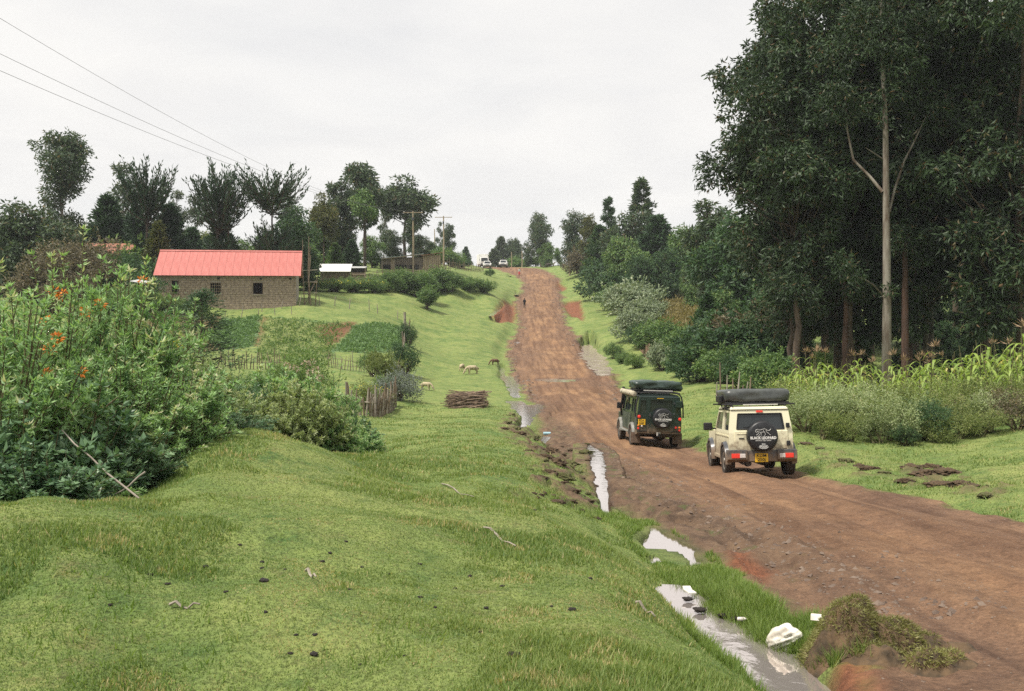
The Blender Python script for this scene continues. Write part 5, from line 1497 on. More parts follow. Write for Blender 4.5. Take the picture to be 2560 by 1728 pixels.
# ================================================================== THE CREAM OFF-ROADER
def cream_car():
    R = empty('off_road_car', label='cream boxy off-roader with a dark roof tent, nearest vehicle on the road', cat='car')
    zb, zt = 1.00, 1.545                     # belt line, roof gutter
    wb, wt = .735, .665                     # half widths there
    X = lambda z: np.interp(z, [zb, zt], [wb, wt])
    yr = lambda z: np.interp(z, [zb, zt], [-.47, -.40]); yf = lambda z: np.interp(z, [zb, zt], [1.72, 1.35])
    # lower body with open wheel arches
    def arch(c, r=.40, z0=.40):
        return [(c + r * math.cos(math.radians(a)), .345 + r * math.sin(math.radians(a))) for a in np.linspace(172, 8, 9)]
    prof = [(-.47, .50)] + [(-.40, .40)] + arch(0) + arch(2.25) + [(2.78, .42), (2.80, .95), (1.78, 1.0), (1.70, zb), (-.47, zb)]
    p = PB(); p.prism(prof, -wb, wb); body = p.build('body', CM['cream'], R)
    p = PB()
    for s in (-1, 1): p.box((s * (wb + .006), .62, .93), (.014, 2.1, .03))
    p.build('body_crease', CM['cream'], R)
    # cabin: rear wall with window opening, side walls with openings, front, roof
    p = PB()
    o4 = [(-wb, yr(zb), zb), (wb, yr(zb), zb), (wt, yr(zt), zt), (-wt, yr(zt), zt)]
    def rw(x, z): return (x, yr(z), z)
    i4 = [rw(-.545, 1.09), rw(.545, 1.09), rw(.50, 1.445), rw(-.50, 1.445)]
    p.frame(o4, i4, (0, .035, 0))
    cells = []
    for s in (-1, 1):
        sx = lambda y, z: (s * X(z), y, z)
        ys = [(-.47, -.40), (.42, .42), (.56, .56), (1.72, 1.35)]
        for (a, b), (c, d) in ((ys[0], ys[1]), (ys[2], ys[3])):
            O = [sx(a, zb), sx(c, zb), sx(d, zt), sx(b, zt)]
            z1, z2 = 1.06, 1.475; k1, k2 = (z1 - zb) / (zt - zb), (z2 - zb) / (zt - zb)
            m = .10 if a < 0 else .05
            ya1, ya2 = a + (b - a) * k1 + m, a + (b - a) * k2 + m; yc1, yc2 = c + (d - c) * k1 - .06, c + (d - c) * k2 - .06
            I = [sx(ya1, z1), sx(yc1, z1), sx(yc2, z2), sx(ya2, z2)]
            p.frame(O, I, (-s * .03, 0, 0)); cells.append((s, I))
        p.quad(sx(.42, zb), sx(.56, zb), sx(.56, zt), sx(.42, zt))
    fo = [(-wb, yf(zb), zb), (wb, yf(zb), zb), (wt, yf(zt), zt), (-wt, yf(zt), zt)]
    fi = [(-.64, yf(1.06), 1.06), (.64, yf(1.06), 1.06), (.60, yf(1.49), 1.49), (-.60, yf(1.49), 1.49)]
    p.frame(fo, fi, (0, -.03, 0))
    p.build('cabin', CM['cream'], R)
    p = PB(); p.box((0, .475, zt + .03), (wt * 2 + .02, 1.76, .07), taper=(.95, .96), bev=.02); p.build('roof', CM['cream'], R)
    p = PB()
    for s in (-1, 1): p.box((s * (wt + .004), .475, zt - .004), (.022, 1.74, .02))
    p.box((0, -.41, zt - .003), (wt * 2, .022, .014)); p.build('roof_gutter', CM['black'], R)
    # glass
    def pane(name, I, off, mat='glass'):
        q = PB(); q.quad(*[Vector(v) + Vector(off) for v in I]); o = q.build(name, CM[mat], R); return o
    pane('rear_window', i4, (0, .03, 0))
    q = PB()
    q.box((-.16, -.437, 1.115), (.46, .014, .014), Matrix.Rotation(.07, 3, 'Y')); q.build('rear_wiper', CM['black'], R)
    q = PB(); e = .018
    for a, b in zip(i4, i4[1:] + i4[:1]): q.tube([Vector(a) + Vector((0, .004, 0)), Vector(b) + Vector((0, .004, 0))], e, 6)
    q.build('window_seal', CM['black'], R)
    for s, I in cells: pane('side_window', I, (-s * .026, 0, 0))
    pane('windscreen', fi, (0, -.026, 0))
    # tailgate plate, creases, handle, hinges
    q = PB(); q.prism([(-.487, .56), (-.470, .56), (-.468, 1.055), (-.487, 1.045)], -.60, .62, bev=.006); q.build('tailgate', CM['cream'], R)
    q = PB()
    for x0, x1, z in ((-.56, -.34, .60), (.34, .58, .655), (-.56, -.30, .985)): q.box(((x0 + x1) / 2, -.492, z), (x1 - x0, .010, .014))
    q.build('tailgate_crease', CM['cream'], R)
    q = PB(); q.box((-.45, -.492, .88), (.12, .012, .022)); q.build('door_handle', CM['black'], R)
    for z in (1.17, .76):
        q = PB(); q.box((.625, -.495, z), (.085, .05, .11), bev=.012); q.build('hinge', CM['black'], R)
    q = PB(); q.box((0, -.418, 1.497), (.15, .03, .045), bev=.008); q.build('brake_light', CM['red'], R)
    # bumpers and lights
    p = PB(); p.prism([(-.60, .40), (-.46, .33), (-.36, .36), (-.36, .62), (-.60, .62)], -.80, -.34, bev=.018); p.prism([(-.60, .40), (-.46, .33), (-.36, .36), (-.36, .62), (-.60, .62)], .34, .80, bev=.018)
    p.prism([(-.555, .35), (-.36, .33), (-.36, .60), (-.555, .60)], -.345, .345, bev=.012)
    p.build('rear_bumper', CM['grey'], R)
    for s in (-1, 1):
        q = PB(); q.box((s * .615, -.603, .485), (.19, .03, .105), bev=.01); l = q.build('tail_light', CM['red'], R)
        q = PB(); q.box((s * .455, -.603, .485), (.13, .03, .095), bev=.01); q.build('reversing_lens', CM['clear'], l)
    plate(R, (-.02, -.572, .435), .30, .20, 'KDM', '250J')
    p = PB(); p.box((0, 2.83, .50), (1.6, .22, .26), bev=.03); p.build('front_bumper', CM['grey'], R)
    p = PB(); p.prism([(1.80, 1.0), (2.76, .96), (2.78, .99), (1.80, 1.035)], -.62, .62, bev=.01); p.build('bonnet', CM['cream'], R)
    # arches, wheels, underside
    for s in (-1, 1):
        for y in (0, 2.25):
            flare(R, s * .70, s * .822, y, .345, .375, .47, CM['grey'])
            wheel(R, s * .70, y, .345, .235, s)
        p = PB(); p.box((s * .72, 1.12, .40), (.10, 1.35, .09), bev=.02); p.build('sill', CM['cream'], R)
    p = PB(); p.tube([(-.68, 0, .345), (-.12, 0, .345), (.08, 0, .34), (.22, 0, .335), (.36, 0, .345), (.68, 0, .345)], [.05, .05, .12, .13, .05, .05], 10); p.build('rear_axle', CM['under'], R, True)
    p = PB(); p.tube([(-.68, 2.25, .345), (.68, 2.25, .345)], .055, 8); p.build('front_axle', CM['under'], R)
    p = PB(); p.box((0, 1.1, .45), (1.0, 3.2, .12)); p.box((-.25, .75, .36), (.35, .7, .12)); p.build('underbody', CM['under'], R)
    p = PB(); p.tube([(-.44, -.50, .30), (-.42, .6, .33)], .03, 8); p.tube([(-.30, -.46, .30), (-.30, -.2, .28)], .07, 8); p.build('exhaust', CM['under'], R)
    for s in (-1, 1):
        p = PB(); p.tube([(s * .72, 1.52, 1.05), (s * .84, 1.50, 1.06)], .02, 6); p.box((s * .94, 1.49, 1.11), (.22, .10, .19), bev=.03); p.build('wing_mirror', CM['black'], R)
    spare_cover(R, (.0, -.50, .93), .355, .26, -.49)
    # roof rack, tent, boards
    p = PB()
    for y in (-.25, .45, 1.15): p.tube([(-.84, y, zt + .12), (.86, y, zt + .12)], .020, 6)
    for s in (-1, 1):
        p.tube([(s * .62, -.40, zt + .10), (s * .62, 1.25, zt + .10)], .018, 6)
        for y in (-.25, .45, 1.15): p.tube([(s * .63, y, zt + .01), (s * .63, y, zt + .12)], .018, 6)
    p.build('roof_rack', CM['black'], R)
    p = PB(); p.box((.05, -.30, zt + .112), (.80, .05, .022)); p.build('rack_board', CM['alu'], R)
    p = PB(); p.box((0, .42, zt + .155), (1.46, 1.36, .045), bev=.01); p.build('tent_base', CM['black'], R)
    wrinkled('roof_tent', (1.52, 1.42, .31), 3, .012, CM['tent'], R, (0, .42, zt + .325), rnd=.09)
    p = PB(); p.box((-.80, .35, zt + .25), (.10, .55, .16), bev=.03); p.tube([(-.76, -.30, zt + .12), (-.78, -.28, zt + .04), (-.70, -.28, zt + .0)], .02, 6); p.tube([(-.82, -.2, zt + .03), (-.66, -.2, zt + .05)], .02, 6); p.build('rack_bracket', CM['black'], R)
    return R

# ================================================================== THE DARK GREEN OFF-ROADER
def green_car():
    R = empty('off_road_car', label='dark green long off-roader with mud flaps, driving ahead of the cream car', cat='car')
    W = .83; zb, zt = 1.22, 1.90; yr, yw = -.98, 2.55
    wt = .765; X = lambda z: np.interp(z, [zb, zt], [W, wt])
    G = CM['green']
    def arch(c, r=.43): return [(c + r * math.cos(math.radians(a)), .40 + r * math.sin(math.radians(a))) for a in np.linspace(170, 10, 9)]
    prof = [(yr, .56), (-.80, .50)] + arch(0) + arch(2.79) + [(3.45, .52), (3.45, 1.08), (2.62, 1.16), (2.55, zb), (yr, zb)]
    p = PB(); p.prism(prof, -W + .004, W - .004); p.build('body', G, R)
    for s in (-1, 1):   # side panels with door gaps, mud and light reflections put into their colour
        for (y0, y1) in ((-.95, -.46), (.46, 1.30), (1.33, 2.33)):
            q = PB(); q.box((s * (W + .003), (y0 + y1) / 2, .89 if y0 > 0 else .95), (.012, y1 - y0, .62 if y0 > 0 else .50), bev=.003); q.build('side_panel', CM['mud_sheen'], R)
    p = PB()
    r4 = [(-W, yr, zb), (-.42, yr, zb), (-.42, yr, zt), (-wt, yr, zt)]
    p.frame(r4, [(-.74, yr, 1.30), (-.50, yr, 1.30), (-.50, yr, 1.78), (-.70, yr, 1.78)], (0, .03, 0))
    d4 = [(-.42, yr, zb), (.56, yr, zb), (.56, yr, zt), (-.42, yr, zt)]; di = [(-.34, yr, 1.36), (.48, yr, 1.36), (.48, yr, 1.80), (-.34, yr, 1.80)]
    p.frame(d4, di, (0, .03, 0))
    l4 = [(.56, yr, zb), (W, yr, zb), (wt, yr, zt), (.56, yr, zt)]
    p.frame(l4, [(.61, yr, 1.30), (.74, yr, 1.30), (.70, yr, 1.78), (.61, yr, 1.78)], (0, .03, 0))
    cells = [[(-.74, yr, 1.30), (-.50, yr, 1.30), (-.50, yr, 1.78), (-.70, yr, 1.78)], di, [(.61, yr, 1.30), (.74, yr, 1.30), (.70, yr, 1.78), (.61, yr, 1.78)]]
    sides = []
    for s in (-1, 1):
        sx = lambda y, z: (s * X(z), y, z)
        for (a, b, c, d) in ((yr, yr, -.02, -.02), (-.02, -.02, .42, .42), (.42, .42, 1.32, 1.32), (1.32, 1.32, 2.55, 2.30)):
            O = [sx(a, zb), sx(c, zb), sx(d, zt), sx(b, zt)]; m = .08
            I = [sx(a + m, 1.28), sx(c - m * .8 - .02 * (d < c), 1.28), sx(d - m * .8, 1.78), sx(b + m, 1.78)]
            p.frame(O, I, (-s * .03, 0, 0)); sides.append((s, I))
    fo = [(-W, 2.55, zb), (W, 2.55, zb), (wt, 2.30, zt), (-wt, 2.30, zt)]; fi = [(-.72, 2.52, 1.28), (.72, 2.52, 1.28), (.68, 2.34, 1.80), (-.68, 2.34, 1.80)]
    p.frame(fo, fi, (0, -.03, 0))
    p.build('cabin', G, R)
    p = PB(); p.prism([(yr - .01, zt), (2.32, zt), (2.22, zt + .10), (yr + .06, zt + .10)], lambda z: -np.interp(z, [zt, zt + .1], [wt + .012, wt - .09]), lambda z: np.interp(z, [zt, zt + .1], [wt + .012, wt - .09]), bev=.012); p.build('roof', G, R)
    def pane(name, I, off):
        q = PB(); q.quad(*[Vector(v) + Vector(off) for v in I]); q.build(name, CM['glass'], R)
    for I in cells: pane('rear_window', I, (0, .026, 0))
    for s, I in sides: pane('side_window', I, (-s * .026, 0, 0))
    pane('windscreen', fi, (0, -.026, 0))
    q = PB(); q.box((.07, yr - .012, 1.22), (.92, .024, 1.24), bev=.01) if False else q.prism([(yr - .022, .62), (yr - .001, .62), (yr - .001, 1.33), (yr - .022, 1.33)], -.40, .54, bev=.006); q.build('rear_door', G, R)
    q = PB(); q.box((-.36, yr - .03, 1.24), (.05, .03, .10)); q.build('door_handle', CM['grey'], R)
    for z in (1.70, 1.30, .80):
        q = PB(); q.box((.55, yr - .02, z), (.06, .04, .06)); q.build('hinge', CM['grey'], R)
    q = PB(); q.box((.02, yr - .012, zt - .035), (.24, .02, .02)); q.build('roof_badge', CM['yellow'], R)
    # lamps, plates
    for s, z1 in ((-1, 1.175), (1, 1.115)):
        q = PB(); q.lathe([(.0, .055), (-.035, .06), (-.05, .04), (-.055, .001)], (s * .765, yr - .005, z1), 'y', 16); q.build('tail_light', CM['red'], R, True)
    for nm, x, z, m, r in (('indicator', -.785, .84, 'amber', .038), ('tail_light', -.785, .74, 'red', .038), ('reversing_lamp', -.65, .82, 'clear', .036), ('tail_light', .62, .80, 'red', .045), ('indicator', .76, .80, 'amber', .038), ('tail_light', .76, .70, 'red', .036)):
        q = PB(); q.lathe([(.0, r), (-.03, r), (-.042, r * .6), (-.045, .001)], (x, yr - .004, z), 'y', 14); q.build(nm, CM[m], R, True)
    plate(R, (-.66, yr - .022, .975), .27, .21, 'KDK', '048P')
    plate(R, (-.02, yr - .035, .545), .15, .13, '201', '', 'alu')
    # bumper corners, flaps, wheels
    p = PB(); p.box((0, yr + .08, .58), (1.55, .10, .12), bev=.01); p.box((-.64, yr - .01, .645), (.36, .05, .03)); p.box((.64, yr - .01, .645), (.36, .05, .03)); p.build('rear_bumper', CM['black'], R)
    p = PB(); p.box((0, yr - .02, .50), (.10, .16, .08)); p.tube([(0, yr - .1, .5), (0, yr - .1, .57)], .025, 8); p.build('tow_bar', CM['black'], R)
    for s in (-1, 1):
        for y in (0, 2.79):
            flare(R, s * .79, s * .925, y, .40, .42, .52, CM['pale'], 0, 180); wheel(R, s * .78, y, .40, .24, s)
        q = PB(); q.box((s * .79, -.52, .36), (.36, .018, .40), Matrix.Rotation(-.10, 3, 'X'), bev=.005); q.build('mud_flap', CM['mud'], R)
        q = PB(); q.box((s * .86, 1.38, .50), (.16, 1.7, .05), bev=.015); q.box((s * .80, 1.38, .57), (.05, 1.75, .12)); q.build('side_step', CM['pale'], R)
        q = PB(); q.tube([(s * .84, 2.35, 1.30), (s * .95, 2.36, 1.32)], .015, 6); q.box((s * 1.0, 2.36, 1.40), (.15, .06, .24), bev=.02); q.build('wing_mirror', CM['black'], R)
    p = PB(); p.prism([(2.62, 1.16), (3.47, 1.09), (3.47, 1.12), (2.62, 1.20)], -.62, .62, bev=.01); p.build('bonnet', G, R)
    for s in (-1, 1):
        q = PB(); q.prism([(2.3, 1.13), (3.44, 1.08), (3.44, 1.11), (2.3, 1.17)], min(s * .60, s * .83), max(s * .60, s * .83), bev=.01); q.build('front_wing', CM['pale'], R)
    p = PB(); p.box((0, 3.55, .60), (1.66, .14, .16), bev=.02); p.build('front_bumper', CM['black'], R)
    p = PB(); p.tube([(-.78, 0, .40), (-.1, 0, .40), (.12, 0, .38), (.30, 0, .37), (.45, 0, .40), (.78, 0, .40)], [.05, .05, .13, .15, .06, .05], 10); p.build('rear_axle', CM['under'], R, True)
    p = PB(); p.box((0, 1.2, .58), (.9, 4.1, .14)); p.tube([(-.78, 2.79, .40), (.78, 2.79, .40)], .06, 8); p.box((.30, -.55, .50), (.55, .45, .20), bev=.04); p.build('underbody', CM['under'], R)
    spare_cover(R, (.09, yr - .03, 1.14), .375, .27, yr - .02)
    # outside roll cage and rack
    p = PB(); t = .028
    for s in (-1, 1): p.tube([(s * (W + .07), yr + .02, 1.16), (s * (W + .05), yr + .02, 1.62), (s * (wt + .05), yr + .02, 1.93), (s * (wt - .05), yr + .02, 2.05), (s * .4, yr + .02, 2.085)], t, 8)
    p.tube([(-.4, yr + .02, 2.085), (.4, yr + .02, 2.085)], t, 8)
    for s in (-1, 1): p.tube([(s * (wt - .02), yr + .02, 2.06), (s * (wt - .02), 2.2, 2.06), (s * (W + .02), 2.60, 1.30)], t, 8)
    for y in (-.5, .3, 1.1, 1.9): p.tube([(-wt, y, 2.07), (wt, y, 2.07)], t * .9, 8)
    p.build('roll_cage', CM['black'], R)
    q = PB(); q.box((.0, -.62, 2.135), (1.10, .06, .03)); q.build('rack_board', CM['alu'], R)
    p = PB(); p.box((.04, .10, 2.15), (1.72, 1.30, .05), bev=.01); p.build('tent_base', CM['black'], R)
    wrinkled('roof_tent', (1.84, 1.46, .30), 8, .026, CM['tentg'], R, (.02, .08, 2.325), rnd=.10, sag=-.05)
    # rolled awning bag along the left roof edge, spare can on the right
    q = PB(); q.tube([(-.93, -.80, 2.0), (-.94, -.78, 2.0), (-.94, .1, 2.01), (-.94, 1.0, 2.0), (-.94, 1.9, 2.0), (-.94, 1.95, 1.99)], [.04, .10, .115, .105, .11, .05], 12); q.build('awning_bag', CM['canvasb'], R, True)
    for y in (-.5, .4, 1.4):
        q = PB(); q.tube([(-.80, y, 2.06), (-.94, y, 2.13), (-1.06, y, 2.0), (-.95, y, 1.88), (-.80, y, 1.95)], .012, 5); q.build('awning_strap', CM['black'], R)
    q = PB(); q.tube([(-.90, .55, 1.90), (-.93, .75, 1.70), (-.88, .95, 1.62), (-.86, 1.2, 1.85)], .012, 5); q.build('rope', CM['canvasb'], R)
    q = PB(); q.box((.70, yr - .07, 1.66), (.26, .12, .26), bev=.03); q.build('side_locker', G, R)
    q = PB()
    q.tube([(-.86, 2.44, 1.0), (-.90, 2.40, 1.3), (-.86, 2.25, 1.85), (-.86, 2.2, 2.05)], .04, 8); q.box((-.86, 2.18, 2.1), (.10, .10, .12), bev=.02); q.build('snorkel', CM['black'], R)
    return R

def place_car(R, pl, dl, pr, dr, yaw, pitch, roll, zoff):
    pass
_c = cream_car()
pose_root(_c, (0, 0, 0), 0, 0, 0)
def set_car(R, px, d, yaw, roll, wb, dz=0.0, pitch=None):
    x = (px - 512) / F * d
    fx, fy = math.sin(math.radians(yaw)), math.cos(math.radians(yaw))
    zs = {}
    for k in (-.7, .7):
        for b in (0, wb):
            zs[(k, b)] = gnd1(x + fx * b + fy * k, d + fy * b - fx * k)
    z0 = (zs[(-.7, 0)] + zs[(.7, 0)]) / 2; z1 = (zs[(-.7, wb)] + zs[(.7, wb)]) / 2
    pt = math.atan2(z1 - z0, wb) if pitch is None else math.radians(pitch)
    pose_root(R, (x, d, z0 + dz), math.radians(yaw), pt, math.radians(roll))
set_car(_c, 758.5, 24.2, 2.8, 1.3, 2.25, -.015)
_g = green_car()
set_car(_g, 653.5, 39.0, -3.0, -2.0, 2.79, -.015)

# ================================================================== SMALL CARS ON THE CREST
def far_suv(label, loc, yaw, dark):
    R = empty('white_car', label=label, cat='car')
    p = PB(); p.prism([(-2.2, .45), (-2.2, 1.0), (-2.05, 1.05), (2.1, 1.05), (2.2, .95), (2.2, .45)], -.88, .88, bev=.05); p.build('body', CM['whitep'], R)
    p = PB(); p.prism([(-2.0, 1.05), (1.0, 1.05), (.6, 1.75), (-1.95, 1.75)], lambda z: -np.interp(z, [1.05, 1.75], [.85, .68]), lambda z: np.interp(z, [1.05, 1.75], [.85, .68]), bev=.05); p.build('cabin', CM['whitep'], R)
    q = PB(); q.quad((-.72, 1.0 + .01, 1.12), (.72, 1.01, 1.12), (.60, .69, 1.66), (-.60, .69, 1.66)); q.build('windscreen', CM['glass'], R)
    for s in (-1, 1):
        q = PB(); q.quad((s * .838, -1.8, 1.15), (s * .838, .7, 1.15), (s * .735, .45, 1.62), (s * .735, -1.75, 1.62)); q.build('side_window', CM['glass'], R)
        q = PB(); q.box((s * .62, 2.21, .82), (.34, .04, .16), bev=.01); q.build('headlight', CM['clear'], R)
        q = PB(); q.box((s * .98, .75, 1.12), (.2, .1, .16), bev=.02); q.build('wing_mirror', CM['whitep'], R)
        for y in (-1.35, 1.4): wheel(R, s * .78, y, .38, .24, s)
    q = PB(); q.box((0, 2.215, .80), (.78, .04, .20), bev=.01); q.build('grille', CM['black'], R)
    q = PB(); q.box((0, 2.23, .52), (1.74, .12, .24), bev=.03); q.build('front_bumper', CM['black'] if dark else CM['grey'], R)
    if dark:
        q = PB(); q.box((0, -.4, 1.86), (1.3, 1.7, .16), bev=.04); q.build('roof_load', CM['black'], R)
    pose_root(R, loc, math.radians(yaw), 0, 0)
x, y, z = at(487.0, 240); far_suv('white off-road car driving down just in front of the white truck', (x, y, z), 176, False)
x, y, z = at(503.5, 241)
far_suv('white car with a dark roof load, right of the truck on the crest', (x, y, z), 184, True)
def far_truck():
    R = empty('white_truck', label='white box truck behind the left white car on the crest', cat='truck')
    p = PB(); p.box((0, -1.6, 2.05), (2.3, 5.2, 2.5), bev=.04); p.build('cargo_box', CM['whitep'], R)
    p = PB(); p.prism([(1.1, .6), (2.9, .6), (2.95, 1.4), (2.6, 2.4), (1.1, 2.5)], -1.0, 1.0, bev=.06); p.build('cab', CM['whitep'], R)
    q = PB(); q.quad((-.85, 2.965, 1.45), (.85, 2.965, 1.45), (.80, 2.63, 2.32), (-.80, 2.63, 2.32)); q.build('windscreen', CM['glass'], R)
    q = PB(); q.box((0, 2.97, .75), (2.0, .12, .35), bev=.03); q.build('front_bumper', CM['grey'], R)
    p = PB(); p.box((0, -.5, .68), (.9, 6.6, .2)); p.build('chassis', CM['under'], R)
    for s in (-1, 1):
        for yy in (-2.6, 2.0): wheel(R, s * .88, yy, .42, .25, s)
        q = PB(); q.box((s * 1.15, 2.5, 1.8), (.1, .12, .35)); q.build('wing_mirror', CM['black'], R)
    x, y, z = at(483.2, 252); pose_root(R, (x, y, z), math.radians(172), 0, 0)
far_truck()
# ================================================================== STONE BUILDING WITH RED ROOF
BM = {
 'stone': simple('grey_stone', (.44,.345,.265), .95, col2=(.26,.20,.155), nscale=3.5, bump=.6, bscale=14),
 'mortar': simple('mortar', (.40,.35,.29), .95, col2=(.30,.26,.21), nscale=6),
 'redroof': simple('red_roof_sheet', (.50,.170,.145), .42, col2=(.40,.115,.098), nscale=1.4, spec=.5, lo=.3, hi=.7, stretch=(1.6, .5, 1)),
 'rust': simple('rusty_sheet', (.36,.16,.10), .8, col2=(.22,.10,.07), nscale=2),
 'timber': simple('grey_timber', (.26,.21,.17), .9, col2=(.12,.095,.075), nscale=3, stretch=(3,3,.5)),
 'timberl': simple('pale_timber', (.42,.34,.24), .85, col2=(.26,.20,.14), nscale=3, stretch=(3,3,.5)),
 'stick': simple('fence_stick', (.24,.18,.13), .9, col2=(.12,.085,.06), nscale=4),
 'stickg': simple('weathered_stick', (.34,.30,.25), .9, col2=(.19,.16,.13), nscale=4),
 'zinc': simple('zinc_sheet', (.60,.60,.58), .45, .2, col2=(.46,.46,.45), nscale=2),
 'bluezinc': simple('blue_grey_sheet', (.30,.40,.42), .5, col2=(.22,.30,.32), nscale=2),
 'dark': simple('near_black', (.018,.016,.014), .9),  # also paints the shade inside openings onto solid panels
 'frame': simple('window_timber', (.23,.17,.11), .8),
 'brownsheet': simple('brown_earth_sheet', (.26,.165,.11), .9, col2=(.17,.105,.07), nscale=2),
 'wire': simple('wire', (.06,.06,.06), .5),
 'pole': simple('utility_pole', (.36,.29,.20), .85, col2=(.26,.20,.14), nscale=2, stretch=(2,2,.3)),
 'firewood': simple('brushwood', (.27,.19,.135), .9, col2=(.11,.075,.055), nscale=5),
 'sod': simple('turned_turf', (.125,.080,.044), .95, col2=(.050,.036,.022), nscale=9, bump=1, bscale=22),
 'sodg': simple('grassy_turf', (.13,.15,.045), .95, col2=(.085,.060,.035), nscale=9, bump=1, bscale=30, lo=.42, hi=.56),
 'dung': simple('dung', (.050,.040,.034), .9, col2=(.028,.022,.019), nscale=12, bump=.8, bscale=30),
 'pebble': simple('stone_rubble', (.20,.15,.115), .9, col2=(.10,.07,.055), nscale=5, bump=.5),
 'sack': simple('white_sack', (.72,.69,.62), .75, col2=(.42,.36,.29), nscale=7, lo=.30, hi=.52, bump=.3, bscale=12),
 'fleece': simple('cream_fleece', (.50,.42,.28), .95, col2=(.36,.30,.20), nscale=6, bump=1, bscale=25),
 'fleeceb': simple('brown_fleece', (.17,.10,.06), .95, col2=(.11,.065,.04), nscale=6, bump=1, bscale=25),
 'skin': simple('skin', (.10,.055,.035), .6), 'hair': simple('hair', (.012,.010,.009), .8),
 'navy': simple('dark_jacket', (.016,.018,.026), .85, col2=(.012,.013,.018), nscale=10), 'trous': simple('dark_trousers', (.022,.021,.024), .85),
 'wshirt': simple('pale_blouse', (.52,.58,.54), .8), 'rskirt': simple('red_skirt', (.48,.05,.05), .8),
}
def stone_house():
    d0 = 104.0; x0 = (157.5 - 512) / F * d0; ang = math.radians(9.5)
    L, Dp = 13.9, 7.4
    ze = 3.02
    R = empty('stone_building', (x0, d0, ze), ang, 1, 'long grey stone building with a bright red iron roof and three dark windows', 'building')
    zb = -4.6   # walls run down into the sloping ground
    wins = [(1.35, 2.10, -1.75, -.50), (5.15, 6.25, -1.92, -.72), (9.40, 10.45, -1.92, -.70)]
    # wall: sawn stone blocks in courses with recessed joints, one part
    p = PB(); ch = .235; rng = np.random.default_rng(4)
    rows = int((-zb - .05) / ch)
    for r in range(rows):
        z1 = -.06 - r * ch; z0 = z1 - ch + .022; x = .12 - (.22 if r % 2 else 0)
        while x < L - .12:
            w_ = rng.uniform(.36, .50); a, b = max(x, .12), min(x + w_ - .022, L - .12)
            x += w_
            if b - a < .06: continue
            segs = [(a, b)]
            for (wa, wb_, wz0, wz1) in wins:
                if z1 > wz0 and z0 < wz1:
                    n = []
                    for (s, e) in segs:
                        if e <= wa or s >= wb_: n.append((s, e))
                        else:
                            if s < wa - .05: n.append((s, wa))
                            if e > wb_ + .05: n.append((wb_, e))
                    segs = n
            for (s, e) in segs:
                j = rng.uniform(-.012, .012); p.box(((s + e) / 2, .05 + j, (z0 + z1) / 2), (e - s, .10, z1 - z0))
    o = p.build('stone_courses', BM['stone'], R); o['kind'] = 'stuff'
    p = PB()   # backing wall behind the joints, with the openings left free
    xs = [.13] + [v for w_ in wins for v in w_[:2]] + [L - .13]
    for i in range(0, len(xs) - 1):
        a, b = xs[i], xs[i + 1]
        if i % 2 == 0: p.box(((a + b) / 2, .13, (zb - .02) / 2), (b - a, .12, -zb))
        else:
            wz0, wz1 = wins[i // 2][2:]
            p.box(((a + b) / 2, .13, (zb + wz0) / 2), (b - a, .12, wz0 - zb)); p.box(((a + b) / 2, .13, (wz1 - .01) / 2), (b - a, .12, -wz1))
    p.box((.20, Dp / 2 + .1, zb / 2), (.14, Dp - .1, -zb)); p.box((L - .20, Dp / 2 + .1, zb / 2), (.14, Dp - .1, -zb)); p.box((L / 2, Dp - .1, zb / 2), (L - .3, .14, -zb))
    for x in (.20, L - .20): p.prism([(.12, 0), (Dp - .1, 0), (Dp / 2, 2.35)], x - .07, x + .07)
    p.build('wall', BM['mortar'], R)
    for i, (wa, wb_, z0, z1) in enumerate(wins):
        f = PB(); t = .05; y = .08
        for (c, s) in ((((wa + wb_) / 2, y, z0 + t / 2), (wb_ - wa, .12, t)), (((wa + wb_) / 2, y, z1 - t / 2), (wb_ - wa, .12, t)), ((wa + t / 2, y, (z0 + z1) / 2), (t, .12, z1 - z0 - 2 * t)), ((wb_ - t / 2, y, (z0 + z1) / 2), (t, .12, z1 - z0 - 2 * t))): f.box(c, s)
        fo = f.build('window', BM['frame'], R)
        if i == 1:
            g = PB()
            for k in range(1, 5): g.box((wa + (wb_ - wa) * k / 5, y, (z0 + z1) / 2), (.03, .03, z1 - z0 - .1))
            for k in range(1, 4): g.box(((wa + wb_) / 2, y + .002, z0 + (z1 - z0) * k / 4), (wb_ - wa - .1, .025, .03))
            g.build('window_bars', BM['pole'], fo)
        if i == 0:
            g = PB(); g.box((wb_ - .14, y + .10, (z0 + z1) / 2), (.10, .05, z1 - z0 - .12)); g.build('shutter', BM['timber'], fo)
        s = PB(); s.box(((wa + wb_) / 2, -.02, z0 - .05), (wb_ - wa + .2, .16, .08)); s.build('sill', BM['mortar'], fo)
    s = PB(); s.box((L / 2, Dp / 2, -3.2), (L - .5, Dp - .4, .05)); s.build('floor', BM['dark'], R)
    # corrugated sheets, each its own strip with a lap
    sl = math.atan2(2.42, Dp / 2); Ls = (Dp / 2 + .55) / math.cos(sl) ; n = 19; ws = (L + .7) / n
    def sheet(flip):
        v = []; m = 12
        for k in range(m + 1):
            x = ws * 1.04 * k / m; h = .018 * (1 + math.cos(2 * math.pi * k / 2))
            v.append((x, h))
        me = PB()
        top = [[me.bm.verts.new((x, 0, h)), me.bm.verts.new((x, Ls, h))] for x, h in v]
        for k in range(m): me.bm.faces.new([top[k][0], top[k + 1][0], top[k + 1][1], top[k][1]])
        return me.mesh('roof_sheet', True, 80)
    sm = sheet(False)
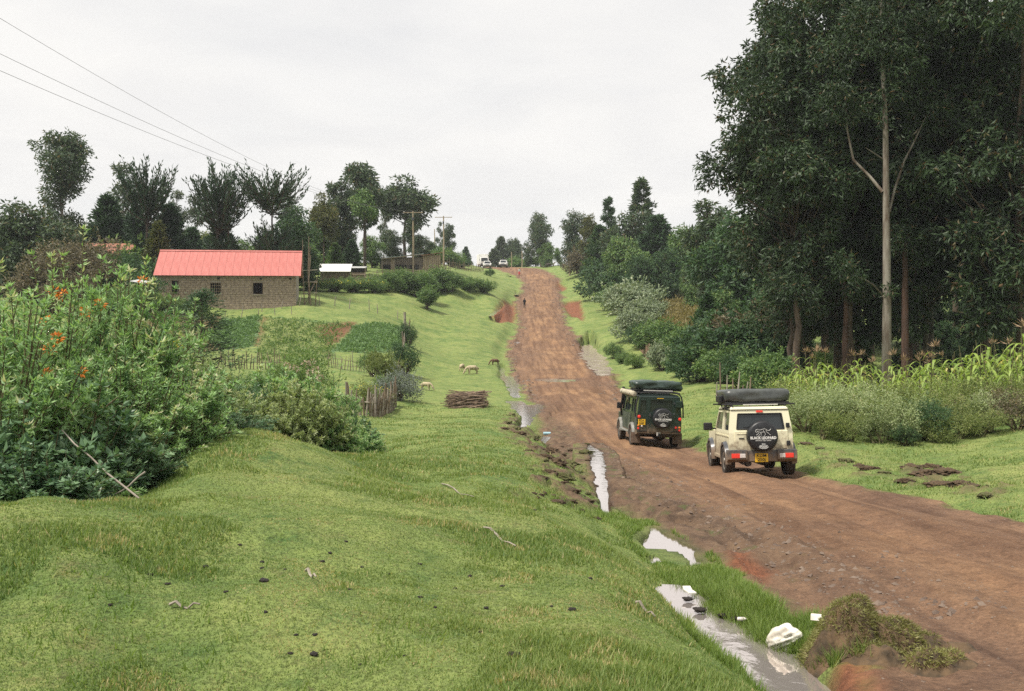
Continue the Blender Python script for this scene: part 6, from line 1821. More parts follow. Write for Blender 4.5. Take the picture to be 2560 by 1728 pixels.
    for side in (0, 1):
        for k in range(n):
            o = mobj('roof_sheet', sm, BM['redroof'], R)
            if side == 0:
                o.location = (-.35 + k * ws, -.48, -.03 - .48 * math.tan(sl) + .32 + .004 * (k % 2)); o.rotation_euler = (sl, 0, 0)
            else:
                o.location = (-.35 + (k + 1) * ws, Dp + .48, -.03 - .48 * math.tan(sl) + .32 + .004 * (k % 2)); o.rotation_euler = (sl, 0, math.pi)
    zr = -.03 - .48 * math.tan(sl) + .32 + math.sin(sl) * Ls
    q = PB(); q.prism([(Dp / 2 - .22, zr - .10), (Dp / 2, zr + .05), (Dp / 2 + .22, zr - .10), (Dp / 2, zr + .01)], -.36, L + .36); q.build('ridge_cap', BM['redroof'], R)
    q = PB()
    for k in range(13): q.box((.2 + k * (L - .4) / 12, -.20, -.02 + .0), (.06, .55, .11), Matrix.Rotation(sl, 3, 'X'))
    q.build('rafter_ends', BM['timberl'], R)
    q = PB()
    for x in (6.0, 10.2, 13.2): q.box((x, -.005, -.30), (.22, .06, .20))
    q.build('wall_hole_shade', BM['dark'], R)  # solid blocks, the shade of holes painted as near-black
stone_house()

def scaffold():
    x, y, z = at(307, 107)
    R = empty('pole_scaffold', (x, y, z), 0, 1, 'rough pole scaffolding standing at the right end of the stone building', 'scaffold')
    rng = np.random.default_rng(8)
    for k, (dx, dy, h) in enumerate([(-.25, 0, 6.8), (.1, .8, 7.2), (.45, -.1, 5.2), (-.1, 1.6, 6.2), (.75, .6, 3.0)]):
        q = PB(); q.tube([(dx, dy, -.3), (dx + rng.normal() * .1, dy, h * .5), (dx + rng.normal() * .15, dy, h)], [.06, .05, .035], 6); q.build('pole', BM['stick'], R)
    for k, z1 in enumerate((1.2, 2.4, 3.6)):
        q = PB(); q.tube([(-.5, .1, z1), (1.0, .5, z1 + rng.normal() * .1)], .04, 6); q.build('crossbar', BM['stickg'], R)
    q = PB(); q.tube([(-.2, -.2, 0), (.8, .6, 2.6)], .035, 6); q.build('brace', BM['stick'], R)
scaffold()

def simple_hut():
    x, y, z = at(320, 134)
    R = empty('small_hut', (x, y, z), math.radians(4), 1, 'small timber hut with a white sheet roof behind the flowered hedge', 'hut')
    p = PB(); p.box((1.9, 1.4, .9), (3.6, 2.6, 2.0)); p.build('wall', BM['timber'], R)
    for k in range(12):
        q = PB(); q.box((.15 + k * .32, .08, .9), (.25, .05, 1.95)); q.build('plank', BM['timber'], R)
    p = PB(); p.box((1.85, 1.0, 2.35), (4.3, 3.1, .05), Matrix.Rotation(.36, 3, 'X')); p.build('roof', CM['whitep'], R)
    p = PB(); p.box((4.9, 1.0, .75), (1.7, 1.8, 1.9)); p.build('annex_wall', BM['timberl'], R)
    p = PB(); p.box((4.95, .9, 2.42), (2.0, 2.3, .05), Matrix.Rotation(.12, 3, 'X')); p.build('annex_roof', BM['zinc'], R)
    p = PB(); p.box((4.95, .05, 2.0), (1.5, .05, .55)); p.build('opening', BM['dark'], R)  # solid panel, interior shade put into its colour
    p = PB(); p.box((4.95, -.02, 1.45), (2.1, .12, .14)); p.build('ledge', BM['timberl'], R)
    p = PB(); p.tube([(5.9, 0, -.2), (5.9, 0, 2.4)], .05, 6); p.build('post', BM['timberl'], R)
simple_hut()

def long_shed():
    x, y, z = at(382, 168)
    R = empty('timber_shed', (x, y, z), math.radians(12), 1, 'long low grey timber shed with a blue-grey mono-pitch roof beside the first power pole', 'shed')
    W = 6.6
    p = PB(); p.box((W / 2, 2.0, .95), (W, 3.6, 2.1)); p.build('wall', BM['timber'], R)
    for k in range(22):
        if k in (5, 6): continue
        q = PB(); q.box((.15 + k * .30, .15, 1.4), (.24, .06, 1.2 + .25 * k / 22)); q.build('plank', BM['timber'], R)
    q = PB(); q.box((1.75, .10, .95), (.62, .06, 1.9)); q.build('door', BM['timberl'], R)
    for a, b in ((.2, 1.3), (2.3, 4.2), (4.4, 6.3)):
        q = PB(); q.box(((a + b) / 2, .13, .45), (b - a, .05, .75)); q.build('opening', BM['dark'], R)  # solid panels coloured near-black for the shade within
    for k in range(9):
        q = PB(); q.tube([(2.3 + k * .45, .02, -.1), (2.3 + k * .45, .02, .95)], .03, 5); q.build('rail_post', BM['stickg'], R)
    q = PB(); q.box((W / 2, 1.7, 2.25), (W + .5, 4.4, .06), Matrix.Rotation(-.12, 3, 'Y')); q.build('roof', BM['bluezinc'], R)
    q = PB(); q.box((W / 2, -.45, 2.15), (W + .4, .05, .14), Matrix.Rotation(-.12, 3, 'Y')); q.build('fascia', BM['timberl'], R)
    p = PB(); p.box((W + 1.6, 1.6, 1.2), (3.0, 3.0, 2.6)); p.build('end_wall', BM['timberl'], R)
    for k in range(9):
        q = PB(); q.box((W + .25 + k * .33, .08, 1.2), (.27, .06, 2.55 + .08 * math.sin(k))); q.build('plank', BM['timberl'], R)
    q = PB(); q.box((W + 1.6, 1.4, 2.62), (3.6, 3.8, .06), Matrix.Rotation(-.16, 3, 'Y')); q.build('end_roof', BM['rust'], R)
long_shed()

def rusty_house():
    x, y, z = at(106, 116)
    R = empty('old_house', (x, y, z), math.radians(3), 1, 'low old house with a faded rusty roof half hidden by brown bushes at the left', 'house')
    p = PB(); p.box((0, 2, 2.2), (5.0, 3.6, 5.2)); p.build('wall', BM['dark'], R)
    p = PB(); p.box((0, .6, 5.35), (5.6, 3.0, .06), Matrix.Rotation(.45, 3, 'X')); p.build('roof', BM['rust'], R)
    p = PB(); p.box((0, 3.4, 5.35), (5.6, 3.0, .06), Matrix.Rotation(-.45, 3, 'X')); p.build('roof', BM['rust'], R)
    p = PB(); p.box((-.4, .17, 4.2), (1.2, .06, .9)); p.build('window', BM['timber'], R)
rusty_house()
_a = hit(140, 283, 60, 140); 
x, y, z = at(141, 91)
o = PB(); o.box((0, 0, 0), (1.3, 2.0, .03), Matrix.Rotation(.16, 3, 'Y') @ Matrix.Rotation(.1, 3, 'X')); tag(o.build('iron_sheet', BM['zinc'], None, loc=(x, y, (HZ - 281.5) / F * 91)), 'pale iron sheet lying on the weeds left of the stone building', 'metal sheet')

# ================================================================== POWER LINE
def pole(px, d, top, label, arm=2.0, r=.13, cat='utility pole', armrot=0.0):
    x, y, z = at(px, d); h = (HZ - top) / F * d - z
    R = empty('utility_pole', (x, y, z), armrot, 1, label, cat)
    q = PB(); q.tube([(0, 0, -.4), (.06, 0, h * .5), (.0, 0, h)], [r, r * .85, r * .65], 8); q.build('post', BM['pole'], R, True)
    if arm:
        q = PB(); q.box((0, -.02, h - .25), (arm, .10, .12)); q.build('crossarm', BM['pole'], R)
        for s in (-.9, 0, .9):
            q = PB(); q.lathe([(0, .045), (.06, .07), (.10, .05), (.16, .03)], (s * arm / 2, 0, h - .19), 'z', 8); q.build('insulator', CM['whitep'], R, True)
        if arm > 2:
            q = PB(); q.box((.0, -.25, h - 1.3), (.3, .28, .5), bev=.05); q.build('transformer_box', CM['grey'], R)
    return (x, y, z + h - .05), arm, armrot
P1 = pole(413, 165, 211, 'leaning utility pole with a wide crossarm, nearest of the poles beside the timber shed', 3.2, .17)
P2 = pole(443.5, 200, 216, 'tall utility pole with a thin crossarm right of the first pole', 3.4, .17)
pole(434.5, 255, 229, 'short utility pole partly hidden left of the second one', 0, .16)
pole(599.5, 182, 227, 'bare leaning post in front of the spiky conifer on the right', 0, .16)
pole(569.5, 212, 246, 'pale wooden post by the dry bush on the right verge', 0, .14)
pole(522, 255, 251, 'thin pale post on the crest, right of the second white car', 0, .16)
pole(511.5, 262, 252, 'thinner pale post above the second white car on the crest', 0, .13)
P0 = ((-26.0, 33.0, 11.6), 3.2, 0)
q = PB(); q.tube([(-26.0, 33.0, gnd1(-26, 33) - .3), (-26.0, 33.0, 11.7)], .15, 8)
R0 = empty('utility_pole', (0, 0, 0), 0, 1, 'utility pole outside the left edge carrying the three wires', 'utility pole')
q.build('post', BM['pole'], R0, True); q = PB(); q.box((-26.0, 32.98, 11.45), (4.0, .12, .14)); q.build('crossarm', BM['pole'], R0)
# three wires: ends on the first pole, other ends where they leave the picture at the left
for i, (py, s, lab) in enumerate([(41, -.9, 'highest of the three wires crossing the upper left sky'), (72, 0, 'middle wire of the three crossing the left sky'), (87, .9, 'lowest of the three wires crossing the left sky')]):
    e = Vector(P1[0]) + Vector((s * 1.6, 0, 0))
    d0 = 52.0; a = Vector(P3(38, py, d0)); dirv = (a - e); a2 = e + dirv * 1.17
    t = np.linspace(0, 1, 40)[:, None]; pts = np.array(e)[None] * (1 - t) + np.array(a2)[None] * t
    sag = 2.6 if i == 0 else 2.2
    k = 1 / 1.17; base = 4 * k * (1 - k)
    pts[:, 2] -= (sag * (4 * t * (1 - t)))[:, 0] - sag * base * t[:, 0] / k
    qq = Q(); tube(qq, pts, .011, 4)
    tag(mobj('power_wire', qq.mesh('power_wire'), BM['wire']), lab, 'wire')

# ================================================================== FENCES
def fence(name, label, pts, step, h, r, mat, seed, rails=(), jit=.15, lean=.08, cat='fence', stakes='stake', split=False):
    """stakes set one by one along a line on the ground, each its own piece"""
    rng = np.random.default_rng(seed); P = np.array([at(*p) for p in pts]); c = P.mean(0)
    R = empty(name, (c[0], c[1], c[2]), 0, 1, label, cat)
    seg = np.linalg.norm(np.diff(P[:, :2], axis=0), axis=1); cum = np.concatenate([[0], seg.cumsum()]); n = int(cum[-1] / step) + 1
    protos = []
    for k in range(4):
        hh = h * (1 - jit + 2 * jit * k / 3); b = PB(); ln = lean * rng.normal()
        b.tube([(0, 0, -.25), (ln * .4, 0, hh * .5), (ln, ln * .4, hh)], [r, r * .92, r * (.7 if k % 2 else .5)], 6); protos.append(b.mesh(stakes))
    for i in range(n):
        s = i * step + rng.normal() * step * .12; s = min(max(s, 0), cum[-1])
        x = np.interp(s, cum, P[:, 0]); y = np.interp(s, cum, P[:, 1]) + rng.normal() * .03
        o = mobj(stakes, protos[int(rng.integers(0, 4))], mat[i % len(mat)], R)
        o.location = (x - c[0], y - c[1], gnd1(x, y) - c[2]); o.rotation_euler = (rng.normal() * lean, rng.normal() * lean, rng.uniform(0, 6.28)); o.scale = (1, 1, rng.uniform(1 - jit, 1 + jit))
    for z in rails:
        for a, b in zip(P[:-1], P[1:]):
            q = PB(); m = 8; t = np.linspace(0, 1, m)
            q.tube([(a[0] + (b[0] - a[0]) * k - c[0], a[1] + (b[1] - a[1]) * k - c[1] - .03, gnd1(a[0] + (b[0] - a[0]) * k, a[1] + (b[1] - a[1]) * k) - c[2] + z) for k in t], r * .6, 5)
            q.build('rail', mat[0], R)
    return R
ST, SG = BM['stick'], BM['stickg']
fence('picket_fence', 'short grey fence of thick stakes behind the central bush, nearest fence in the field', [(345, 51.5), (352, 50.5), (362, 50), (369, 50), (378, 52), (388, 55), (396, 58)], .15, 1.15, .055, [SG, ST], 81, (.75,), .22)
fence('picket_fence', 'far thin stake fence along the lower edge of the bean patch', [(328, 78), (345, 76.5), (360, 76), (376, 75)], .26, 1.15, .03, [ST, SG], 82, (.35, .75), .25)
fence('picket_fence', 'dark stake fence below the potato patch at the left', [(218, 72), (232, 72), (246, 73), (262, 74), (284, 76)], .26, 1.15, .04, [ST], 83, (.5,), .25)
fence('picket_fence', 'stake fence running up the right side of the vegetable plots', [(399, 76), (402, 84), (404, 92), (406, 100), (410, 112)], .6, 1.1, .045, [ST, SG], 84, (), .3)
fence('post_fence', 'row of thin grey posts across the lawn right of the stone building', [(262, 104), (300, 106), (340, 110), (372, 113), (411, 116)], 2.1, 1.15, .05, [SG], 85, (), .2, cat='fence', stakes='post')
fence('post_fence', 'thin posts along the lower side of the stone building', [(225, 101), (262, 102), (296, 102)], 1.6, .95, .04, [SG], 86, (), .2, cat='fence', stakes='post')
fence('rail_fence', 'rough pole-and-rail fence in front of the timber shed', [(345, 145), (370, 148), (400, 156), (425, 163), (450, 176)], 1.0, 1.3, .05, [ST, SG], 87, (.5, 1.0), .2, cat='fence', stakes='post')
fence('rail_fence', 'second rail fence on the rise left of the white truck', [(425, 180), (450, 190), (472, 205), (484, 220)], 1.3, 1.5, .055, [ST], 88, (.5, 1.1), .2, cat='fence', stakes='post')
fence('post_fence', 'few leaning posts below the forest at the bend of the verge', [(716, 53), (735, 50), (752, 46)], .9, 1.3, .045, [SG, ST], 89, (), .3, cat='fence', stakes='post')
fence('post_fence', 'stick fence along the back of the ploughed strip on the right', [(690, 152), (705, 152), (722, 150)], .5, 1.2, .04, [ST], 90, (.7,), .2, cat='fence', stakes='post')
_fp = at(405, 88); q = PB(); q.tube([(0, 0, -.3), (.03, 0, .9), (0, 0, 1.9)], [.15, .14, .13], 9)
tag(q.build('gate_post', BM['stickg'], None, True, loc=at(404.6, 110)), 'thick grey gate post at the top corner of the vegetable plots', 'post')

def sheet_fence():
    A = np.array(at(633.5, 112)); B = np.array(at(650, 95)); R = empty('sheet_fence', tuple(A), 0, 1, 'low fence of brown sheets on the right verge under the feathery bushes', 'fence')
    n = 7
    for k in range(n):
        a = A + (B - A) * k / n; b = A + (B - A) * (k + .96) / n; zz = [gnd1(a[0], a[1]) - .2, gnd1(b[0], b[1]) - .2]
        q = PB(); h = 1.75 + .12 * math.sin(k * 2.1)
        p4 = [(a[0], a[1], zz[0]), (b[0], b[1], zz[1]), (b[0], b[1], zz[1] + h), (a[0], a[1], zz[0] + h)]
        off = Vector((.04, .02, 0)); v = [q.bm.verts.new(Vector(p) - Vector(A)) for p in p4]; w_ = [q.bm.verts.new(Vector(p) - Vector(A) + off) for p in p4]
        q.bm.faces.new(v); q.bm.faces.new(w_[::-1])
        for i in range(4): q.bm.faces.new([v[i], w_[i], w_[(i + 1) % 4], v[(i + 1) % 4]])
        q.build('sheet', BM['brownsheet'], R)
sheet_fence()

# ================================================================== BRUSHWOOD BUNDLE
def brushwood():
    c = hit(467, 408); R = empty('brushwood_pile', (c[0], c[1], gnd1(c[0], c[1])), math.radians(9), 1, 'bundle of cut brown sticks lying on the grass beside the road', 'brushwood')
    rng = np.random.default_rng(12); d = c[1]; L = 40 / F * d; Hh = 17 / F * d
    for k in range(260):
        t = rng.uniform(0, 1) ** 1.3; z = .03 + Hh * .80 * t; wy = np.sqrt(1 - .9 * t) * .85
        l = L * rng.uniform(.55, 1.02); x = rng.normal() * L * .05 + (rng.uniform(-.5, .5) * (L - l))
        y = rng.uniform(-wy, wy); a = rng.normal() * (.12 if rng.random() < .6 else .34); e = rng.normal() * .09 - .03
        q = PB() ; b = rng.normal(size=2) * .03
        q.tube([(-l / 2, 0, 0), (0, b[0], b[1]), (l / 2, 0, 0)], [.026, .022, .012] if rng.random() < .5 else [.013, .022, .027], 5)
        o = q.build('stick', BM['firewood'] if k % 3 else BM['stick'], R); o.location = (x, y, z); o.rotation_euler = (0, e, a)
brushwood()

# ================================================================== SHEEP AND GOATS
def sheep(px, py, s, yaw, mat, label, graze=True, name='sheep', cat='sheep'):
    c = hit(px, py); R = empty(name, (c[0], c[1], gnd1(c[0], c[1])), yaw, s, label, cat)
    V = [(0, 0, .46), (.22, 0, .47), (-.22, 0, .47), (-.36, 0, .48), (.36, 0, .52)]
    E = [(0, 1), (0, 2), (2, 3), (1, 4)]; r = [.185, .18, .185, .12, .12]
    def ch(par, pts, rr):
        for p, q in zip(pts, rr): V.append(p); E.append((par, len(V) - 1)); r.append(q); par = len(V) - 1
        return par
    if graze: h = ch(4, [(.50, 0, .42), (.60, 0, .24), (.68, 0, .09), (.74, 0, .03)], [.085, .07, .058, .035])
    else: h = ch(4, [(.46, 0, .66), (.54, 0, .78), (.66, 0, .76), (.73, 0, .73)], [.085, .075, .058, .035])
    hp = Vector(V[h - 2])
    for sd in (-1, 1): ch(h - 2, [(hp.x - .03, sd * .09, hp.z + .04), (hp.x - .05, sd * .15, hp.z + .0)], [.025, .012])
    for sd in (-1, 1):
        ch(1, [(.24, sd * .10, .30), (.25, sd * .10, .16), (.24, sd * .10, .03), (.28, sd * .10, .015)], [.06, .032, .026, .028])
        ch(3, [(-.28, sd * .10, .30), (-.36, sd * .10, .19), (-.33, sd * .10, .04), (-.29, sd * .10, .015)], [.075, .034, .026, .028])
    ch(3, [(-.46, 0, .42), (-.49, 0, .30)], [.04, .025])
    mobj('body', skin_mesh('sheep_body', V, E, r, 1), mat, R)
    q = PB()
    for sd in (-1, 1): q.lathe([(0, .012), (.006, .001)], (hp.x + .04, sd * .058, hp.z - .01), 'x', 6)
    q.build('eye', CM['ink'], R)
sheep(462, 371, 1.0, math.radians(75), BM['fleece'], 'cream sheep standing tail-on, left one of the grazing pair by the road')
sheep(472.5, 374, 1.15, math.radians(200), BM['fleece'], 'larger cream sheep grazing, right one of the pair by the road')
sheep(426, 391.5, .85, math.radians(-20), BM['fleece'], 'cream lamb grazing alone above the brushwood bundle')
sheep(395.5, 401, 1.0, math.radians(-50), BM['fleeceb'], 'brown sheep grazing close to the end of the stake fence')
sheep(495, 366, .9, math.radians(200), BM['fleeceb'], 'small brown goat at the edge of the roadside pool', name='goat', cat='goat')
sheep(533, 266.2, 1.3, math.radians(170), BM['fleece'], 'pale sheep on the bank at the crest, leftmost of the three far sheep')
sheep(538, 265.8, 1.3, math.radians(10), BM['fleece'], 'pale sheep on the bank at the crest, middle of the three far sheep')
sheep(552, 266.5, 1.4, math.radians(20), BM['fleece'], 'pale sheep beside the dark animal on the crest bank', graze=False)
sheep(549, 267.6, 1.5, math.radians(190), CM['under'], 'dark animal lying near the dry bush on the crest bank', name='calf', cat='calf')

# ================================================================== PEOPLE ON THE ROAD
def person(px, py, H, yaw, top, bottom, label, skirt=False, stride=.12):
    c = hit(px, py); k = H / 1.75
    R = empty('person', (c[0], c[1], gnd1(c[0], c[1])), yaw, k, label, 'person')
    V = [(0, 0, .95)]; E = []; r = [(.145)]
    def ch(par, pts, rr):
        for p, q in zip(pts, rr): V.append(p); E.append((par, len(V) - 1)); r.append(q); par = len(V) - 1
        return par
    ch1 = ch(0, [(0, .01, 1.12), (0, .0, 1.32), (0, .0, 1.45)], [.125, .15, .10]); sh = ch1
    nk = ch(sh, [(0, .01, 1.52), (0, .03, 1.60), (0, .035, 1.70)], [.052, .085, .075]); ch(nk - 1, [(0, .105, 1.605)], [.018])
    for s in (-1, 1):
        ch(nk - 1, [(s * .085, .03, 1.61)], [.018])
        el = ch(sh, [(s * .17, 0, 1.42), (s * .23, -.03, 1.18), (s * .24, .06, .95), (s * .24, .09, .87)], [.062, .046, .036, .032])
        for f, (dx, dz) in enumerate(((-.022, -.085), (-.008, -.098), (.008, -.092), (.022, -.075))):
            ch(el, [(s * .24, .10 + dx, .87 + dz * .55), (s * .235, .115 + dx, .87 + dz)], [.010, .008])
        ch(el, [(s * .215, .12, .85), (s * .21, .135, .82)], [.011, .009])
        ch(0, [(s * .09, s * stride * .3, .78), (s * .10, s * stride * .8 + .03, .50), (s * .10, s * stride * 1.2 - .03, .10), (s * .10, s * stride * 1.2 + .10, .035)], [.088, .060, .042, .038])
    me = skin_mesh('person_body', V, E, r, 2)
    for m in (BM['skin'], top, bottom, BM['hair']): me.materials.append(m)
    for p in me.polygons:
        z = p.center.z; x = abs(p.center.x)
        i = 0
        if z < .07: i = 3
        elif z < .98 and x < .205: i = 2
        elif z < 1.49 and not (x > .19 and z < .92): i = 1
        p.material_index = i
    o = bpy.data.objects.new('body', me); link(o, R)
    q = PB(); q.lathe([(1.60, .088), (1.66, .092), (1.70, .082), (1.735, .05), (1.745, .001)], (0, .015, 0), 'z', 14); q.build('hair', BM['hair'], R, True)
    q = PB()
    for s in (-1, 1): q.lathe([(0, .010), (.004, .001)], (s * .032, .115, 1.63), 'y', 8)
    q.build('eye', CM['ink'], R)
    q = PB(); q.box((0, .118, 1.565), (.045, .008, .010)); q.build('mouth', CM['rust'] if 'rust' in CM else BM['rust'], R)
    q = PB(); q.prism([(-.10, 1.02), (.12, 1.02), (.115, 1.46), (-.10, 1.46)], -.17, .17, bev=.05); q.build('jacket' if not skirt else 'blouse', top, R, True)
    if skirt:
        q = PB(); q.lathe([(1.04, .15), (.8, .20), (.42, .24), (.40, .22)], (0, 0, 0), 'z', 18, False); q.build('skirt', bottom, R, True)
person(524.5, 308.3, 1.62, math.radians(180), BM['navy'], BM['trous'], 'person in dark jacket and trousers walking down the middle of the dirt road')
person(519.3, 275.6, 1.6, math.radians(180), BM['wshirt'], BM['rskirt'], 'person in a pale blouse and red skirt walking near the top of the road', True)

# ================================================================== TURF CLODS, RUBBLE, DUNG
def lump(name, seed, sub=4, amp=.34, flat=.42, fr=2.6):
    rng = np.random.default_rng(seed); bm = bmesh.new(); bmesh.ops.create_icosphere(bm, subdivisions=sub, radius=1)
    ph = rng.uniform(0, 6, 12)
    for v in bm.verts:
        c = v.co.copy(); f = sum(math.sin(c.x * fr * (1 + k * .9) + ph[k]) * math.sin(c.y * fr * (1.2 + k * .8) + ph[k + 4]) * math.sin(c.z * fr * (1.1 + k) + ph[k + 8]) / (1 + k * .5) for k in range(4))
        v.co = c * (1 + amp * f + rng.normal() * amp * .30); v.co.z *= flat
    me = bpy.data.meshes.new(name); bm.to_mesh(me); bm.free()
    for p in me.polygons: p.use_smooth = True
    return me
CL = [lump('turf_clod', 91 + k) for k in range(4)]
_r = np.random.default_rng(14)
for (px, py, w_) in [(533,452,20),(540,457,18),(551,459,24),(561,463,16),(545,464,26),(556,468,30),(570,470,26),(586,472,18),(549,475,22),(562,480,28),(578,482,20),(541,485,20),(560,490,24),(572,492,22),(551,497,18),(580,497,18),(556,505,26),(570,503,20),(588,505,16),(546,447,16),(536,437,14),
                     (512,415,16),(508,422,20),(504,428,14),(514,428,18),(520,433,18),(530,440,18),(525,446,14),(612,516,12),(596,522,14),(538,500,10)] + [(float(_r.uniform(528,606)), float(_r.uniform(446,510)), float(_r.uniform(5,13))) for _k in range(46)]:
    if px > 590 and py < 470 or px < 532 and py > 470: continue
    c = hit(px, py); s = w_ / F * c[1] * .36
    o = mobj('turf_clod', CL[int(_r.integers(0, 4))], BM['sod'] if _r.random() < .7 else BM['sodg'], None, (c[0], c[1], gnd1(c[0], c[1]) + s * .12))
    o.scale = (s, s * _r.uniform(.6, .9), s * _r.uniform(.7, 1.0)); o.rotation_euler = (0, 0, _r.uniform(0, 6.28))
    tag(o, 'brown overturned turf clod heaped between the grass and the ditch pool', 'clod', 'turf clods beside the ditch pool')
for (px, py, w_) in [(912,468,34),(932,466,30),(925,474,40),(948,472,36),(905,482,26),(962,484,30),(940,486,40),(972,488,30),(985,498,24),(846,462,24),(860,466,20),(870,470,26),(884,473,18),(806,446,22),(820,450,18),(990,486,18)]:
    c = hit(px, py); s = w_ / F * c[1] * .34
    o = mobj('turf_clod', CL[int(_r.integers(0, 4))], BM['sod'] if _r.random() < .6 else BM['sodg'], None, (c[0], c[1], gnd1(c[0], c[1]) + s * .1))
    o.scale = (s, s * .8, s * .6); o.rotation_euler = (0, 0, _r.uniform(0, 6.28))
    tag(o, 'brown scraped-up turf clod on the right verge along the road edge', 'clod', 'turf clods on the right verge')
DG = [lump('dung', 101 + k, 3, .3, .5, 2.6) for k in range(3)]
_dg = [(572,614,14),(262,568,7),(262,560,9),(264,585,16),(285,569,6),(322,555,9),(330,549,7),(350,594,8),(314,655,14),(362,560,6),(205,566,12),(190,574,9),(220,560,8),(315,640,9),(296,640,8),(420,564,7),(455,588,6),(470,577,8),(515,661,20),(486,612,9),(435,610,7),(150,580,9),(265,622,9),(290,655,9),(420,602,8),(388,570,6),(502,589,8),(552,612,7),(226,602,10),(168,590,9),(60,545,7),(360,663,7),(346,540,7),(452,520,7),(300,520,6),(534,512,8),(590,580,8),(240,540,7),(615,566,7),(110,610,8),(405,660,6),(480,640,6)]
for (px, py, w_) in _dg:
    c = hit(px, py, 3.0); s = w_ / F * c[1] * .42
    o = mobj('dung', DG[int(_r.integers(0, 3))], BM['dung'], None, (c[0], c[1], gnd1(c[0], c[1]) + s * .15)); s *= .85; o.scale = (s, s * .75, s * .7); o.rotation_euler = (0, 0, _r.uniform(0, 6.28))
    tag(o, 'dark dried dropping lying on the grazed foreground grass', 'dropping', 'droppings on the foreground grass')
# stones along the road shoulder, far too many to count
def rubble(name, n, fn, smin, smax, seed, mat):
    rng = np.random.default_rng(seed); x, y = fn(rng, n); z = gnd(x, y)
    b = np.array([(1,0,0),(-1,0,0),(0,1,0),(0,-1,0),(0,0,1),(0,0,-1)], float); tri = [(0,2,4),(2,1,4),(1,3,4),(3,0,4),(2,0,5),(1,2,5),(3,1,5),(0,3,5)]
    s = (smin * (smax / smin) ** rng.random(len(x)) ** 2)[:, None, None]
    v = b[None] * (1 + rng.normal(size=(len(x), 6, 1)) * .25) * s * [1, 1, .6]; a = rng.uniform(0, 6.28, len(x)); ca, sa = np.cos(a)[:, None], np.sin(a)[:, None]
    v = np.stack([v[..., 0] * ca - v[..., 1] * sa, v[..., 0] * sa + v[..., 1] * ca, v[..., 2]], -1) + rng.normal(size=(len(x), 6, 3)) * s * .12 + np.stack([x, y, z], 1)[:, None]
    f = (np.arange(len(x)) * 6)[:, None, None] + np.array(tri)[None]
    o = mobj(name, np_mesh(name, v.reshape(-1, 3), f.reshape(-1, 3)), mat); o['kind'] = 'stuff'
def _left_sh(rng, n):
    y = 9 + 40 * rng.random(n) ** 1.4; return road_xl(y) + .5 + np.abs(rng.normal(size=n)) * .55 * (1 + y / 60), y
def _road_all(rng, n):
    y = 5.5 * (70 / 5.5) ** rng.random(n); return road_xl(y) + (road_xr(y) - road_xl(y)) * rng.random(n), y
def _far_sh(rng, n):
    y = rng.uniform(60, 200, n); s = rng.random(n) < .5; return np.where(s, road_xl(y) + np.abs(rng.normal(size=n)) * .5, road_xr(y) - np.abs(rng.normal(size=n)) * .7), y
rubble('gravel', 2600, _left_sh, .008, .05, 15, BM['pebble'])
rubble('gravel', 5000, _road_all, .005, .02, 16, BM['pebble'])
rubble('gravel', 900, _far_sh, .05, .22, 17, BM['pebble'])

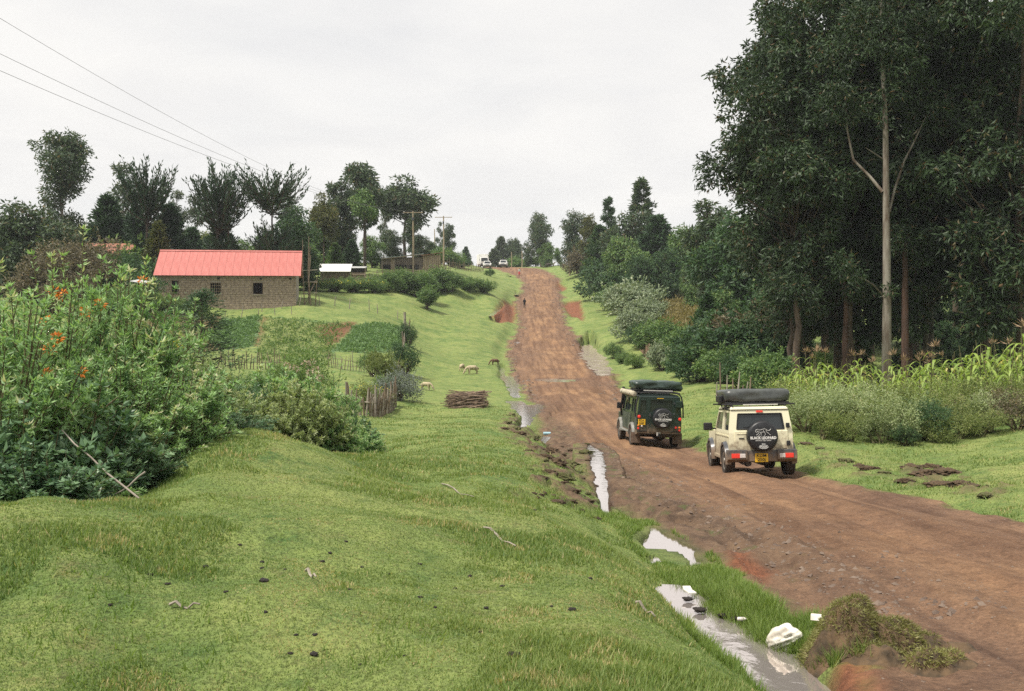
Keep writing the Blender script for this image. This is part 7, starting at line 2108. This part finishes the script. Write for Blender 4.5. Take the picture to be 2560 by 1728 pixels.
# ================================================================== DITCH: SACK, MOUND, LITTER, FALLEN STICKS
def ditch_things():
    c = (2.55, 8.05); z = -2.72
    R = empty('plastic_sack', (2.24, 8.42, -2.79), math.radians(-20), 1, 'crumpled white sack half in the ditch water beside the grassy mound', 'sack')
    bm = bmesh.new(); bmesh.ops.create_icosphere(bm, subdivisions=4, radius=1)
    rng = np.random.default_rng(3); ph = rng.uniform(0, 6, 6)
    for v in bm.verts:
        x, y, zz = v.co; k = 1 - .45 * max(0, x) - .25 * max(0, -x - .5)
        f = .14 * math.sin(9 * y + 3 * x + ph[0]) + .10 * math.sin(15 * zz - 6 * x + ph[1]) + .05 * math.sin(29 * y + 21 * zz + ph[3]) + .06 * math.sin(11 * y + 9 * zz + ph[2])
        v.co = Vector((x * .15, y * .105 * k * (1 + f), zz * .105 * k * (1 + f) + .05 + .04 * x))
    for f in bm.faces: f.smooth = True
    me = bpy.data.meshes.new('sack'); bm.to_mesh(me); bm.free(); mobj('bag', me, BM['sack'], R)
    q = PB(); q.prism([(.10, .19), (.13, .21), (.12, .245), (.07, .20)], .20, .29, bev=.008); o = q.build('bag_neck', BM['sack'], R, True)
    # mound of dumped turf
    MX, MY = 2.66, 8.0
    M = empty('turf_mound', (MX, MY, gnd1(MX, MY)), 0, 1, 'dumped mound of matted turf with dry grass between ditch and road', 'mound')
    G_ = [(-.02, .05, .30, .34), (.26, -.04, .26, .26), (-.22, -.06, .20, .26), (.50, .06, .22, .13), (.10, -.34, .20, .13), (.34, -.62, .16, .13), (.56, -.50, .16, .10), (.78, -.10, .14, .07), (.02, .30, .22, .16)]
    def mh(x, y):
        h = 0 * x
        for (cx, cy, s_, hh) in G_: h = np.maximum(h, hh * np.exp(-(((x - cx) / s_) ** 2 + ((y - cy) / (s_ * .85)) ** 2) ** 1.4 * .9)) + .12 * hh * np.exp(-(((x - cx) / s_) ** 2 + ((y - cy) / s_) ** 2))
        k = sstep(.02, .10, h)
        return h + k * ((fbm(x + 9, y + 9, 7, 4, 3.) - .5) * .16 + (fbm(x + 9, y + 9, 26, 3, 5.) - .5) * .05) - .03
    mx, my = np.meshgrid(np.linspace(-.75, 1.1, 150), np.linspace(-1.0, .8, 140), indexing='ij'); mx_, my_ = mx.ravel(), my.ravel()
    mz = gnd(MX + mx_, MY + my_) - gnd1(MX, MY) + mh(mx_, my_)
    i, j = np.meshgrid(np.arange(149), np.arange(139), indexing='ij'); f_ = np.stack([i * 140 + j, (i + 1) * 140 + j, (i + 1) * 140 + j + 1, i * 140 + j + 1], -1).reshape(-1, 4)
    keep = (mh(mx_, my_)[f_] > .0).any(1); used, inv = np.unique(f_[keep], return_inverse=True)
    mobj('soil', np_mesh('mound_soil', np.stack([mx_, my_, mz], 1)[used], inv.reshape(-1, 4), None, True), BM['sod'], M)
    q = Q(); rng = np.random.default_rng(5); n = 42000
    px_, py_ = rng.uniform(-.75, 1.1, n), rng.uniform(-1.0, .8, n); hh = mh(px_, py_)
    kk = (hh > .045) & (fbm(px_ + 9, py_ + 9, 4.0, 3, 17.) + .35 * hh > .40 + .12 * rng.random(n)); px_, py_, hh = px_[kk], py_[kk], hh[kk]; n = len(px_)
    e_ = .03; gxn = (mh(px_ + e_, py_) - hh) / e_; gyn = (mh(px_, py_ + e_) - hh) / e_
    pz = gnd(MX + px_, MY + py_) - gnd1(MX, MY) + hh
    leaves(q, rng, np.stack([px_, py_, pz], 1), np.stack([-gxn * .8, -gyn * .8, np.full(n, .35)], 1) + rng.normal(size=(n, 3)) * .55, .045, .006, np.clip(.40 + .9 * (fbm(px_, py_, 5, 3, 3.) - .5) + rng.normal(size=n) * .18, 0, 1))
    o = mobj('matted_grass', q.mesh('matted_grass'), LM['mattgrass'], M); o['kind'] = 'stuff'
    # litter
    q = PB(); q.prism([(-.05, 0), (.06, .005), (.075, .035), (.03, .014), (-.045, .012)], -.055, .035, bev=.003); o = q.build('paper_scrap', BM['sack'], None, loc=(1.72, 9.85, -2.76)); o.rotation_euler = (.1, .1, .4); tag(o, 'folded white paper scrap at the upper end of the ditch water', 'litter')
    q = PB(); q.lathe([(-.04, .012), (-.03, .018), (.02, .018), (.035, .009), (.045, .008)], (0, 0, 0), 'x', 10); o = q.build('plastic_bottle', CM['clear'], None, True, loc=(2.02, 9.0, -2.76)); tag(o, 'small white plastic bit floating in the middle of the ditch water', 'litter')
    c = hit(547, 433); q = PB(); q.box((0, 0, .04), (.34, .26, .10), bev=.03); o = q.build('plastic_wrapper', simple('pale_blue_plastic', (.35, .55, .62), .4), None, loc=(c[0], c[1], gnd1(c[0], c[1]))); tag(o, 'pale blue plastic wrapper on the stony road edge', 'litter')
    for (px, py, sc_) in [(704, 589, .05), (688, 600, .05), (712, 600, .035), (700, 611, .06), (722, 616, .04), (735, 619, .04)]:
        Z = -2.80; d = F * 2.80 / (py - HZ); o = mobj('mud_clod', DG[int(px) % 3], BM['dung'], None, ((px - 512) / F * d, d, Z + sc_ * .2)); o.scale = (sc_, sc_ * .8, sc_ * .7)
        tag(o, 'dark mud clod sticking out of the ditch water', 'clod', 'mud clods in the ditch water')
    # fallen sticks
    for (a, b, r, lab) in [((636, 608), (655, 621), .012, 'thin dark stick on the bank beside the ditch water'), ((306, 574), (316, 581), .010, 'small forked pale twig on the foreground grass'), ((484, 528), (516, 553), .012, 'dry brown weed stalk lying on the foreground grass'), ((442, 485), (474, 500), .010, 'dead weed stalk near the middle of the grass'), ((170, 616), (200, 620), .010, 'pale broken twig at the lower left of the grass')]:
        A = hit(*a, 3.0); B = hit(*b, 3.0); q = Q(); t = np.linspace(0, 1, 6)[:, None]; p = A * (1 - t) + B * t; p[:, 2] = gnd(p[:, 0], p[:, 1]) + .02 + .02 * np.sin(t[:, 0] * 9)
        tube(q, p, np.linspace(r, r * .5, 6), 5); tag(mobj('fallen_stick', q.mesh('fallen_stick'), BM['stickg']), lab, 'stick')
    for (a, da, b, db, r, lab) in [((62, 430), 9.6, (140, 506), 8.9, .010, 'long bare pole lying slantwise in front of the left thicket'), ((115, 494), 9.2, (145, 472), 9.6, .009, 'broken pale branch propped at the foot of the left thicket'), ((65, 512), 8.6, (85, 500), 9.0, .008, 'short red-brown stick at the bottom of the left thicket'), ((100, 505), 9.2, (133, 507), 9.1, .008, 'thin branch lying along the grass edge of the thicket')]:
        A = np.array(P3(*a, da)); B = np.array(P3(*b, db)); B[2] = max(B[2], gnd1(B[0], B[1]) + .01); A[2] = max(A[2], gnd1(A[0], A[1]) + .02)
        q = Q(); t = np.linspace(0, 1, 6)[:, None]; p = A * (1 - t) + B * t; p[1:-1] += np.random.default_rng(int(a[0])).normal(size=(4, 3)) * .012; tube(q, p, np.linspace(r * .6, r, 6), 6)
        tag(mobj('fallen_branch', q.mesh('fallen_branch', True), BM['stickg']), lab, 'branch')
LM['mattgrass'] = leafmat('matted_grass', (.130,.125,.045), (.290,.290,.100), (.40,.35,.18), .3)
ditch_things()

# ================================================================== GRASS BLADES
LM['blade'] = leafmat('grass_blade', (.072,.145,.036), (.275,.325,.105), (.42,.36,.18), .35, .55)
LM['bladel'] = leafmat('lush_blade', (.095,.165,.036), (.235,.315,.085), (.30,.34,.13), .38, .5)
def blades(name, n, rmin, rmax, th, hfun, seed, lm, keep=None, bw=.006, pw=1.0, wet=.3):
    rng = np.random.default_rng(seed)
    r = rmin * (rmax / rmin) ** (rng.random(n) ** pw); t = np.radians(rng.uniform(th[0], th[1], n)); x, y = r * np.sin(t), r * np.cos(t)
    rd, wt, shd, rdd, cr = (_grid(x, y, A) for A in (M_ROAD, M_WET, M_SH, M_RED, M_CROP))
    bare = fbm(x, y, .9, 4, 40.)
    k = (rd < .25 + .2 * rng.random(n)) & (wt < wet + .15 * rng.random(n)) & (shd < .45 + .4 * rng.random(n)) & (rdd < .3) & (cr < .5)
    if keep is not None: k &= keep(x, y, rng)
    x, y, r = x[k], y[k], r[k]; m = len(x); z = gnd(x, y)
    h = hfun(x, y, r, rng); w_ = bw * (.6 + r / 9.0) * rng.uniform(.7, 1.3, m)
    a = rng.uniform(0, 6.28, m); ln = h * rng.uniform(.1, .9, m)
    base = np.stack([x, y, z - .004], 1); sd = np.stack([np.cos(a), np.sin(a), 0 * a], 1) * w_[:, None]
    b2 = a + rng.uniform(.5, 2.6, m); tip = base + np.stack([np.cos(b2) * ln, np.sin(b2) * ln, h], 1)
    v = np.stack([base - sd, base + sd, tip], 1).reshape(-1, 3); f = np.arange(3 * m).reshape(-1, 3)
    tone = .30 + .55 * (fbm(x, y, .55, 4, 3.) - .25) + rng.normal(size=m) * .16
    dryp = fbm(x, y, 2.3, 4, 71.); tone = np.where((dryp > .63) & (rng.random(m) < .38), 1.0, np.clip(tone, 0, .85))
    tone = np.where(rng.random(m) < .03, 1.0, tone)
    o = mobj(name, np_mesh(name, v, f, tone), LM[lm]); o['kind'] = 'stuff'
_ht = lambda x, y, r, g: (.009 + .020 * sstep(.48, .72, fbm(x, y, 1.3, 3, 55.))) * (1 + r / 26) * g.uniform(.5, 1.4, len(x))
blades('grass', 420000, 3.4, 16, (-31, 22), _ht, 201, 'blade', None, .0035)
blades('grass', 230000, 14, 60, (-30, 30), lambda x, y, r, g: (.016 + .022 * sstep(.45, .70, fbm(x, y, .9, 3, 55.))) * (1 + r / 45) * g.uniform(.5, 1.4, len(x)), 202, 'blade', None, .0035)
# lush grass along the ditch
def _near_ditch(x, y, g):
    d1 = np.abs(x - (road_xl(y) - .35)); return (y > 6.4) & (y < 15) & (d1 < .42 + .2 * g.random(len(x))) & (x > np.interp(y, [6, 8, 9.5, 11], [2.4, 2.15, 1.95, 1.2]))
blades('lush_grass', 260000, 6.2, 15.5, (4, 22), lambda x, y, r, g: (.07 + .10 * fbm(x, y, 1.8, 2, 5.)) * g.uniform(.5, 1.4, len(x)) * np.interp(r, [9.5, 11.5], [1, .45]), 203, 'bladel', _near_ditch, .0032)
blades('tufts', 26000, 3.6, 30, (-30, 25), lambda x, y, r, g: .05 * (1 + r / 40) * g.uniform(.5, 1.3, len(x)), 204, 'bladel', lambda x, y, g: fbm(x, y, 1.7, 3, 90.) > .66, .004)

def _bank_edge(x, y, g):
    sd = poly_sd(x, y, PUD['stream_near']['w'], .6)
    return (sd > -.34) & (sd < .03) & (fbm(x, y, 3.4, 3, 44.) > .47)
blades('ditch_tufts', 60000, 6.0, 10.5, (9, 19), lambda x, y, r, g: (.05 + .09 * fbm(x, y, 4.0, 2, 6.)) * g.uniform(.4, 1.4, len(x)), 206, 'bladel', _bank_edge, .0030, wet=2.0)

# ================================================================== HAZE
def haze():
    m = bpy.data.materials.new('haze'); m.use_nodes = True; t = m.node_tree; t.nodes.clear()
    o = t.nodes.new('ShaderNodeOutputMaterial'); v = t.nodes.new('ShaderNodeVolumePrincipled')
    v.inputs['Color'].default_value = (.90, .95, 1.0, 1); v.inputs['Density'].default_value = .00024; v.inputs['Anisotropy'].default_value = 0.0
    t.links.new(v.outputs[0], o.inputs['Volume'])
    p = PB(); p.box((0, 0, 22.0), (3400, 3400, 80)); h = p.build('haze', m); h['kind'] = 'stuff'
haze()
